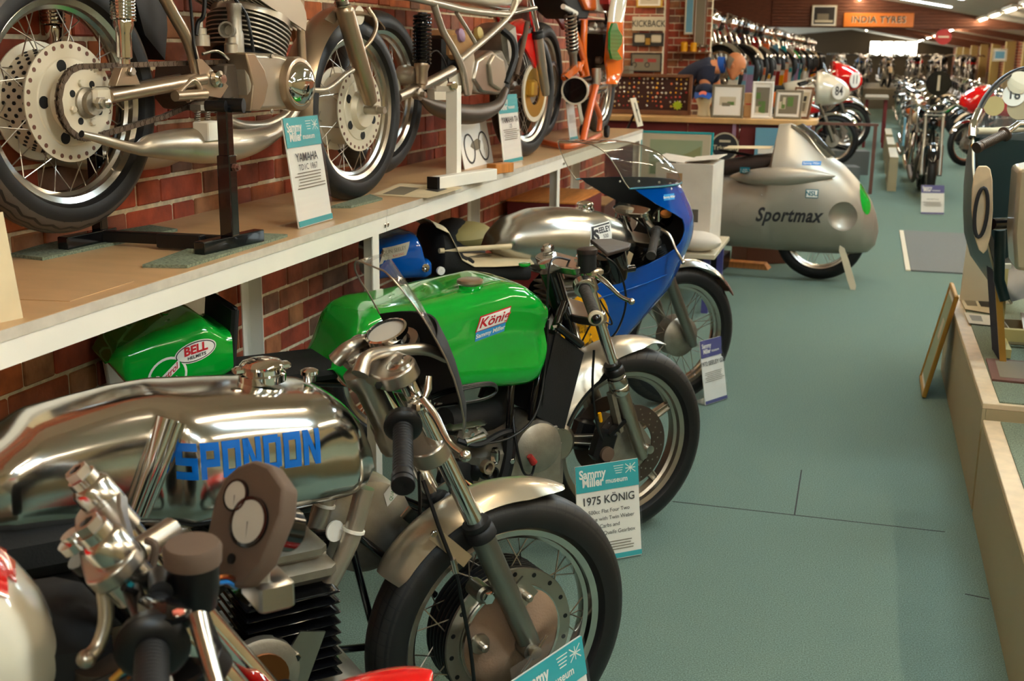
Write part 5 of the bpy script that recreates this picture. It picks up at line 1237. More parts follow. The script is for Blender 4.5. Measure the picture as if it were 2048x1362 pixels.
for px, py in ((543, 112), (543, 222)): bolt(ga, P(px, py, -.162), (0, -1, 0), .007, .004, 'alu_satin')
dc = P(590, 168, -.162); bo_ = MB().lathe([(.077, -.03), (.077, .01), (.073, .02), (.067, .022)], dc, (0, -1, 0), 48).build('clutch_housing', 'gold_paint', ga)
MB().lathe([(.066, .014), (.064, .022), (.054, .034), (.038, .043), (.02, .048), (.003, .0495)], dc, (0, -1, 0), 48).build('clutch_dome', 'chrome', bo_, smooth=180)
# cylinder barrels and finned heads, leaning forward
ax_ = Vector((.36, 0, 1)); ax_.normalize(); base = P(487, 118, 0); base.y = 0
for k in range(8):
    c_ = base+ax_*(.014+.0125*k); rng = []
    rx = .10+.016*k/8
    for j in range(36): a = 2*PI*j/36; rng.append(c_+Vector((ax_.z, 0, -ax_.x))*(rx*math.copysign(abs(math.cos(a))**.8, math.cos(a)))+Vector((0, .115*math.copysign(abs(math.sin(a))**.8, math.sin(a)), 0)))
    MB().prism(rng, -ax_*.0022, ax_*.0022).build('barrel_fin', 'drum_cream' if k > 9 else 'alu_cast', cc)
MB().prism([base+Vector((.085*math.cos(2*PI*j/24), .1*math.sin(2*PI*j/24), 0)) for j in range(24)], ax_*0, ax_*.115).build('barrel', 'black_matt', cc)
hb0 = base+ax_*.112
hdm = MB().prism([hb0+Vector((ax_.z, 0, -ax_.x))*.112*math.cos(2*PI*j/24)+Vector((0, .118*math.sin(2*PI*j/24), 0)) for j in range(24)], ax_*0, ax_*.02).build('cylinder_head', 'silver_paint', ga)
for k in range(15):
    y = -.112+.016*k; mb = MB(); rng = []
    for j in range(13): a = PI*j/12; rng.append(hb0+ax_*.018+Vector((ax_.z, 0, -ax_.x))*.118*math.cos(a)+Vector((0, y, 0))+ax_*(.085*math.sin(a)**.7))
    mb.prism(rng, (0, -.002, 0), (0, .002, 0)).build('head_fin', 'silver_paint', hdm)
# carburettor
cb = P(470, 60, -.1)
co = MB().lathe([(.023, -.06), (.023, -.01), (.019, 0), (.019, .05), (.021, .055), (.021, .07), (0, .075)], cb, (0, 0, 1), 22).build('carburettor', 'alu_cast', ga)
MB().lathe([(.014, 0), (.018, .035), (.022, .05), (.017, .05), (.013, .02)], P(463, 62, -.11), (-.9, -.35, .05), 22).build('bellmouth', 'alu_cast', co)
MB().lathe([(.019, 0), (.019, .03), (.015, .035), (.015, .05), (0, .05)], P(463, 112, -.1), (0, 0, 1), 18).build('float_bowl', 'silver_paint', co)
fl = MB().lathe([(.024, 0), (.024, .028), (.017, .03), (.017, .045), (.008, .048), (.008, .07), (0, .07)], P(402, 92, -.08), (0, 0, 1), 24).build('float_chamber', 'silver_paint', ga)
cable(ga, [P(378, -20, -.12), P(384, 40, -.12), P(388, 90, -.13), P(393, 118, -.13)], .004, 'black'); cable(ga, [P(455, -20, -.1), P(490, 25, -.12), P(500, 60, -.13), P(507, 104, -.13)], .0045, 'black')
cable(ga, [P(410, -20, -.1), P(407, 30, -.1), P(396, 45, -.09), P(392, 70, -.09)], .006, 'black'); cable(ga, [P(405, 108, -.11), P(430, 102, -.11), P(445, 108, -.11), P(458, 120, -.12)], .004, 'alu_satin')
# exhaust
ex = [(163, 268, .008), (200, 278, .011), (270, 297, .014), (300, 292, .028), (350, 290, .04), (400, 291, .047), (450, 291, .046), (500, 284, .036), (540, 268, .026), (570, 245, .02), (590, 215, .019), (600, 170, .019)]
pts = [P(a, b, -.14+.0006*max(0, a-480)) for a, b, r in ex]; MB().tube(pts, [r for _, _, r in ex], 26, smooth=5, cap=False).build('expansion_chamber', 'silver_paint', ga)
MB().lathe([(.0, .001), (.0085, .0)], pts[0], pts[0]-pts[1], 14, cap=True).build('tail_bore', 'black_matt', ga)
MB().tube([P(440, 232, -.1), P(480, 250, -.1), P(530, 250, -.09), P(565, 235, -.08), P(585, 215, -.07)], .0145, 16, smooth=5).build('exhaust_header', 'silver_paint', ga)
MB().box(P(418, 262, -.17), (.07, .05, .05), ch=.003).build('mount_block', 'paper', ga)
for px in (395, 415):
    a, b = P(px, 244, -.15), P(px, 222, -.15); MB().tube([a.lerp(b, i/40)+Vector((.007*math.cos(i*.8), .007*math.sin(i*.8), 0)) for i in range(41)], .0018, 5).build('mount_spring', 'alu_satin', ga)
MB().box(P(408, 214, -.13), (.07, .05, .03), ch=.008).build('mount_lug', 'alu_cast', ga)
MB().box(P(445, 222, -.12), (.05, .03, .018), ch=.004).build('foot_lug', 'alu', ga)
T([(455, 205), (468, 200), (470, 225)], .007, m='alu_satin', n='gear_lever', v=-.14)
# second exhaust on the far side
MB().tube([P(40, 300, .14), P(150, 310, .14), P(230, 312, .14), P(330, 305, .14), P(400, 280, .14)], [.02, .035, .045, .04, .02], 18, smooth=4).build('expansion_chamber', 'silver_paint', ga)
# forks and front wheel
fw = wheel(ga, 'front_wheel', (0, .304), .304, .045, .24, 'tyre_rib', 'alu', 36, .12, .042)
for ch in list(fw.children):
    if ch.name.startswith('hub'): bpy.data.objects.remove(ch)
drum(fw, -.045, .05, .138, 30, 6)
for y in (-.098, .098):
    sp0 = P(690, 22, -.098); ft = Vector((sp0.x, y, sp0.z)); fb = Vector((-.008, y, .306)); d_ = (fb-ft).normalized()
    o = MB().lathe([(.02, -.02), (.029, -.01), (.03, .0), (.03, .26), (.026, .29), (.024, .32), (.0, .34)], ft, d_, 26).build('fork_leg', 'gold_paint', ga)
    MB().lathe([(.019, -.25), (.019, -.015)], ft, d_, 18).build('stanchion', 'alu_satin', o)
    n = 14*9; u, v, _ = basis(d_); MB().tube([ft-d_*(.02+.2*i/n)+u*.024*math.cos(2*PI*i/14)+v*.024*math.sin(2*PI*i/14) for i in range(n+1)], .0045, 7).build('fork_spring', 'alu', o)
MB().lathe([(.0, -.14), (.012, -.14), (.012, -.115), (.016, -.115), (.016, -.06), (.012, .13), (0, .13)], (0, 0, .304), (0, 1, 0), 18).build('axle', 'silver_paint', ga)
MB().lathe([(.03, -.05), (.03, -.046), (.02, -.045)], (0, 0, .304), (0, 1, 0), 24).build('dust_ring', 'drum_cream', fw)
mg = guard(ga, (0, .304), .338, .062, math.radians(52), math.radians(196), 'gold_paint', dep=.03, n=36)
MB().tube([P(622, 180, -.12), P(655, 178, -.12), P(690, 150, -.12), P(706, 140, -.12)], .008, 12, smooth=4).build('torque_rod', 'silver_paint', ga)
MB().tube([P(725, 100, -.08), P(745, 75, -.075), P(752, 45, -.07), P(735, 15, -.05)], .0075, 12, smooth=4).build('guard_stay', 'gold_paint', mg)
MB().prism([P(648, 38, -.07), P(665, 20, -.07), P(678, 32, -.07), P(668, 48, -.07)], (0, -.002, 0), (0, .002, 0)).build('guard_bracket', 'gold_paint', mg)
mb = MB(); n = 90; a_, b_ = P(585, -20, 0), P(592, 55, 0); MB().tube([a_.lerp(b_, i/n)+Vector((.016*math.cos(i*.7), .016*math.sin(i*.7), 0)) for i in range(n+1)], .004, 6).build('cable_spring', 'black_gloss', ga)
# tank and seat above the frame (out of the picture)
MB().box((-.62, 0, .86), (.6, .28, .2), ch=.06).build('fuel_tank', 'gold_paint', ga); MB().box((-1.15, 0, .84), (.5, .24, .12), ch=.04).build('seat', 'black_pad', ga)
# black lift stand under it
bs = empty('paddock_stand', (-1.6, 2.75, 1.0516), 0, 'black square-tube lift stand under the champagne gold racer', 'stand')
def Wp(p): return Vector((p[0]+1.6, p[1]-2.75, p[2]-1.0516))
f0, f1 = onz(398, 497, 1.075), onz(519, 470, 1.075); n0, n1 = onz(125, 487, 1.075), onz(225, 466, 1.075)
foot = MB().bar(Wp(f0), Wp(f1), .032, .032).build('foot_bar', 'black_gloss', bs, smooth=0, bevel=.003)
MB().bar(Wp(n0), Wp(n1), .032, .032).build('foot_bar', 'black_gloss', bs, smooth=0, bevel=.003)
mf = f0+(f1-f0)*.5; mn = n0+(n1-n0)*.75
MB().bar(Wp(mn), Wp(mf), .028, .028).build('cross_bar', 'black', bs, smooth=0, bevel=.003)
MB().box((Wp(mf)+Wp(mn))/2+Vector((.06, -.02, 0)), (.12, .036, .036), rz=math.atan2(mf[1]-mn[1], mf[0]-mn[0]), ch=.003).build('sleeve', 'black', bs, smooth=0)
hp = ray(438, 200); tt = ((mf[0]-0)/hp[0]); topp = onx(438, 200, mf[0]-.015); topp[1] = mf[1]+.0
pt_ = Vector((mf[0], mf[1], 1.09)); tpz = 1.0516+.36
MB().bar(Wp(pt_), Wp((mf[0], mf[1], tpz-.12)), .036, .036, up=(1, 0, 0)).build('upright', 'black_gloss', bs, smooth=0, bevel=.003)
MB().bar(Wp((mf[0], mf[1], tpz-.14)), Wp((mf[0], mf[1], tpz)), .029, .029, up=(1, 0, 0)).build('inner_upright', 'black_gloss', bs, smooth=0, bevel=.003)
MB().lathe([(.018, -.03), (.018, .03)], Wp((mf[0]+.01, mf[1]+.02, tpz)), (1, .2, 0), 20).build('pad', 'black', bs)
MB().lathe([(.014, -.03), (.014, .02)], Wp((mf[0]-.0, mf[1]-.03, tpz)), (1, .2, 0), 20).build('pad', 'black', bs)
MB().lathe([(.01, 0), (.01, .012), (.006, .012), (.006, .02), (0, .02)], Wp((mf[0]+.018, mf[1]+.0, tpz-.15)), (1, -.2, 0), 6).build('lock_bolt', 'plum_brown', bs, smooth=0)
MB().bar(Wp((mn[0], mn[1], 1.09)), Wp((mn[0], mn[1], tpz)), .03, .03, up=(1, 0, 0)).build('upright', 'black_gloss', bs, smooth=0, bevel=.003)
# carpet offcuts under the stand and wheels
def carpet(px, label, th=.008):
    q = [onz(a, b, 1.056) for a, b in px]; c_ = sum(q)/len(q); e = empty('carpet_mat', (c_[0], c_[1], 1.0516), 0, label, 'mat')
    MB().prism([(p[0]-c_[0], p[1]-c_[1], 0) for p in q], (0, 0, .0004), (0, 0, th)).build('pile', 'mat_green', e, smooth=0); return e
carpet([(285, 532), (375, 533), (575, 471), (470, 466)], 'grey-green carpet offcut under the near foot of the black lift stand')
carpet([(20, 510), (85, 518), (240, 485), (355, 460), (300, 452), (100, 486)], 'grey-green carpet offcut by the wall under the far stand foot')
carpet([(662, 414), (702, 414), (765, 398), (740, 390)], 'small green carpet square under the front tyre of the champagne racer')
# ================================================================ WHITE AND SILVER RACER
Bf = Fr(-1.61, 5.60, 1.0516, math.radians(81.5))
wb = empty('motorcycle', Bf.o, Bf.hd, 'silver-framed racing motorcycle with a white tank, middle of the shelf row', 'motorcycle')
def P(px, py, v=0.): return Bf.L(px, py, v)
rw = wheel(wb, 'rear_wheel', (-1.357, .336), .31, .052, .24, 'tyre_slant', 'alu', 36, .075, .05, seg=60)
MB().lathe([(.0, -.09), (.03, -.088), (.075, -.07), (.09, -.05), (.09, .04), (0, .05)], (0, 0, 0), (0, 1, 0), 32).build('drum', 'drum_cream', rw)
fw = wheel(wb, 'front_wheel', (0, .31), .31, .048, .24, 'tyre_slant', 'alu', 36, .05, .05, seg=60)
ds = MB().ring([(.06, -.003), (.13, -.003), (.13, .003), (.06, .003)], (0, -.06, 0), (0, 1, 0), 48).build('brake_disc', 'badge_gold', fw)
MB().ring([(.118, -.0045), (.14, -.0045), (.14, .0045), (.118, .0045)], (0, -.06, 0), (0, 1, 0), 48).build('disc_band', 'drum_cream', fw)
shock(wb, (P(845, 25, -.15).x, P(845, 25, -.15).z), (P(843, 178, -.15).x, P(843, 178, -.15).z), -.15, .032, 13, 'black_gloss', 'gold_paint', .34, .0055)
TT = lambda pts, r=.0145, m='silver_paint', n='frame_tube', v=-.12, sm=4: MB().tube([P(a, b, v) for a, b in pts], r, 14, smooth=sm).build(n, m, wb)
TT([(868, 10), (885, 60), (905, 95), (920, 125), (928, 150), (935, 190)]); TT([(920, 120), (950, 95), (985, 65), (1015, 35), (1030, 10), (1034, -20)]); TT([(800, -10), (880, 8), (930, 20), (1000, 28), (1015, 28)]); TT([(913, 25), (935, 60), (950, 85)], .009)
TT([(980, 30), (1010, 22), (1050, 20)], .012, v=-.05)
MB().prism([P(922, 120, -.125), P(945, 100, -.125), P(950, 130, -.125), P(942, 190, -.125), P(930, 190, -.125)], (0, -.003, 0), (0, .003, 0)).build('pivot_plate', 'silver_paint', wb)
TT([(795, 195), (848, 170), (905, 140)], .02, v=-.13, n='swingarm', m='alu_satin'); 
MB().prism([P(867, 178, -.1), P(925, 140, -.1), P(932, 175, -.1), P(900, 200, -.1), P(868, 200, -.1)], (0, -.004, 0), (0, .03, 0)).build('frame_plate', 'drum_cream', wb)
MB().lathe([(.02, 0), (.024, .03), (.01, .032), (.01, .05), (0, .05)], P(828, 188, -.13), (0, -1, 0), 20).build('axle_adjuster', 'alu_satin', wb)
MB().lathe([(.0, 0), (.035, .0), (.04, .03), (.03, .07), (.02, .075)], P(800, 150, -.05), (0, -1, 0), 24).build('brake_cover', 'silver_paint', wb)
eg = MB().prism([P(945, 150, -.1), P(965, 115, -.1), P(1005, 100, -.1), P(1022, 140, -.1), P(1005, 190, -.1), P(960, 185, -.1)], (0, 0, 0), (0, .2, 0)).build('engine_case', 'alu_cast', wb, bevel=.01)
MB().prism([P(948, 160, -.14), P(956, 120, -.14), P(985, 100, -.14), P(1010, 118, -.14), P(1014, 155, -.14), P(1000, 190, -.14), P(965, 186, -.14)], (0, 0, 0), (0, .05, 0)).build('clutch_cover', 'alu_satin', eg, bevel=.012)
MB().prism([P(980, 125, -.155), P(990, 108, -.155), P(1008, 120, -.155), P(1014, 150, -.155), P(1004, 182, -.155), P(985, 170, -.155)], (0, 0, 0), (0, .03, 0)).build('points_cover', 'silver_paint', eg, bevel=.008)
MB().box((P(990, 90).x, 0, P(990, 90).z), (.14, .18, .18), ch=.02, ry=-.3).build('cylinder', 'alu_cast', eg)
cable(wb, [P(1005, 60, -.08), P(1025, 80, -.12), P(1030, 110, -.13), P(1022, 140, -.13), P(1012, 165, -.12)], .016, 'rubber', 'water_hose')
MB().box((P(900, 100).x, .0, P(900, 90).z), (.2, .14, .12), ch=.02).build('oil_tank', 'cardboard', wb)
for px, py, m_ in ((916, 72, 'lilac'), (953, 68, 'straw')): MB().lathe([(.026, 0), (.028, .006), (.028, .02), (.02, .024), (0, .024)], P(px, py, -.06), (0, -1, .2), 24).build('filler_cap', m_, wb)
MB().box((P(890, 150).x, .02, P(890, 130).z), (.14, .12, .25), ch=.02).build('side_box', 'black', wb)
MB().tube([P(842, 198, -.15), P(870, 215, -.14), P(920, 228, -.13), P(960, 226, -.13), P(995, 210, -.12), P(1010, 180, -.1)], [.008, .03, .042, .04, .024, .018], 20, smooth=5).build('expansion_chamber', 'disc_iron', wb)
MB().prism([P(a, b, -.075) for a, b in ((1052, 70), (1066, 64), (1073, 88), (1075, 112), (1071, 137), (1062, 118), (1049, 96))], (0, -.004, 0), (0, .01, 0)).build('fork_shield', 'red_paint', wb, bevel=.002)
cable(wb, [P(850, 170, -.12), P(858, 115, -.12), P(875, 102, -.12), P(892, 130, -.12), P(897, 165, -.12)], .003, 'black')
tn = sidebody(Bf, [(800, -40), (860, -30), (930, -40), (1025, -40), (1034, -20)], [(800, 0), (870, 6), (930, 14), (1000, 22), (1020, 20), (1034, 0)], W_([(0, .08), (.3, .13), (1, .1)]), n=24, m=24, ex=3, ufix=(.02, -.1)).build('fuel_tank', 'white_gloss', wb, smooth=180)
for y in (-.095, .095): fork_leg(wb, (P(1055, -20, -.095).x, P(1055, -20, -.095).z), (P(1075, 70, -.095).x, P(1075, 70, -.095).z), (.02, .29), y, .017, .024, m2='silver_paint')
MB().tube([P(1010, 30, -.1), P(1040, 22, -.1), P(1072, 16, -.14)], .011, 12).build('clip_on_bar', 'alu', wb)
TT([(1055, 45), (1045, 95), (1033, 150)], .012, m='taupe_foam', n='guard_stay', v=-.09)
rd = P(1062, 95, -.05); mgb = guard(wb, (0, .31), .345, .06, math.radians(95), math.radians(165), 'red_paint', dep=.04, n=18)
MB().box((-.06, -.07, .33), (.06, .05, .08), ch=.01).build('brake_caliper', 'badge_gold', wb)
# ================================================================ ORANGE RACER
Co = Fr(-1.68, 7.60, 1.0516, math.radians(88))
oc = empty('motorcycle', Co.o, Co.hd, 'orange-framed racing motorcycle with an orange, white and green fairing, farthest on the shelf', 'motorcycle')
def P(px, py, v=0.): return Co.L(px, py, v)
rw = wheel(oc, 'rear_wheel', (-1.30, .345), .31, .06, .235, 'tyre_slant', 'alu_satin', 0, .06, .05, seg=56)
for k in range(6): a = k*PI/3; MB().bar((.05*math.cos(a), 0, .05*math.sin(a)), (.21*math.cos(a), 0, .21*math.sin(a)), .02, .03, up=(0, 1, 0)).build('wheel_spoke', 'alu_satin', rw)
MB().ring([(.085, -.003), (.1, -.003), (.1, .003), (.085, .003)], (0, -.08, 0), (0, 1, 0), 40).build('sprocket', 'chain_steel', rw)
MB().ring([(.098, -.005), (.108, -.005), (.108, .005), (.098, .005)], (0, -.08, 0), (0, 1, 0), 60).build('drive_chain', 'black', rw)
fw = wheel(oc, 'front_wheel', (0, .31), .31, .048, .24, 'tyre_slant', 'alu', 24, .06, .05, single=False, seg=48)
q0, q1 = P(1140, 25, -.14), P(1148, 142, -.14); shock(oc, (q0.x, q0.z), (q1.x, q1.z), -.14, .03, 10, 'alu_satin', 'alu_cast', .36, .006)
OT = lambda pts, r=.017, v=-.12, m='orange_paint', n='frame_tube': MB().tube([P(a, b, v) for a, b in pts], r, 12, smooth=3).build(n, m, oc)
OT([(1169, 40), (1167, 95), (1168, 120), (1176, 165)], .02); OT([(1150, 65), (1160, 95), (1168, 120)], .018); OT([(1168, 120), (1160, 140), (1176, 170)], .014); OT([(1128, 155), (1148, 145), (1158, 128)], .018); OT([(1163, 140), (1172, 168)], .012)
MB().prism([P(1125, 150, -.15), P(1150, 128, -.15), P(1158, 138, -.15), P(1135, 158, -.15)], (0, -.01, 0), (0, .01, 0)).build('swingarm', 'orange_paint', oc)
MB().tube([P(1150, 181, -.16), P(1165, 176, -.15), P(1200, 168, -.1)], [.075, .07, .05], 28).build('silencer', 'black_gloss', oc)
MB().ring([(.068, -.004), (.078, -.004), (.078, .006), (.068, .006)], P(1150, 181, -.16), P(1165, 176, -.15)-P(1150, 181, -.16), 28).build('silencer_rim', 'white_gloss', oc)
st = P(1130, 10, -.05); MB().prism([P(1118, -12, -.1), P(1150, -8, -.1), P(1180, 20, -.1), P(1176, 38, -.1), P(1158, 38, -.1), P(1140, 20, -.1)], (0, 0, 0), (0, .2, 0)).build('seat', 'black_pad', oc, bevel=.01)
MB().tube([P(1126, 13, -.12), P(1152, 27, -.14)], .014, 12).build('foot_peg', 'paper', oc)
MB().prism([P(1158, -20, -.13), P(1226, -20, -.13), P(1220, 26, -.13), P(1195, 22, -.13), P(1176, 20, -.13)], (0, 0, 0), (0, .26, 0)).build('fuel_tank', 'orange_paint', oc, bevel=.015)
MB().prism([P(1193, -10, -.135), P(1204, -10, -.135), P(1214, 27, -.135), P(1195, 22, -.135)], (0, 0, 0), (0, .27, 0)).build('tank_flash', 'white_gloss', oc, bevel=.004)
MB().box((P(1190, 80).x, 0, P(1190, 90).z), (.3, .24, .3), ch=.03).build('engine', 'black', oc)
for px, py in ((1180, 52), (1195, 52), (1192, 120)): MB().lathe([(.02, 0), (.022, .03), (.012, .04), (0, .04)], P(px, py, -.12), (0, -1, 0), 18).build('carburettor', 'alu_cast', oc)
MB().tube([P(1172, 60, -.13), P(1215, 62, -.13)], .02, 12).build('engine_rail', 'alu_cast', oc)
MB().box(P(1195, 150, -.13), (.1, .05, .08), ch=.02).build('hand_guard', 'paper', oc)
for y in (-.1, .1): fork_leg(oc, (-.25, .78), (-.12, .56), (.03, .3), y, .018, .026)
# fairing seen almost edge on, its curved rear edge in orange, green and white
def strip(parent, ptsL, ptsR, v0, dv, m, name, th=.012):
    rg = []
    for (a, b) in zip(ptsL, ptsR):
        p, q = P(a[0], a[1], v0), P(b[0], b[1], v0); ring = []
        for off in (0, th):
            for k in (range(9) if off == 0 else range(8, -1, -1)):
                s = k/8; ring.append(p.lerp(q, s)+Vector((0, -.05*math.sin(PI*s)+off, 0)))
        rg.append(ring)
    return MB().loft(rg).build(name, m, parent, smooth=60)
Lp = [(1226, -8), (1221, 25), (1219, 44)]; Rp = [(1250, -8), (1243, 28), (1241, 44)]
strip(oc, Lp, Rp, -.2, 0, 'white_gloss', 'fairing_top')
Lp = [(1219, 44), (1214, 90), (1212, 120), (1216, 145), (1217, 160), (1216, 168)]; Rp = [(1241, 44), (1244, 90), (1245, 120), (1243, 138), (1232, 152), (1220, 168)]
fo = strip(oc, Lp, Rp, -.2, 0, 'orange_paint', 'fairing_side')
gp = [(1226, 46), (1233, 46), (1237, 60), (1245, 72), (1243, 88), (1234, 102), (1240, 112), (1244, 118), (1234, 121), (1224, 118), (1220, 100), (1220, 64)]
MB().prism([P(a, b, -.262) for a, b in gp], (0, -.002, 0), (0, .012, 0)).build('green_shape', 'green_patch', oc, smooth=0)
MB().prism([P(a, b, -.19) for a, b in ((1216, -10), (1250, -10), (1240, 18), (1226, 22), (1218, 8))], (0, 0, 0), (0, .3, 0)).build('fairing_inner', 'red_dull', oc)
MB().prism([P(a, b, .1) for a, b in ((1082, -10), (1128, -10), (1130, 60), (1118, 40), (1095, 20))], (0, 0, 0), (0, .02, 0)).build('tail_cover', 'red_dull', oc)
# orange paddock stand
os_ = empty('paddock_stand', (-1.5, 6.5, 1.0516), 0, 'orange tubular paddock stand with small black wheels at the shelf edge', 'stand')
def Wz(px, py, z, X=None):
    q = onz(px, py, z) if X is None else onx(px, py, X); return Vector((q[0]+1.5, q[1]-6.5, q[2]-1.0516))
b0, b1, b2, b3 = Wz(1085, 284, 1.07), Wz(1130, 293, 1.07), Wz(1165, 286, 1.07), Wz(1200, 270, 1.07)
MB().tube([b0, b1, b2, b3], .016, 14, smooth=4).build('base_tube', 'orange_stand', os_)
x_ = b2.x-1.5; MB().tube([b2, Wz(1178, 225, 0, x_), Wz(1192, 168, 0, x_)], .02, 14, smooth=3).build('lift_arm', 'orange_stand', os_)
MB().tube([Wz(1186, 200, 0, x_-.0), Wz(1199, 232, 0, x_), Wz(1198, 262, 0, x_)], .016, 14, smooth=3).build('brace_tube', 'orange_stand', os_)
MB().lathe([(.026, 0), (.026, .09)], Wz(1192, 166, 0, x_)-Vector((0, 0, .01)), (0, 0, 1), 20).build('collar', 'alu_satin', os_)
for (px, X) in ((1207, b3.x-1.5+.03), (1186, b3.x-1.5-.12)): MB().lathe([(.008, -.012), (.034, -.012), (.037, -.006), (.037, .006), (.034, .012), (.008, .012)], Vector((X+1.5, b3.y+.05, .038)), (1, 0, 0), 24).build('stand_wheel', 'rubber', os_)
# ================================================================ INFORMATION CARDS IN ACRYLIC HOLDERS
def card(name, bl, br, tl, z0, label, cat, group=None, lean=.22, art=None, thick=.004, holder=True, cardm='paper', ext=.003):
    """flat card standing on the plane z0; bottom corners and top-left corner read from the photo, leaning back by `lean` rad"""
    a, b = onz(*bl, z0), onz(*br, z0); ux = (b-a); w_ = np.linalg.norm(ux); ux = ux/w_; n = np.array([ux[1], -ux[0], 0])   # towards the viewer side
    if n@(CO-a) < 0: n = -n
    uy = np.array([0, 0, 1])*math.cos(lean)-n*math.sin(lean); nn = np.cross(ux, uy); d = ray(*tl); t = ((a-CO)@nn)/(d@nn); hit = CO+t*d; h_ = (hit-a)@uy
    mid = (a+b)/2; rz = math.atan2(ux[1], ux[0])
    e = empty(name, mid, rz, label, cat, group, rx=-lean)
    MB().box((0, thick, h_/2), (w_, thick, h_)).build('card', cardm, e, smooth=0)
    if art: art(e, w_, h_)
    if holder:
        MB().box((0, -.003, (h_+ext)/2), (w_+.008, .0015, h_+ext)).build('acrylic_front', 'clear', e, smooth=0)
        r = Matrix.Rotation(lean, 3, 'X'); f = [r @ Vector(p) for p in ((-w_/2, 0, .001), (w_/2, 0, .001), (w_/2, .075, .001), (-w_/2, .075, .001))]
        MB().prism(f, (0, 0, 0), (0, 0, .002)).build('acrylic_foot', 'clear', e, smooth=0)
    return e
def txt(e, s, x, z, size, m='ink', y=-.0005, **k): return text_on('lettering', s, (x, y, z), (1, 0, 0), (0, 0, 1), m, e, size, **k)
def museum(title, lines, head='teal', foot=True, small=False, pad=0., sub=None):
    def f(e, w_, h_):
        hh = h_*.27; z1 = h_-pad
        MB().box((0, -.0003, z1-hh/2), (w_, .0008, hh)).build('header_band', head, e, smooth=0)
        k = w_/.21
        txt(e, 'Sammy', -w_*.24, z1-hh*.34, .036*k, 'paper', y=-.001, bold=.03, sx=.85); txt(e, 'Miller', -w_*.24, z1-hh*.66, .036*k, 'paper', y=-.001, bold=.03, sx=.85)
        txt(e, 'museum', w_*.14, z1-hh*.68, .022*k, 'paper', y=-.001, bold=.02)
        if not small:
            fx, fz, fw_, fh = w_*.37, z1-hh*.3, w_*.16, hh*.34; mb = MB()
            for (a, b) in (((-1, 0), (1, 0)), ((0, -1), (0, 1)), ((-1, -1), (1, 1)), ((-1, 1), (1, -1))):
                p, q = Vector((fx+a[0]*fw_/2, -.0011, fz+a[1]*fh/2)), Vector((fx+b[0]*fw_/2, -.0011, fz+b[1]*fh/2)); d = (q-p).normalized(); s_ = Vector((-d.z, 0, d.x))*.0012*k; mb.add([p+s_, q+s_, q-s_, p-s_], [(0, 1, 2, 3)])
            tag(mb.build('flag_mark', 'paper', e, smooth=0), kind='stuff')
            for i in range(4): MB().box((w_*.18, -.0011, z1-hh*(.16+.09*i)), (w_*(.16-.02*i), .0002, .002*k)).build('fine_print', 'paper', e, smooth=0)
        y0 = z1-hh-.13*h_*.8
        if title: txt(e, title, 0, z1-hh-h_*.1, .034*k, bold=.01, sx=.95)
        if sub: txt(e, sub, 0, z1-hh-h_*.19, .024*k)
        for i, l in enumerate(lines): txt(e, l, 0, z1-hh-h_*(.215+.075*i), .0165*k)
        base = z1-hh-h_*(.24+.075*len(lines))
        for i in range(6):
            z = base-h_*.028*i
            if z < h_*.1: break
            MB().box((R.uniform(-.01, .01)*k, -.0008, z), (w_*R.uniform(.6, .82), .0003, .0028*k)).build('text_line', 'p_mid', e, smooth=0)
        if foot: MB().box((0, -.0004, h_*.035), (w_, .0008, h_*.05)).build('footer_band', head, e, smooth=0)
    return f
G = 'museum information cards in acrylic holders'
card('information_card', (1160, 1132), (1284, 1109), (1137, 937), .004, 'tall white information card with teal header in front of the cast-spoke front wheel', 'sign', G, .16, museum('1975 K\u00d6NIG', ['500cc Flat Four Two', 'Stroke with Twin Weber', 'Carbs and', 'Modified Quaife Gearbox']))
card('information_card', (1070, 1660), (1203, 1547), (1027, 1362), .004, 'cut-off information card with teal header in front of the large drum brake', 'sign', G, .2, museum('', []), ext=.03)
card('information_card', (1412, 811), (1455, 797), (1393, 685), .004, 'bent white information card with purple header by the blue-faired racer', 'sign', G, .18, museum('1972 SEELEY G50', [], head='purple_band', small=True))
card('information_card', (600, 457), (666, 438), (567, 237), 1.0535, 'tall information card at the shelf edge beside the champagne racer', 'sign', G, .14, museum('YAMAHA', [], sub='TD1C 1967', small=False))
card('information_card', (1009, 329), (1046, 321), (1001, 190), 1.0535, 'narrow information card under the silver-framed racer', 'sign', G, .12, museum('YAMAHA TA', [], sub='125', small=True))
card('information_card', (1141, 281), (1156, 278), (1117, 180), 1.0535, 'pale information card in front of the orange paddock stand', 'sign', G, .14, museum('', [], small=True))
card('information_card', (1842, 428), (1888, 429), (1847, 370), .004, 'white card with purple header on the floor before the number one motorcycle', 'sign', G, .3, museum('', ['MOTORCYCLE'], head='purple_band', small=True))
def art_bike(e, w_, h_):
    for x in (-.24, .24): MB().ring([(w_*.15, -.0003), (w_*.17, -.0003), (w_*.17, .0003), (w_*.15, .0003)], (x*w_, -.0008, h_*.38), (0, 1, 0), 24).build('drawn_wheel', 'p_dark', e)
    MB().prism([(-.2*w_, -.001, .42*h_), (-.05*w_, -.001, .32*h_), (.1*w_, -.001, .34*h_), (.16*w_, -.001, .5*h_), (.05*w_, -.001, .55*h_), (-.12*w_, -.001, .5*h_)], (0, 0, 0), (0, .0004, 0)).build('drawn_engine', 'p_mid', e, smooth=0)
card('drawing_print', (931, 339), (988, 324), (927, 236), 1.0516, 'laminated drawing of a motorcycle leaning beside the white wooden prop', 'print', None, .2, art_bike, holder=False, cardm='paper')
card('framed_print', (900, 305), (918, 300), (878, 236), 1.0516, 'small dark framed print at the back of the shelf behind the white prop', 'print', None, .15, art_bike, holder=False, cardm='p_mid')
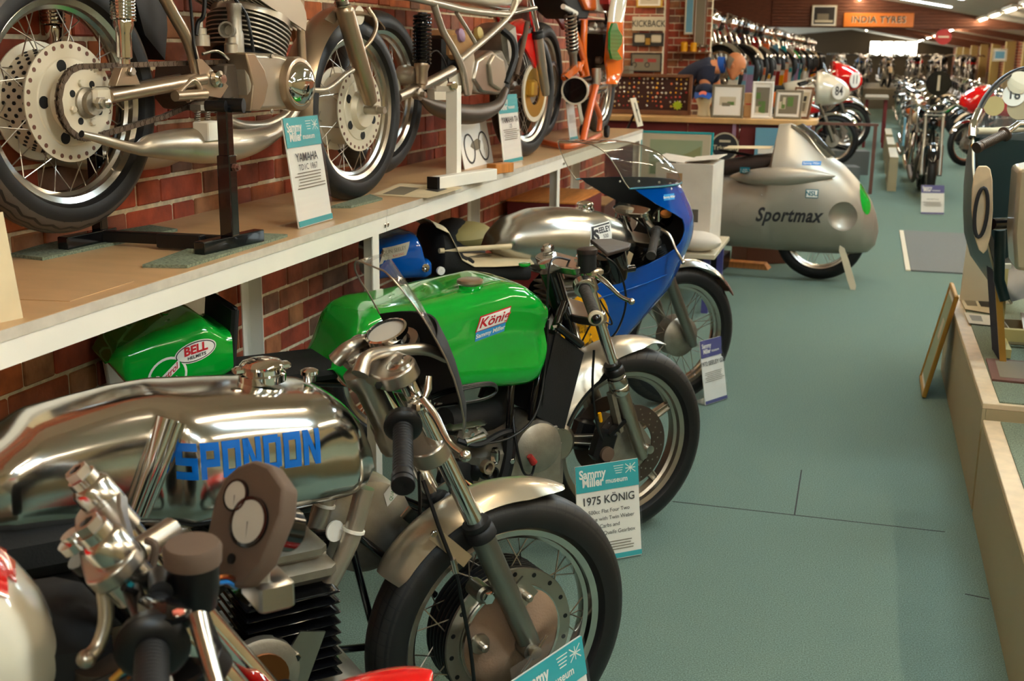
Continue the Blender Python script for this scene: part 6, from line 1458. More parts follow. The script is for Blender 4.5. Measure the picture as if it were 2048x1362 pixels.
card('sheet_print', (1165, 265), (1190, 258), (1150, 202), 1.0516, 'pale framed print behind the orange paddock stand', 'print', None, .2, None, holder=False, cardm='p_light')
e = card('picture_stand', (1276, 254), (1287, 251), (1252, 198), 1.0516, 'narrow silver framed picture on a black easel at the far end of the shelf', 'picture', None, .3, None, holder=False, cardm='p_light')
MB().box((0, -.001, .1), (.03, .002, .14)).build('picture', 'p_mid', e, smooth=0); MB().bar((-.0, .0, .12), (-.08, .09, .0), .02, .012).build('easel_leg', 'black', e, smooth=0)
# cream card board, far left
e = card('cream_board', (-90, 665), (48, 636), (-130, 440), 1.0516, 'glossy cream laminated board at the left end of the shelf', 'board', None, .16, None, holder=False, cardm='paper_old')
# loose papers on the shelf
def sheet_on(px, z, label, m, th=.0015, cat='paper', arts=()):
    q = [onz(a, b, z) for a, b in px]; c_ = sum(q)/len(q); e = empty('paper_sheet', (c_[0], c_[1], z-th), 0, label, cat)
    MB().prism([(p[0]-c_[0], p[1]-c_[1], 0) for p in q], (0, 0, .0003), (0, 0, th)).build('sheet', m, e, smooth=0)
    for (pts, mm) in arts: qq = [onz(a, b, z) for a, b in pts]; MB().prism([(p[0]-c_[0], p[1]-c_[1], th) for p in qq], (0, 0, .0001), (0, 0, .0005)).build('print', mm, e, smooth=0)
    return e
sheet_on([(745, 389), (800, 366), (925, 375), (905, 382), (855, 396)], 1.0536, 'folded buff newspaper on the shelf behind the front tyre of the champagne racer', 'paper_old', arts=[([(765, 388), (800, 373), (840, 376), (808, 390)], 'p_mid'), ([(850, 380), (870, 375), (895, 378), (875, 384)], 'p_dark')])
sheet_on([(38, 598), (30, 557), (268, 562), (140, 602)], 1.0532, 'thin buff typed sheet lying flat near the left end of the shelf', 'shelf_board', arts=[])
# white prop with pine block
pr = empty('wooden_prop', (-1.66, 4.72, 1.0516), 0, 'white painted timber prop under the silver-framed racer', 'stand')
b0, b1 = onz(868, 366, 1.075), onz(985, 348, 1.075); L_ = lambda p: Vector((p[0]+1.66, p[1]-4.72, p[2]-1.0516))
MB().bar(L_(b0), L_(b1), .045, .045).build('base_rail', 'white_paint', pr, smooth=0, bevel=.003)
dd = (b1-b0)/np.linalg.norm(b1-b0); MB().bar(L_(b0-dd*.012), L_(b0+dd*.004), .046, .046).build('rail_cap', 'black', pr, smooth=0)
pp = b0+(b1-b0)*.42; tz = onx(916, 172, pp[0])[2]
MB().bar(L_((pp[0]-.035, pp[1]+.03, 1.053)), L_((pp[0]-.035, pp[1]+.03, tz)), .05, .045, up=(1, 0, 0)).build('post', 'white_paint', pr, smooth=0, bevel=.002)
MB().lathe([(.014, -.02), (.014, .02), (0, .022)], L_((pp[0]-.03, pp[1], tz+.0)), (.6, -.6, 0), 16).build('saddle_bolt', 'chrome', pr)
MB().bar(L_((pp[0]-.09, pp[1]-.02, tz-.012)), L_((pp[0]-.03, pp[1]+.02, tz-.012)), .03, .02).build('saddle_plate', 'alu_satin', pr, smooth=0)
c_ = onz(978, 341, 1.07); blk = empty('pine_block', (c_[0]+.015, c_[1]+.11, 1.0516), 1.25, 'small pine offcut block beside the white prop', 'block'); MB().box((0, 0, .02), (.13, .05, .04), ch=.002).build('block', 'pine', blk, smooth=0)
# things under the shelf
e = empty('leaning_board', (-1.90, 2.98, .28), PI/2, 'white board leaning on the brick wall under the shelf', 'board', rx=-.12)
MB().box((.0, 0, .28), (.62, .012, .56), ch=.003).build('panel', 'white_card', e, smooth=0)
def crate(x, y, z, d, m, label, rz=0, top=None, name='box', cat='box'):
    e = empty(name, (x, y, z), rz, label, cat); MB().box((0, 0, d[2]/2), d, ch=.004).build('body', m, e, smooth=0)
    if top: MB().box((0, 0, d[2]+.004), (d[0]+.01, d[1]+.01, .008)).build('lid', top, e, smooth=0)
    return e
crate(-1.74, 6.8, 0, (.4, .7, .72), 'maroon', 'dark red-brown crate under the shelf beside the blue-faired racer', 0, 'pine')
crate(-1.76, 7.6, 0, (.36, .45, .6), 'plum_brown', 'plum coloured box under the far end of the shelf', .05, 'cardboard')
e = empty('bin_bag', (-1.8, 5.1, 0), 0, 'black and yellow stuffed sack under the shelf behind the aluminium tank', 'bag'); MB().ball((0, 0, .4), .28, 20, 12, (.6, 1.2, 1.45)).build('sack', 'black_matt', e); MB().ball((.05, .05, .72), .12, 16, 8, (1, 1.6, .5)).build('sack_top', 'straw', e)
# carton on a low grey bench
be = empty('low_bench', (-1.15, 7.5, 0), 0, 'low grey bench carrying the white carton', 'table')
MB().box((0, 0, .355), (.66, .8, .03), ch=.004).build('bench_top', 'p_light', be, smooth=0)
for x in (-.28, .28):
    for y in (-.35, .35): MB().box((x, y, .17), (.04, .04, .34)).build('leg', 'purple_band', be, smooth=0)
ct = empty('white_carton', (-1.055, 7.55, .371), -.04, 'tall scuffed white cardboard carton beside the matt silver streamliner', 'box')
MB().box((0, 0, .26), (.36, .42, .52), ch=.003).build('carton', 'white_card', ct, smooth=0)
for s in (-1, 1): MB().box((s*.1, 0, .533+.01*(s > 0)), (.2, .40, .004), ry=-.12*s).build('flap', 'white_card', ct, smooth=0)
MB().box((-.06, -.2105, .38), (.1, .001, .16)).build('brown_tape', 'cardboard', ct, smooth=0)
mb = MB()
for i in range(14): mb.box((.06+.003*i, -.211, .2), (.0016 if i % 3 else .0028, .001, .08))
tag(mb.build('barcode', 'p_dark', ct, smooth=0), kind='stuff')
text_on('lettering', 'BOX', (.171, -.05, .3), (0, 1, 0), (0, 0, 1), 'sky_blue', ct, .08, bold=.01)
for k in range(3): MB().box((.1712, -.12+.08*k, .25), (.001, .004, .48)).build('crease', 'p_mid', ct, smooth=0)
e = empty('white_bag', (-.95, 7.22, .371), 0, 'crumpled white bag on the low bench in front of the carton', 'bag'); MB().ball((0, 0, .06), .14, 20, 10, (1.1, .8, .45)).build('bag', 'white_card', e)
crate(-.72, 9.2, 0, (.34, .3, .24), 'plum_brown', 'brown box on the floor under the matt silver streamliner', .5, 'cream')
e = empty('wood_ramp', (-.78, 8.88, 0), -.1, 'flat orange pine offcut on the carpet under the streamliner', 'board'); MB().box((0, 0, .02), (.34, .14, .04), taper=.8).build('wedge', 'pine', e, smooth=0)
e = empty('black_tray', (-1.02, 8.75, 0), -.1, 'black plastic tray on the carpet left of the pine offcut', 'tray'); MB().box((0, 0, .06), (.2, .26, .12), taper=1.15, ch=.004).build('tray', 'black', e, smooth=0)
# newspaper over the seat of the blue racer
npz = empty('newspaper', tuple(Y.o+Y.f*-.95+Y.n*0+np.array([0, 0, .8])), Y.hd, 'rolled buff newspaper draped over the seat hump of the blue-faired racer', 'newspaper')
rg = []
for (px, py) in [(842, 440), (868, 452), (882, 480), (894, 505), (918, 518), (960, 518), (1000, 516), (1035, 513)]:
    p = Y.L(px, py, 0); ring = []
    for off in (0, .003):
        for k in (range(11) if off == 0 else range(10, -1, -1)): s = -1+2*k/10; ring.append((p.x+.95, s*.135, p.z-.8+.012-.02*s*s+off+.004*math.sin(s*7)))
    rg.append(ring)
MB().loft(rg).build('paper', 'paper_old', npz, smooth=60)
p = Y.L(925, 516, -.12); MB().tube([(p.x+.95-.1, -.12, p.z-.8+.035), (p.x+.95+.22, -.11, p.z-.8+.03)], .010, 16).build('rolled_edge', 'paper_old', npz)
for (a, b, c, d, m_) in ((-.2, .02, .12, .1, 'p_mid'), (.0, .03, .1, .08, 'p_dark')): MB().box((a+.13, b, .012+Y.L(960, 518).z-.8+.004), (c, d, .001)).build('print', m_, npz, smooth=0)
# gold frame leaning on the plinth, papers on it
gf = picture('gold_frame', (.355, 5.78, .004), .36, .50, -PI/2, -.2, 'gold_frame', art_blocks([(.5, .5, .9, .9, 'p_hill'), (.55, .62, .3, .2, 'p_light')]), 'empty-looking gold framed picture on the carpet leaning on the cream plinth', fw=.022)
zt = .397
sheet_on([(1918, 590), (1983, 596), (1990, 628), (1930, 618)], zt+.004, 'glossy sepia photograph lying at the far end of the second plinth', 'p_light', arts=[([(1925, 596), (1950, 598), (1955, 612), (1935, 611)], 'p_mid'), ([(1955, 600), (1978, 602), (1982, 615), (1962, 613)], 'p_dark')])
sheet_on([(1928, 624), (1990, 632), (1996, 652), (1938, 646)], zt+.004, 'second sepia photograph lying nearer the plinth edge', 'p_light', arts=[([(1938, 630), (1962, 632), (1966, 643), (1944, 641)], 'p_mid')])
sheet_on([(1972, 716), (2075, 724), (2110, 770), (1984, 758)], zt+.006, 'glossy brown photograph book lying on the second plinth', 'plum_brown', th=.008, arts=[([(1990, 720), (2075, 726), (2100, 762), (2000, 754)], 'p_mid')])
def tray(x, y, label):
    e = empty('card_tray', (x, y, zt), .05, label, 'tray')
    MB().box((0, 0, .004), (.34, .24, .006)).build('base', 'cardboard', e, smooth=0)
    for s in (-1, 1): MB().box((s*.168, 0, .03), (.005, .24, .055)).build('side', 'cream', e, smooth=0); MB().box((0, s*.118, .03), (.34, .005, .055)).build('side', 'cream', e, smooth=0)
    MB().box((.02, .0, .055), (.26, .16, .004), rx=.3, ry=.15).build('sheet', 'paper', e, smooth=0)
tray(.80, 5.25, 'open cream card tray with papers on the second plinth')
# ================================================================ RED AND WHITE MOTORCYCLE IN THE NEAR CORNER
Dm = Fr(-.60, 1.42, 0, math.radians(40))
rd = empty('motorcycle', Dm.o, Dm.hd, 'red and white motorcycle in the near left corner, brown twin-dial clock pod', 'motorcycle')
def P(px, py, v=0.): return Dm.L(px, py, v)
mg = guard(rd, (0, .318), .355, .062, math.radians(79), math.radians(150), 'red_paint', dep=.03)
fw = wheel(rd, 'front_wheel', (0, .318), .318, .048, .243, 'tyre_rib', 'alu', 36, .08, .04, seg=56)
DT, DS = (-.36, .955), (-.13, .60); DD = Vector((DS[0]-DT[0], 0, DS[1]-DT[1])).normalized()
for y in (-.095, .095):
    fork_leg(rd, DT, DS, (.02, .30), y, .018, .026)
    c = Vector((DT[0], y, DT[1])); o = MB().lathe([(.025, -.012), (.027, -.005), (.027, .03), (.023, .036), (.02, .038), (.02, .05)], c, -DD, 26).build('fork_top', 'alu', rd)
    MB().lathe([(.017, .04), (.017, .062), (.010, .062), (.010, .048), (0, .048)], c, -DD, 6).build('fork_cap', 'alu_satin', o, smooth=0)
clamp_plate(rd, Vector((-.365, 0, .945)), DD, .095, .05, .022, 'alu_satin', 'top_yoke', .036)
MB().lathe([(.022, 0), (.022, .012), (.012, .013), (.012, .02), (0, .02)], Vector((-.40, 0, .94)), -DD, 24).build('stem_nut', 'alu', rd)
clamp_plate(rd, Vector((-.27, 0, .79)), DD, .095, .05, .03, 'black', 'bottom_yoke', .036)
MB().lathe([(.03, 0), (.03, .17)], Vector((-.39, 0, .93)), DD, 20).build('steering_head', 'black_gloss', rd)
for y in (-.095, .095): MB().lathe([(.03, -.016), (.03, .016)], Vector((DT[0]+.01, y, DT[1]-.03)), DD, 24).build('clip_on_clamp', 'alu', rd)
# twin dial pod
mp = P(484, 1045, .0); N_ = Vector((-.78, -.44, .44)).normalized(); ux = Vector((.25, -.97, .0)); ux = (ux-N_*ux.dot(N_)).normalized(); uy = N_.cross(ux)
if uy.z < 0: uy = -uy
def pod(x, y, d=0): return mp+ux*x+uy*y+N_*d
out = [(-.04, .055), (-.02, .07), (.005, .072), (.038, .058), (.05, .03), (.05, -.03), (.035, -.062), (.01, -.075), (-.02, -.062), (-.045, -.03), (-.055, .01), (-.053, .035)]
pd = MB().prism([pod(x*1.22, y*1.15) for x, y in out], -N_*.03, N_*0).build('clock_pod', 'taupe_foam', rd, bevel=.005)
for (x, y, r) in ((-.027, .028, .021), (.014, .006, .032)):
    dl = MB().lathe([(r, -.03), (r, .002), (r*.95, .004)], pod(x, y), N_, 32).build('instrument', 'black', pd)
    MB().ring([(r*.9, .001), (r*1.06, .001), (r*1.06, .005), (r*.9, .005)], pod(x, y), N_, 32).build('bezel', 'black_gloss', dl)
    MB().lathe([(r*.9, .0046), (0, .0048)], pod(x, y), N_, 28).build('dial_face', 'dial', dl)
    p0 = pod(x, y, .0055); MB().add([p0-ux*.001, p0+ux*.001, p0-uy*r*.7+ux*r*.3], [(0, 1, 2)]).build('needle', 'ink', dl, smooth=0)
    MB().lathe([(r*.95, 0), (r*.95, .045), (r*.8, .05), (0, .05)], pod(x, y, -.03), -N_, 28).build('instrument_case', 'black_gloss', pd)
MB().lathe([(.007, 0), (.007, .002), (0, .002)], pod(.008, -.048), N_, 12).build('warning_lamp', 'black', pd)
# bracket block under the pod
bk = P(535, 1175, .0); MB().box(bk, (.05, .075, .04), rz=.15, ch=.004).build('bracket_block', 'alu_satin', rd); MB().box(bk+Vector((-.01, -.01, .03)), (.02, .03, .04), ch=.004).build('bracket_tab', 'alu_cast', rd); bolt(rd, bk+Vector((-.02, -.01, .035)), (-1, -.2, .2), .009, .008, 'p_light')
MB().tube([P(420, 1160, .02), P(500, 1140, -.02)], .011, 14).build('cross_tube', 'alu_satin', rd)
MB().tube([P(275, 1105, -.02), P(345, 1060, .02)], .018, 16).build('damper_tube', 'alu_satin', rd)
# reservoir, master cylinder, grip and lever
r0 = P(388, 1165, -.15); MB().lathe([(.026, -.03), (.03, 0), (.03, .025), (.033, .028), (.034, .045), (.03, .05), (0, .051)], r0, (0, -.05, 1), 30).build('brake_reservoir', 'black', rd).name = 'brake_reservoir'
MB().lathe([(.0335, .027), (.0345, .045), (.031, .051), (0, .052)], r0, (0, -.05, 1), 30).build('reservoir_cap', 'taupe_foam', rd)
g0, g1 = P(305, 1290, -.22), P(300, 1440, -.36); gp = grip(rd, g0, g1, .018, 'rubber'); MB().lathe([(.02, -.015), (.038, -.012), (.042, .006), (.034, .014), (.02, .016)], g0, (g1-g0), 28).build('twist_drum', 'black', rd)
MB().tube([Vector((DT[0]+.01, -.11, DT[1]-.03)), g0], .012, 14).build('clip_on_bar', 'black', rd)
mc = P(330, 1225, -.2); MB().box(mc, (.035, .07, .028), rz=.4, ch=.006).build('master_cylinder', 'black_gloss', rd); MB().lathe([(.014, 0), (.014, .06)], mc+Vector((-.0, .03, .01)), (.1, 1, -.1), 18).build('cylinder_body', 'black', rd)
bolt(rd, mc+Vector((.01, -.04, .016)), (0, 0, 1), .007, .003, 'salmon')
lever(rd, [P(395, 1235, -.23), P(412, 1300, -.27), P(440, 1400, -.33)], 'alu', r=(.012, .01, .009), ball=.012)
lever(rd, [P(205, 1165, -.06), P(212, 1235, -.07), P(196, 1290, -.08), P(172, 1318, -.09)], 'alu_satin', name='bracket_arm', r=(.010, .010, .009, .01), ball=.012)
blk = P(200, 1330, -.05); MB().lathe([(.03, 0), (.032, .04), (.02, .06), (0, .06)], blk, (0, 0, -1), 20).build('junction_cap', 'plum_brown', rd).data.materials[0] = M('disc_iron')
cable(rd, [P(293, 1080, -.05), P(310, 1090, -.06), P(308, 1120, -.06), P(300, 1150, -.06)], .005, 'taupe_foam')
for k in range(7):
    cable(rd, [P(330-14*k, 1140+6*k, -.03*k+.02), P(345-8*k, 1200, -.02*k), P(330+9*k, 1270, -.03), P(280-20*k, 1380, -.02*k)], .004, ('black', 'black', 'brown_leather', 'copper', 'black', 'teal_dark', 'black')[k])
MB().tube([P(222, 1362, -.2), P(262, 1325, -.2)], .004, 8).build('cable_end', 'gold_frame', rd)
for (px, py, c_) in ((415, 1160, 'copper'), (412, 1172, 'ink_blue')): cable(rd, [P(px, py, -.06), P(px+40, py-8, -.05), P(px+60, py+3, -.02)], .003, c_, 'wire')
# tank and headlamp cowl in cream and red
tk = sidebody(Dm, [(-420, 1080), (-250, 1060), (-60, 1075), (20, 1120), (80, 1180), (120, 1260), (128, 1310)], [(-420, 1420), (-200, 1450), (0, 1440), (80, 1400), (128, 1330)], W_([(0, .12), (.5, .14), (.85, .11), (1, .03)]), n=40, m=32, ex=2.6, t=.3, ufix=(0, 0)).build('fuel_tank', 'white_gloss', rd, smooth=180)
rg = [Vector((v.co.x, v.co.y, v.co.z)) for v in tk.data.vertices]
nb_ = 32; band = MB(); rr = [rg[i*nb_:(i+1)*nb_] for i in range(40)]
stripe = [[p*1.0+Vector((0, .0025*math.copysign(1, p.y), .0035)) for p in r[1:16]] for r in rr[16:38]]
st = MB().loft([[p for p in r] for r in stripe], cap=False, wrap=False).build('red_flash', 'red_paint', tk, smooth=180)
lowr = [v for v in st.data.vertices]
bm = bmesh.new(); bm.from_mesh(st.data); zc = max(v.co.z for v in bm.verts)
bmesh.ops.delete(bm, geom=[f for f in bm.faces if not (f.calc_center_median().z > zc-.055-.12*max(0, f.calc_center_median().x+.55) and f.calc_center_median().z < zc-.006)], context='FACES'); bm.to_mesh(st.data); bm.free()
for s in (-1, 1): MB().tube([(-.42, 0, .8), (-.5, .1*s, .5), (-.7, .11*s, .25), (-1.1, .11*s, .3), (-1.35, .1*s, .33)], .014, 10, smooth=3).build('frame_tube', 'black', rd)
MB().box((-.47, .05, .70), (.2, .2, .3), ch=.03).build('shade_mass', 'black_matt', rd)  # added black mass, stands in for frame clutter and shadow behind the cables
MB().box((-.62, 0, .42), (.34, .26, .3), ch=.04).build('engine', 'alu_cast', rd)
wheel(rd, 'rear_wheel', (-1.35, .318), .318, .05, .243, 'rubber', 'alu', 24, .08, .04, single=False, seg=40)
# ================================================================ DARK FAIRED MOTORCYCLE AT THE RIGHT EDGE, ON THE PLINTH
J = Fr(.86, 5.35, .396, math.radians(90))
jr = empty('motorcycle', J.o, J.hd, 'dark-faired motorcycle with stickered screen at the right edge, on the plinth', 'motorcycle')
def Q(px, py, Yw): q = ony(px, py, Yw); return Vector((q[1]-J.o[1], -(q[0]-J.o[0]), q[2]-J.o[2]))
rim = [Q(1944, 275, 4.75), Q(1946, 250, 4.8), Q(1957, 222, 4.95), Q(1975, 190, 5.1), Q(2002, 161, 5.25), Q(2035, 142, 5.35), Q(2075, 134, 5.4)]
rimR = [Vector((p.x, -p.y, p.z)) for p in rim]
jm = MB().tube(rim, .012, 10, smooth=4).build('screen_rim', 'black', jr); MB().tube(rim[:3], .0145, 10, smooth=4).build('rim_trim', 'chrome', jm)
rg = []
for a, b in zip(rim, rimR): rg.append([a.lerp(b, s)+Vector((.16*math.sin(PI*s), 0, -.02*math.sin(PI*s))) for s in (i/16 for i in range(17))])
scn = MB().loft(rg, cap=False, wrap=False).build('screen', 'screen', jr, smooth=70)
for (px, py, r, m_, t_) in ((2028, 190, .045, 'paper', '16'), (1988, 212, .04, 'straw', ''), (2040, 215, .05, 'cream', ''), (2038, 165, .045, 'p_light', '')):
    c_ = Q(px, py, 5.30); s_ = MB().lathe([(r, 0), (r, .002), (0, .002)], c_, (-1, 0, .1), 24).build('screen_sticker', m_, scn)
    if t_: text_on('lettering', t_, c_+Vector((-.004, 0, 0)), (0, -1, 0), (.1, 0, 1), 'ink', scn, .05, bold=.02)
# fairing side: outer skin and dark inside
prof = [(1946, 258, 4.8), (1946, 300, 4.7), (1947, 345, 4.6), (1955, 400, 4.55), (1966, 450, 4.6), (1978, 500, 4.7), (1995, 560, 4.8), (2022, 606, 4.9)]
edge = [Q(*p) for p in prof]; outp = [Q(*p) for p in ((1946, 258, 5.2), (1932, 320, 5.35), (1927, 370, 5.4), (1926, 420, 5.4), (1928, 465, 5.4), (1940, 510, 5.4), (1975, 560, 5.3), (2018, 604, 5.1))]
rg = []
for a, b in zip(edge, outp):
    c_ = Vector((b.x+.35, b.y-.22, b.z)); ring = []
    for off in (0, .006):
        for k in (range(11) if off == 0 else range(10, -1, -1)): s = k/10; p = a*(1-s)**2+b*2*s*(1-s)+c_*s*s; p = a.lerp(b, min(1, s*1.6)) if s < .6 else b.lerp(c_, (s-.6)/.4); ring.append(p+Vector((0, -off, 0)))
    rg.append(ring)
fj = MB().loft(rg).build('fairing', 'dark_green_shade', jr, smooth=60); MB().tube(edge, .004, 8, smooth=3).build('fairing_edge', 'p_light', fj)
MB().prism([Q(1952, 275, 5.3), Q(2080, 262, 5.3), Q(2090, 480, 5.3), Q(2005, 520, 5.3), Q(1962, 420, 5.3)], (0, 0, 0), (.01, 0, 0)).build('fairing_inner', 'dark_green_shade', jr, smooth=0)
MB().tube([Q(1952, 262, 5.0), Q(1990, 262, 5.1), Q(2060, 255, 5.15)], .014, 10).build('screen_flange', 'p_light', jr)
g0, g1 = Q(2010, 268, 4.55), Q(1953, 296, 4.45); grip(jr, g0, g1, .017, 'disc_iron'); MB().tube([g0, Q(2035, 248, 4.6), Q(2080, 250, 4.7)], .012, 12).build('handlebar', 'chrome', jr)
lever(jr, [Q(2000, 268, 4.6), Q(1960, 288, 4.55), Q(1945, 292, 4.5)], 'gold_frame', ball=.007)
tj = Q(2040, 300, 4.5); MB().ball(Vector((tj.x, 0.0, tj.z)), .2, 28, 18, (1.4, .80, .62)).build('fuel_tank', 'gold_paint', jr)
# oval number plate with a nought
pl = [Q(a, b, 4.35) for a, b in ((1953, 338), (1958, 332), (1974, 332), (1981, 338), (1985, 360), (1986, 420), (1982, 470), (1974, 500), (1967, 508), (1958, 500), (1948, 470), (1943, 420), (1944, 380), (1948, 352))]
np_ = MB().prism(pl, (0, 0, 0), (.012, 0, 0)).build('number_plate', 'cream_edge', jr, bevel=.003)
mb = MB(); cpt = Q(1962, 425, 4.33); ringo = [cpt+Vector((-.002, .02*math.cos(a), .085*math.sin(a))) for a in (2*PI*k/24 for k in range(24))]; mb.tube(ringo, .0065, 8, closed=True); mb.build('digit', 'ink', np_)
MB().tube([Q(1982, 448, 4.4), Q(2030, 446, 4.5)], .022, 12).build('plate_stay', 'black_gloss', jr)
MB().prism([Q(a, b, 4.1) for a, b in ((2036, 340), (2080, 330), (2080, 545), (2030, 540), (2026, 470))], (0, 0, 0), (.2, 0, 0)).build('side_panel', 'champagne', jr, bevel=.012)
MB().tube([Q(2000, 460, 4.7), Q(1998, 560, 4.7), Q(2010, 600, 4.7)], .02, 12).build('fork_slider', 'dark_green_shade', jr)
wj = wheel(jr, 'front_wheel', (0, .31), .31, .05, .24, 'rubber', 'alu', 24, .08, .04, single=False, seg=48)
wheel(jr, 'rear_wheel', (-1.2, .31), .31, .05, .24, 'rubber', 'alu', 24, .08, .04, single=False, seg=48)
MB().box((-.6, 0, .35), (.5, .28, .3), ch=.04).build('engine', 'alu_cast', jr); MB().box((-.9, 0, .72), (.6, .26, .1), ch=.04).build('seat', 'black_pad', jr)
# timber stand, leaning blue panel, pale board
ws = empty('timber_stand', (.64, 4.98, .397), 0, 'rough timber stand on the second plinth beside the leaning blue panel', 'stand')
def Lw(px, py, y): q = ony(px, py, y); return Vector((q[0]-.64, q[1]-4.98, q[2]-.397))
MB().bar(Lw(2007, 536, 4.98), Lw(1996, 668, 4.98), .035, .03, up=(0, 1, 0)).build('post', 'straw', ws, smooth=0); MB().bar(Lw(1983, 532, 4.98), Lw(2022, 532, 4.98), .03, .018).build('top_rail', 'p_light', ws, smooth=0)
MB().bar((-.04, -.12, .02), (-.04, .14, .02), .03, .035).build('foot', 'straw', ws, smooth=0); MB().bar((-.04, .1, .05), (.3, .1, .05), .03, .05).build('base_rail', 'straw', ws, smooth=0)
pn = empty('blue_panel', (.575, 4.90, .397), PI/2+.05, 'dark blue framed panel leaning beside the timber stand', 'board', rx=-.16)
MB().box((0, 0, .19), (.22, .02, .38), ch=.003).build('panel', 'navy', pn, smooth=0); MB().box((-.112, 0, .19), (.008, .024, .38)).build('edge', 'gold_frame', pn, smooth=0)
pb = empty('pale_board', (.61, 6.02, .397), 0, 'pale beige board standing at the far end of the second plinth', 'board'); MB().prism([(-.11, 0, 0), (.13, 0, 0), (.13, 0, .26), (-.06, 0, .36), (-.1, 0, .36)], (0, -.006, 0), (0, .006, 0)).build('board', 'p_light', pb, smooth=0)
# ================================================================ COUNTER AND THINGS ON IT
cn = empty('counter', (-1.7, 10.9, 0), 0, 'maroon fronted sales counter with a pale wooden top and rounded end', 'counter')
mb = MB(); o_ = [(-1.3, 0), (1.05, 0)]+[(1.05+.22*math.sin(a)*1.0, .22-.22*math.cos(a)) for a in (PI*k/16 for k in range(1, 9))]+[(1.27, .55), (-1.3, .55)]
mb.prism([(x, y, .945) for x, y in o_], (0, 0, 0), (0, 0, .045)); mb.build('counter_top', 'counter_top', cn, smooth=30, bevel=.004)
for k in range(5): MB().box((-1.05+.47*k, .08, .47), (.462, .03, .94), ch=.004).build('front_panel', 'maroon', cn, smooth=0)
for x in (.55, 1.2): MB().box((x, .06, .47), (.03, .05, .94)).build('post', 'lilac', cn, smooth=0)
def art_hill(e, w_, h_, y, fw):
    blot(e, 0, fw+h_*.5, w_*.98, h_*.98, y, 'p_light'); blot(e, 0, fw+h_*.5, w_*.76, h_*.74, y-.001, 'p_hill')
    for i, (pts, m_) in enumerate((([(-.36, .4), (-.1, .42), (.2, .62), (.36, .75), (.36, .14), (-.36, .14)], 'p_olive'), ([(-.36, .3), (-.05, .34), (.2, .48), (.36, .5), (.36, .14), (-.36, .14)], 'p_green'))):
        MB().prism([(x*w_, y-.0015-.0008*i, fw+z*h_) for x, z in pts], (0, 0, 0), (0, -.0004, 0)).build('print', m_, e, smooth=0)
p = ony(1350, 315, 10.6); picture('leaning_picture', (p[0]+.0, 10.6, .42), .66, .46, 0, -.1, 'teal', art_hill, 'teal framed landscape print leaning on the maroon counter', fw=.02)
MB().box((0, .02, -.21), (.6, .04, .42)).build('x', 'maroon').name = 'tmp'; bpy.data.objects.remove(bpy.data.objects['tmp'])
e = crate(p[0], 10.66, 0, (.6, .3, .42), 'plum_brown', 'dark box under the teal framed landscape print', 0)
e = empty('poster', (-.80, 10.87, .42), 0, 'pale blue poster on the right end of the maroon counter', 'poster'); MB().box((0, -.004, .25), (.3, .004, .5)).build('sheet', 'p_blue', e, smooth=0); MB().box((0, -.0065, .30), (.24, .001, .06)).build('print', 'paper', e, smooth=0); MB().box((.02, -.0065, .15), (.2, .001, .1)).build('print', 'teal', e, smooth=0)
e = empty('round_badge', (-1.22, 10.885, .74), 0, 'round black and cream badge sticker on the maroon counter front', 'badge'); MB().lathe([(.13, 0), (.13, .004), (0, .004)], (0, .0, 0), (0, -1, 0), 32).build('disc', 'ink', e); MB().ring([(.115, .0045), (.128, .0045), (.128, .006), (.115, .006)], (0, 0, 0), (0, -1, 0), 32).build('ring', 'p_light', e); text_on('lettering', 'Triumph', (0, -.006, -.01), (1, 0, 0), (0, 0, 1), 'p_light', e, .06, bold=.02); MB().box((0, -.005, .05), (.1, .001, .02)).build('print', 'p_light', e, smooth=0)
CT = .991
# badge case, tilted back
bc = empty('display_case', (-2.02, 11.28, CT), .04, 'brown display case pinned with rows of small enamel badges', 'case', rx=-.12)
for (x, z, a, b) in ((0, .02, .84, .04), (0, .36, .84, .03), (-.405, .19, .03, .37), (.405, .19, .03, .37)): MB().box((x, 0, z), (a, .05, b), ch=.004).build('frame', 'brown_wood', bc, smooth=0)
MB().box((0, .015, .19), (.8, .01, .34)).build('back', 'case_back', bc, smooth=0)
cm = bc.matrix_basis if False else Matrix.Translation(bc.location) @ bc.rotation_euler.to_matrix().to_4x4()
bm_ = {}
for k, m_ in enumerate(('badge_gold', 'badge_red', 'p_light', 'yellow', 'alu', 'orange_stand')):
    o = MB().lathe([(.009, 0), (.010, .002), (.007, .004), (0, .0045)], (0, 0, 0), (0, -1, 0), 10).build('badge', m_); bm_[k] = o.data; bpy.data.objects.remove(o)
for r in range(7):
    for c in range(17):
        if R.random() < .18: continue
        o = bpy.data.objects.new('enamel_badge', bm_[R.choice([0, 0, 2, 2, 1, 3, 4, 5])]); COL.objects.link(o)
        o.matrix_world = cm @ Matrix.Translation((-.36+.045*c+R.uniform(-.008, .008), .009, .335-.043*r+R.uniform(-.006, .006))) @ Matrix.Scale(R.uniform(.7, 1.25), 4)
        tag(o, 'small enamel badge pinned on the dark backing of the display case', 'badge', 'enamel badges in the display case')
e = empty('star_sticker', tuple(cm @ Vector((.29, .006, .09))), .04, 'lime green star-shaped price sticker in the badge case', 'sticker'); MB().prism([((.05 if k % 2 else .036)*math.cos(PI*k/10), 0, (.045 if k % 2 else .032)*math.sin(PI*k/10)) for k in range(20)], (0, -.003, 0), (0, 0, 0)).build('star', 'lime', e, smooth=0)
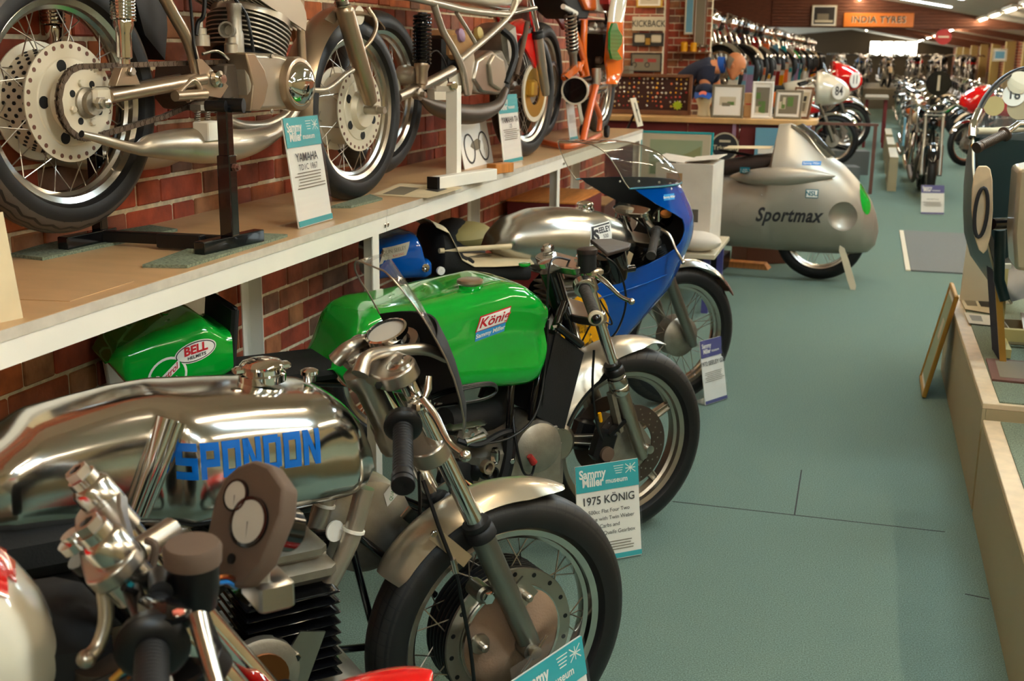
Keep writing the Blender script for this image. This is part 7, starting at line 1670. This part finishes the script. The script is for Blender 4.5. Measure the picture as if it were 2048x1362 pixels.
# polystyrene head wearing a cap
fh = empty('foam_head', (-1.46, 11.16, CT), 0, 'cream polystyrene display head on the counter', 'mannequin')
rg = []
for (z, rx, ry, cy) in ((0, .062, .062, 0), (.02, .06, .06, 0), (.08, .052, .055, 0), (.11, .058, .07, -.01), (.14, .07, .085, -.015), (.18, .078, .092, -.005), (.22, .078, .092, 0), (.26, .06, .07, 0), (.28, .02, .03, 0)):
    rg.append([(rx*math.cos(a), cy+ry*math.sin(a)*(1.0), z) for a in (2*PI*k/28 for k in range(28))])
hd_ = MB().loft(rg).build('head', 'styrofoam', fh, smooth=180); MB().ball((0, -.095, .17), .014, 12, 8, (.9, 1.2, 1.7)).build('nose', 'styrofoam', hd_)
for s in (-1, 1): MB().ball((s*.078, .005, .175), .018, 10, 8, (.5, 1, 1.5)).build('ear', 'styrofoam', hd_)
cp = empty('cap', (-1.46, 11.16, CT+.215), 0, 'royal blue peaked cap with a salmon emblem on the foam head', 'cap')
MB().loft([[(r*1.06*math.cos(a), r*1.18*math.sin(a), z) for a in (2*PI*k/28 for k in range(28))] for r, z in ((.082, 0), (.084, .03), (.075, .06), (.05, .08), (.01, .088))]).build('crown', 'navy', cp, smooth=180)
rg = []
for s in range(9):
    t = s/8; y = -.06-.13*t; w_ = .088*math.sqrt(1-.5*t*t)
    rg.append([(w_*q, y+.03*q*q, .02-.055*t-.02*q*q+dz) for dz, qs in ((0, [-1+i/4 for i in range(9)]), (.004, [1-i/4 for i in range(9)])) for q in qs])
MB().loft(rg).build('peak', 'royal_blue', cp, smooth=60)
MB().lathe([(.035, 0), (.035, .003), (0, .003)], (0, -.125, -.004), (0, -.6, .8), 20).build('emblem', 'salmon', cp)
def art_misc(n, seed):
    rr = random.Random(seed)
    def f(e, w_, h_, y, fw):
        blot(e, 0, fw+h_*.5, w_*.8, h_*.78, y, 'p_mid' if seed % 2 else 'p_light')
        for i in range(n): blot(e, rr.uniform(-.28, .28)*w_, fw+rr.uniform(.2, .75)*h_, rr.uniform(.1, .3)*w_, rr.uniform(.12, .4)*h_, y-.0008*(i+1), rr.choice(['p_dark', 'p_light', 'p_olive', 'p_mid', 'p_green']))
    return f
picture('framed_picture', (-1.235, 11.04, CT), .29, .30, 0, -.17, 'p_mid', art_blocks([(.5, .5, .92, .92, 'paper'), (.5, .5, .6, .3, 'p_light'), (.62, .42, .25, .12, 'p_green'), (.45, .38, .3, .12, 'p_mid')]), 'brown framed sketch on the counter in front of the bending man', fw=.022)
picture('framed_picture', (-.925, 11.06, CT), .19, .33, 0, -.12, 'paper', art_misc(6, 3), 'tall white framed colour photograph on the counter', fw=.02)
picture('framed_picture', (-.70, 11.12, CT), .25, .26, -.15, -.2, 'p_mid', art_misc(5, 5), 'dark grey framed photograph at the right end of the counter', fw=.02)
picture('framed_picture', (-.60, 11.22, CT), .2, .29, -.5, -.25, 'brown_wood', art_misc(3, 6), 'wooden frame seen edge-on behind the grey framed photograph', fw=.02)
e = empty('paper_bag', (-1.04, 11.25, CT), .1, 'buff paper bag with a red stripe between two picture frames', 'bag'); MB().box((0, 0, .11), (.13, .1, .22), taper=.85, ch=.006).build('bag', 'cardboard', e, smooth=0); MB().box((-.02, -.052, .12), (.06, .001, .012)).build('stripe', 'badge_red', e, smooth=0)
# ================================================================ THE MAN BENDING OVER THE COUNTER
mn = empty('person', (-1.64, 11.95, 0), 0, 'balding man in a navy shirt bending forward behind the counter', 'person')
def skin(name, joints, edges, m, parent, root=0, sub=2):
    me = bpy.data.meshes.new(name); me.from_pydata([j[:3] for j in joints], edges, []); o = bpy.data.objects.new(name, me); COL.objects.link(o)
    o.modifiers.new('k', 'SKIN'); 
    for i, j in enumerate(joints):
        r = j[3]; ry_ = j[4] if len(j) > 4 else r; me.skin_vertices[0].data[i].radius = (r, ry_); me.skin_vertices[0].data[i].use_root = (i == root)
    s = o.modifiers.new('s', 'SUBSURF'); s.levels = s.render_levels = sub
    dg = bpy.context.evaluated_depsgraph_get(); nm = bpy.data.meshes.new_from_object(o.evaluated_get(dg)); o.modifiers.clear(); o.data = nm; nm.materials.clear(); nm.materials.append(M(m)); nm.shade_smooth(); o.parent = parent
    return o
# local: x = picture right, y = away, z up; he leans to the right, head down
JT = [(-.25, .05, .92, .15, .12), (-.22, .04, 1.05, .14, .12), (-.10, 0, 1.22, .15, .13), (.06, -.02, 1.34, .15, .12), (.17, -.02, 1.38, .085), (.25, -.02, 1.38, .06),
      (.10, -.19, 1.33, .065), (.10, -.24, 1.14, .05), (.20, -.28, 1.02, .038), (.25, -.30, 1.01, .03), (.10, .17, 1.33, .065), (.16, .22, 1.14, .05), (.27, .16, 1.02, .038), (.31, .13, 1.01, .03),
      (-.24, -.09, .85, .09), (-.18, -.10, .48, .065), (-.20, -.10, .10, .05), (-.08, -.11, .04, .045), (-.24, .17, .85, .09), (-.24, .18, .48, .065), (-.30, .18, .10, .05), (-.18, .19, .04, .045)]
ED = [(0, 1), (1, 2), (2, 3), (3, 4), (4, 5), (3, 6), (6, 7), (7, 8), (8, 9), (3, 10), (10, 11), (11, 12), (12, 13), (0, 14), (14, 15), (15, 16), (16, 17), (0, 18), (18, 19), (19, 20), (20, 21)]
bd = skin('body', JT, ED, 'skin', mn)
JS = [(j[0], j[1], j[2])+tuple(r+.014 for r in j[3:]) for j in JT]
skin('shirt', [JS[0], JS[1], JS[2], JS[3], (.15, -.02, 1.385, .10), JS[6], (.10, -.225, 1.2, .07), JS[10], (.135, .2, 1.2, .07)], [(0, 1), (1, 2), (2, 3), (3, 4), (3, 5), (5, 6), (3, 7), (7, 8)], 'navy', mn)
skin('trousers', [(-.25, .05, .95, .165, .135), (JS[14]), JS[15], (-.20, -.10, .12, .07), JS[18], JS[19], (-.30, .18, .12, .07)], [(0, 1), (1, 2), (2, 3), (0, 4), (4, 5), (5, 6)], 'dial_dark', mn)
MB().ring([(.062, -.03), (.078, -.03), (.074, .03), (.060, .03)], (.215, -.02, 1.39), (1, 0, .05), 24).build('collar', 'royal_blue', mn)
# head in profile, looking down to the right
hc = Vector((.335, -.02, 1.385)); ang = -.62
def hp(x, y, z):   # head frame: x forward (face), z up along the skull, tilted forward
    c, s = math.cos(ang), math.sin(ang); return hc+Vector((x*c-z*s, y, x*s+z*c))
rings = []; n = 30
secs = [(-.115, .018, .045, .05), (-.10, .034, .055, .045), (-.075, .056, .066, .022), (-.045, .074, .070, .008), (-.015, .086, .073, .0), (.02, .094, .076, -.004), (.055, .093, .074, -.008), (.085, .076, .062, -.012), (.105, .048, .042, -.014), (.115, .012, .012, -.014)]
for (z, rx, ry, cx) in secs: rings.append([hp(cx+rx*math.cos(a), ry*math.sin(a), z) for a in (2*PI*k/n for k in range(n))])
hdm = MB().loft(rings).build('head', 'skin', mn, smooth=180)
hdm.parent = mn
MB().loft([[hp(.083+f*.9, w_*math.cos(a), z+h_*math.sin(a)) for a in (2*PI*k/10 for k in range(10))] for f, w_, z, h_ in ((-.01, .016, -.01, .026), (.012, .013, -.016, .018), (.026, .008, -.022, .008))]).build('nose', 'skin', hdm, smooth=180)
for s in (-1, 1):
    MB().ball(hp(-.005, s*.076, -.008), .02, 12, 8, (.7, .35, 1.2)).build('ear', 'skin', hdm)
    MB().ball(hp(.080, s*.032, .005), .0105, 10, 8).build('eye', 'p_light', hdm)
    MB().ball(hp(.083, s*.03, .024), .012, 8, 6, (1, 1.8, .45)).build('eyebrow', 'hair_grey', hdm)
MB().ball(hp(.077, 0, -.062), .012, 10, 6, (.6, 1.9, .4)).build('mouth', 'badge_red', hdm)
hrg = []
for (z, k_) in ((-.05, 1.02), (-.02, 1.035), (.02, 1.035), (.05, 1.02)):
    sx = [q for q in secs if True]; rx = np.interp(z, [q[0] for q in secs], [q[1] for q in secs]); ry = np.interp(z, [q[0] for q in secs], [q[2] for q in secs]); cx = np.interp(z, [q[0] for q in secs], [q[3] for q in secs])
    hrg.append([hp(cx+rx*k_*math.cos(a), ry*k_*math.sin(a), z) for a in (PI*.58+PI*.84*k/14 for k in range(15))])
MB().loft(hrg, cap=False, wrap=False).build('hair', 'hair_grey', hdm, smooth=180)
def hand(base, fwd, side, parent):
    base, fwd, side = Vector(base), Vector(fwd).normalized(), Vector(side).normalized(); up = fwd.cross(side)
    pm = MB().loft([[base+fwd*t+side*w_*math.cos(a)+up*.013*math.sin(a) for a in (2*PI*k/12 for k in range(12))] for t, w_ in ((-.02, .024), (.02, .036), (.06, .041), (.085, .038))]).build('hand', 'skin', parent, smooth=180)
    for k in range(4):
        o = -.028+.0187*k; L_ = (.062, .075, .07, .055)[k]; b0 = base+fwd*.08+side*o
        MB().tube([b0, b0+fwd*L_*.5-up*.006, b0+fwd*L_*.8-up*.02, b0+fwd*L_*.9-up*.034], [.0095, .009, .008, .007], 8, smooth=3).build('finger', 'skin', pm)
    MB().tube([base+fwd*.015+side*.034, base+fwd*.05+side*.058-up*.008, base+fwd*.075+side*.06-up*.02], [.012, .011, .009], 8, smooth=3).build('thumb', 'skin', pm)
mn.scale = (1.07, 1.07, 1.045)
hand((.27, -.305, 1.01), (1, -.1, -.05), (0, 1, 0), mn); hand((.33, .12, 1.01), (1, -.2, -.05), (0, -1, 0), mn)
# ================================================================ BRICK PIER AND THE WALL BEHIND
pr_ = brick_wall('wall_pier', -2.63, 13.0, -2.18, 13.0, 0, 2.7, 90, 'brick pier behind the counter carrying the plate with lettering')
slab('trim_9', (-2.63, 13.12, 0), (-2.18, 13.38, 2.7), 'brick')
e = empty('name_plate', (-2.33, 12.955, 1.865), .0, 'cream number-plate style sign with black capitals on the brick pier', 'sign'); MB().box((0, 0, 0), (.36, .012, .15), ch=.004).build('plate', 'p_light', e, smooth=0); text_on('lettering', 'KICKBACK', (0, -.0065, -.002), (1, 0, 0), (0, 0, 1), 'ink', e, .095, bold=.01, sx=.78)
e = empty('twin_lamp_panel', (-2.33, 12.95, 1.70), 0, 'black panel with two pale discs below the lettered plate', 'sign'); MB().box((0, 0, 0), (.34, .012, .14)).build('panel', 'p_dark', e, smooth=0)
for x in (-.09, .09): MB().box((x, -.01, .01), (.11, .012, .08), taper=.8, ch=.01).build('lamp_disc', 'p_light', e, smooth=0)
MB().box((0, -.01, -.02), (.05, .01, .07)).build('label', 'badge_gold', e, smooth=0)
def art_bikes(e, w_, h_, y, fw):
    blot(e, 0, fw+h_*.5, w_, h_, y, 'p_mid')
    for i, x in enumerate((-.25, .2)): blot(e, x*w_, fw+h_*.62, w_*.3, h_*.2, y-.001, 'p_red'); MB().ring([(w_*.06, -.0005), (w_*.09, -.0005), (w_*.09, .0005), (w_*.06, .0005)], (x*w_-.05, y-.002, fw+h_*.35), (0, 1, 0), 16).build('print', 'p_dark', e)
picture('wall_picture', (-2.34, 12.94, 1.36), .34, .2, 0, 0, 'p_dark', art_bikes, 'dark picture of red racing motorcycles low on the brick pier', fw=.014)
picture('wall_picture', (-2.33, 12.94, 2.03), .28, .2, 0, 0, 'badge_gold', art_misc(3, 8), 'gilt framed picture at the top of the brick pier', fw=.02)
picture('wall_mirror', (-1.95, 13.33, 1.76), .11, .52, 0, 0, 'p_light', art_blocks([(.5, .5, .9, .96, 'p_blue')]), 'tall narrow pale mirror on the brick wall', cat='mirror', fw=.016)
picture('wall_mirror', (-1.83, 13.32, 1.62), .14, .62, 0, 0, 'brown_wood', art_blocks([(.5, .5, .9, .96, 'p_mid')]), 'tall wooden framed panel beside the narrow mirror', cat='picture', fw=.016)
def wall_shelf(x, z, w_, label, n, seed):
    e = empty('wall_shelf', (x, 13.27, z), 0, label, 'shelf'); MB().box((0, 0, -.01), (w_, .2, .02)).build('board', 'brown_wood', e, smooth=0)
    for s in (-1, 1): MB().box((s*w_*.42, .05, -.06), (.015, .1, .09)).build('bracket', 'brown_wood', e, smooth=0)
    rr = random.Random(seed); kinds = ['p_light', 'badge_red', 'yellow', 'p_dark', 'paper', 'badge_gold', 'teal_dark', 'cardboard']
    xx = x-w_/2+.03; ni = -1
    while xx < x+w_/2-.04:
        ni += 1; a = rr.uniform(.035, .08); h_ = rr.uniform(.05, .13); m_ = rr.choice(kinds); k_ = rr.random()
        nm, ct_ = (('oil_tin', 'tin') if k_ < .4 else ('trophy_cup', 'cup') if k_ < .7 else ('small_box', 'box'))
        o = empty(nm, (xx+a/2, 13.25, z), rr.uniform(-.2, .2), 'small %s, %s on the %s' % ({'tin': 'round tin', 'cup': 'metal cup', 'box': 'cardboard box'}[ct_], (['first']+ORD[1:])[ni], label.split(' with')[0]), ct_, 'small goods on the wall shelves')
        if ct_ == 'tin': MB().lathe([(a/2, 0), (a/2, h_*.9), (a*.3, h_), (0, h_)], (0, 0, 0), (0, 0, 1), 16).build('can', m_, o)
        elif ct_ == 'cup': MB().lathe([(a*.35, 0), (a*.3, .01), (a*.08, .02), (a*.08, h_*.4), (a*.45, h_*.7), (a*.5, h_), (a*.44, h_), (0, h_*.6)], (0, 0, 0), (0, 0, 1), 16).build('cup', 'alu', o)
        else: MB().box((0, 0, h_/2), (a, .07, h_)).build('carton', m_, o, smooth=0)
        xx += a+rr.uniform(.008, .03)
for i, (x, z, w_) in enumerate(((-1.87, 1.58, .36), (-2.95, 1.66, .5), (-2.95, 1.92, .5), (-2.95, 1.42, .5), (-3.6, 1.6, .6))):
    wall_shelf(x, z, w_, ['short wall shelf right of the pier with small goods', 'middle wall shelf left of the pier with small goods', 'upper wall shelf left of the pier with small goods', 'lower wall shelf left of the pier with small goods', 'far left wall shelf with small goods'][i], 6, 20+i)
def bookpile(x, y, z, n, label, rz=0):
    for k in range(n):
        e = empty('catalogue_box', (x, y, z+.048*k), rz+R.uniform(-.03, .03), '%s, %s' % (label, ['bottom', 'second', 'third', 'fourth', 'top'][k]), 'box', 'grey box files behind the badge case'); MB().box((0, 0, .022), (.36, .24, .043), ch=.003).build('box', 'p_mid', e, smooth=0)
st_ = empty('side_table', (-2.62, 12.55, 0), 0, 'brown wooden side table behind the badge case', 'table'); MB().box((0, 0, 1.22), (.5, .4, .03)).build('top', 'brown_wood', st_, smooth=0)
for x in (-.22, .22):
    for y in (-.17, .17): MB().box((x, y, .6), (.04, .04, 1.2)).build('leg', 'brown_wood', st_, smooth=0)
bookpile(-2.6, 12.55, 1.237, 4, 'grey box file in a stack behind the badge case')
# ================================================================ RAIL TABLE IN FRONT OF THE FLOOR ROW
rt = empty('railing', (-.35, 14.3, 0), 0, 'brown metal railing behind the matt silver streamliner', 'railing')
a = ony(1500, 243, 14.3); b = ony(1757, 250, 14.3); MB().box(((a[0]+b[0])/2+.35, 0, .79), (b[0]-a[0], .05, .03)).build('rail', 'plum_brown', rt, smooth=0)
for x in (a[0]+.02, (a[0]+b[0])/2, b[0]-.03): MB().box((x+.35, 0, .39), (.04, .04, .78)).build('post', 'plum_brown', rt, smooth=0)
gt = empty('grey_table', (.13, 22.5, 0), 0, 'grey topped table in the distance beside the left floor row', 'table'); MB().box((0, 0, .85), (.4, 1.6, .04)).build('top', 'p_mid', gt, smooth=0)
for x in (-.16, .16):
    for y in (-.7, .7): MB().box((x, y, .42), (.05, .05, .84)).build('leg', 'maroon', gt, smooth=0)
# ================================================================ GENERIC CLASSIC MOTORCYCLE FOR THE DISTANT ROWS
def generic(label, group, tankm='red_paint', guardm='chrome', lamp=True, plate=None, name='classic_motorcycle'):
    g = empty(name, (0, 0, 0), 0, label, 'motorcycle', group)
    for nm, u in (('front_wheel', 0), ('rear_wheel', -1.34)):
        w_ = wheel(g, nm, (u, .32), .32, .045, .25, 'rubber', 'alu', 16, .08, .04, single=False, seg=28)
        guard(g, (u, .32), .35, .06, math.radians(25 if u == 0 else 20), math.radians(150 if u == 0 else 175), guardm, dep=.03, n=12)
    for y in (-.09, .09):
        o = MB().tube([(-.27, y, .96), (-.12, y, .60)], .018, 10).build('fork_leg', 'chrome', g); MB().tube([(-.12, y, .62), (.01, y, .31)], .026, 10).build('slider', 'fork_grey', o)
    clamp_plate(g, Vector((-.26, 0, .93)), Vector((.4, 0, -.9)), .09, .045, .024, 'alu', 'top_yoke', .028)
    MB().tube([(-.38, -.27, 1.02), (-.30, -.2, 1.05), (-.25, -.08, .98), (-.25, .08, .98), (-.30, .2, 1.05), (-.38, .27, 1.02)], .012, 8, smooth=3).build('handlebar', 'chrome', g)
    for s in (-1, 1): MB().tube([(-.36, s*.25, 1.03), (-.46, s*.33, 1.0)], .018, 10).build('grip', 'rubber', g); MB().tube([(-.29, s*.19, 1.05), (-.27, s*.26, 1.04), (-.36, s*.32, 1.0)], .006, 6).build('lever', 'alu', g)
    rg = []
    for i in range(12):
        s = i/11; u = -.88+.6*s; w_ = .05+.1*math.sin(PI*min(1, s*1.05+.12))**.6; h_ = .06+.05*math.sin(PI*min(1, s*.9+.1)); rg.append([(u, w_*math.cos(a), .80+.04*s+h_*math.sin(a)) for a in (2*PI*k/18 for k in range(18))])
    MB().loft(rg).build('fuel_tank', tankm, g, smooth=180)
    MB().box((-1.08, 0, .80), (.46, .22, .09), ch=.03).build('seat', 'black_pad', g)
    eg = MB().box((-.66, 0, .38), (.34, .24, .22), ch=.05).build('crankcase', 'alu_cast', g); fins(g, (-.62, 0, .60), (.17, .18, .18), 6, 'alu_cast', 'cylinder', ch=.003)
    MB().lathe([(.1, 0), (.1, .02), (.06, .04), (0, .04)], (-.7, -.11, .36), (0, -1, 0), 20).build('engine_cover', 'alu', eg)
    MB().tube([(-.55, -.1, .62), (-.35, -.13, .5), (-.5, -.15, .22), (-.9, -.16, .2), (-1.5, -.17, .26)], [.018, .02, .022, .035, .035], 12, smooth=4).build('exhaust', 'chrome', g)
    for s in (-1, 1):
        MB().tube([(-.3, 0, .86), (-.42, s*.06, .3), (-.85, s*.1, .24), (-1.0, s*.09, .7), (-1.35, s*.1, .72)], .013, 8, smooth=3).build('frame_tube', 'black', g)
        MB().tube([(-1.0, s*.09, .34), (-1.34, s*.1, .32)], .015, 8).build('swingarm', 'black', g); MB().tube([(-1.22, s*.12, .70), (-1.3, s*.12, .38)], .024, 8).build('shock_absorber', 'chrome', g)
    if lamp:
        l = MB().lathe([(.0, -.12), (.05, -.10), (.085, -.04), (.095, 0), (.095, .015), (.088, .02), (0, .03)], (-.10, 0, .90), (1, 0, -.1), 24).build('headlamp', 'chrome', g)
    if plate is not None:
        l = MB().lathe([(.13, 0), (.13, .012), (0, .012)], (-.08, 0, .96), (1, 0, 0), 32).build('number_plate', plate[1], g)
        text_on('digit', plate[0], (-.066, 0, .955), (0, 1, 0), (0, 0, 1), plate[2], l, .22, bold=.02, sx=.9)
    return g
protos = {}
cols = [('red', 'red_paint'), ('black', 'black_gloss'), ('silver', 'silver_paint'), ('maroon', 'maroon'), ('cream', 'cream_edge'), ('blue', 'blue_paint'), ('orange', 'orange_paint'), ('green', 'green_patch')]

G0 = generic('chrome-lamped motorcycle with a black tank, nearest on the far left shelf', 'motorcycles on the far left shelf', 'black_gloss')
first = [True]
def put(x, y, z, hd, row, group, i, ci, sc=1.):
    nm, m_ = cols[ci % len(cols)]
    if first[0]: g = G0; first[0] = False
    else: g = copy_tree(G0)
    g.location = (x, y, z); g.rotation_euler = (0, 0, hd); g['group'] = group; g['label'] = '%s-tanked motorcycle, %s in the %s' % (nm, ORD[i], row)
    for ch in g.children:
        if ch.name.startswith('fuel_tank'): setm(ch, m_) if g is not G0 else None
        if ch.name.startswith('mudguard') and g is not G0 and (ci+i) % 4: setm(ch, m_ if ci % 3 == 1 else 'black_gloss')
        if ch.name.startswith('headlamp') and g is not G0 and (ci+i) % 2: setm(ch, 'black_gloss')
    return g
seq = [1, 2, 0, 4, 1, 3, 5, 2, 0, 1, 6, 4, 7, 1, 2, 3, 0, 1, 5, 4, 2, 1, 0, 3, 6, 1]
for i in range(24): put(-1.72+R.uniform(-.04, .04), 14.3+i*.88+.02*i*i*.5, 1.0305, math.radians(-24+R.uniform(-4, 4)), 'row on the far left shelf', 'motorcycles on the far left shelf', i, seq[i])
for i in range(16): put(-.42+R.uniform(-.04, .04), 17.6+i*.85, 0, math.radians(20+R.uniform(-4, 4)), 'row standing on the left floor', 'motorcycles in the left floor row', i, seq[(i*5+2) % 24])
for i in range(10): put(.66+.03*i+R.uniform(-.04, .04), 15.1+i*2.35, 0, -PI/2+R.uniform(-.05, .05), 'row down the middle of the hall', 'motorcycles down the middle of the hall', i+1, seq[(i*7+3) % 24])
for i in range(13): put(1.72+.02*i, 20.6+i*1.25, 0, math.radians(190+R.uniform(-4, 4)), 'row on the right of the hall', 'motorcycles on the right of the hall', i, seq[(i*3) % 24])
g1 = generic('black motorcycle with a round number one plate, facing the camera in the middle aisle', None, 'black_gloss', 'black_gloss', False, ('1', 'black_gloss', 'p_light')); g1.location = (.70, 13.55, 0); g1.rotation_euler = (0, 0, -PI/2)
del g1['category']; g1['category'] = 'motorcycle'
for ch in g1.children:
    if ch.name.startswith('exhaust'): setm(ch, 'disc_iron')
    if ch.name.startswith('fork_leg'): setm(ch, 'fork_grey')
    if ch.name.startswith('number_plate'): ch.location = (0, 0, .32)
MB().box((-.3, -.3, .75), (.2, .02, .3)).build('card_holder', 'p_blue', g1, smooth=0)
# faired racers with number discs among the floor row
def nose(g, m1, m2, txt_, label, x, y, z, hd):
    h = copy_tree(G0); h.location = (x, y, z); h.rotation_euler = (0, 0, hd); h['label'] = label; h['group'] = 'faired racers in the left floor row'
    for ch in list(h.children):
        if ch.name.startswith('headlamp'): bpy.data.objects.remove(ch)
        elif ch.name.startswith('fuel_tank'): setm(ch, m1)
    rg = []
    for i in range(14):
        s = i/13; r = .21*math.sqrt(max(0.0004, 1-s*s)); u = -.25+.42*s; rg.append([(u, r*math.cos(a), .96-.05*s+r*1.0*math.sin(a)) for a in (2*PI*k/24 for k in range(24))])
    f = MB().loft(rg).build('nose_fairing', m2, h, smooth=180)
    rg = []
    for i in range(8):
        s = i/7; r = .20*math.sqrt(1-.75*s*s); rg.append([(-.28+.2*s*1.0+.10*(1-s), r*math.cos(a)*.95, 1.08+.20*(1-s)*math.sin(a)+.03*s) for a in (PI*k/12 for k in range(13))])
    MB().loft(rg, cap=False, wrap=False).build('screen', 'screen', h, smooth=70)
    c_ = Vector((.02, -.165, .93)); dsk = MB().lathe([(.1, 0), (.1, .006), (0, .006)], c_, (.55, -.8, 0), 28).build('number_disc', 'paper', h)
    text_on('digit', txt_, c_+Vector((.55, -.8, 0))*.0075, (.8, .55, 0), (0, 0, 1), 'ink', dsk, .15, bold=.02, sx=.8)
    return h
nose(None, 'white_gloss', 'red_paint', '11', 'red-nosed white racer with number eleven disc in the left floor row', -.26, 16.6, .32, math.radians(15))
nose(None, 'orange_paint', 'white_gloss', '84', 'white-nosed racer with an eighty-four disc beside the red-nosed one', -.40, 15.5, .2, math.radians(5))
for nm_, (x, y, z) in (('racer_platform', (-.9, 16.6, 0)), ('racer_platform', (-1.0, 15.5, 0))):
    h_ = .315 if y > 16 else .195
    e = empty(nm_, (x, y, 0), .2, 'low cream platform under the %s racer' % ('red-nosed' if y > 16 else 'white-nosed'), 'platform'); MB().box((0, 0, h_/2), (1.9, .36, h_)).build('block', 'mat_grey', e, smooth=0)
nr = nose(None, 'red_paint', 'red_paint', '5', 'red-faired motorcycle right of the number one bike', 1.42, 18.7, 0, math.radians(215)); nr['group'] = 'faired racers on the right'
for i in range(3):
    e = empty('aisle_plinth', (.34, 15.5+2.2*i, 0), 0, 'low cream plinth beside the middle row, %s one' % ORD[i], 'plinth'); MB().box((0, 0, .2), (.1, 1.6, .4)).build('block', 'cream', e, smooth=0)
# hanging and wall details far off
e = empty('hanging_sign', (1.55, 30, 2.02), 0, 'small red oval sign hanging below the far right lamps', 'sign'); MB().lathe([(.18, 0), (.18, .02), (0, .02)], (0, 0, 0), (0, -1, 0), 28).build('disc', 'red_dull', e); MB().box((0, -.025, 0), (.24, .004, .04)).build('print', 'p_light', e, smooth=0); MB().tube([(0, 0, .18), (0, 0, .36)], .01, 6).build('hanger', 'black', e)
p = ony(2000, 108, 26.5); picture('wall_picture', (p[0], 26.5, p[2]-.15), .28, .26, 0, 0, 'p_light', art_blocks([(.5, .5, .8, .7, 'p_blue')]), 'small blue framed picture between pilasters at the far right', fw=.03)
for i in range(9):
    y = 14.5+i*2.4; e = empty('wall_print', (-3.78, y, 1.9+.1*(i % 2)), PI/2, 'framed print high on the far left wall, %s one' % ORD[i], 'picture'); MB().box((0, -.0, 0), (.5, .03, .36)).build('frame', 'p_dark', e, smooth=0); MB().box((0, -.018, 0), (.4, .004, .27)).build('print', ['p_light', 'p_mid', 'yellow'][i % 3], e, smooth=0)
# plinth run and bikes on the far right wall side
for i in range(6): put(-1.08+(i % 2)*.72, 31.9+(i//2)*2.15, 0, -PI/2+R.uniform(-.06, .06), 'cluster standing on the distant floor', 'motorcycles on the distant floor', i, seq[(i*5+3) % 24])
fp = empty('far_platform', (1.1, 43, 0), 0, 'long low cream platform across the far end of the hall', 'platform'); MB().box((0, 0, .3), (4.4, 9, .6)).build('block', 'p_mid', fp, smooth=0)
k = 0
for r in range(4):
    for c in range(6): put(-1.1+c*.82+R.uniform(-.05, .05), 39.6+r*2.15, .6+.001, -PI/2+R.uniform(-.15, .15), 'crowd on the far platform', 'motorcycles on the far platform', k, seq[(k*5+1) % 24]); k += 1
tc_ = ['teal', 'paper', 'badge_red', 'p_light', 'p_blue', 'yellow', 'paper', 'lilac', 'orange_stand', 'paper']
for i in range(20):
    y = 13.95+i*.84+.01*i*i; e = empty('display_card', (-1.50, y-.25, 1.0305), -.5+R.uniform(-.2, .2), '%s narrow card standing along the front edge of the far shelf' % ORD[i], 'sign', 'cards along the far shelf', rx=-.1)
    h_ = R.uniform(.26, .42); MB().box((0, 0, h_/2), (.15, .004, h_)).build('card', tc_[(i*3+1) % 10], e, smooth=0); MB().box((0, -.003, h_*.84), (.15, .002, h_*.26)).build('header', tc_[(i*7) % 10], e, smooth=0)
    if i % 2 == 0 and i > 3:
        b = empty('hanging_pennant', (-1.62, y+.1, 1.72), -.3, 'small coloured pennant hanging on the handlebars, %s along the far shelf' % ORD[i//2], 'pennant', 'pennants on the far shelf motorcycles'); MB().box((0, 0, -.16), (.14, .01, .34), taper=.7).build('cloth', tc_[(i*3) % 10], b, smooth=0)
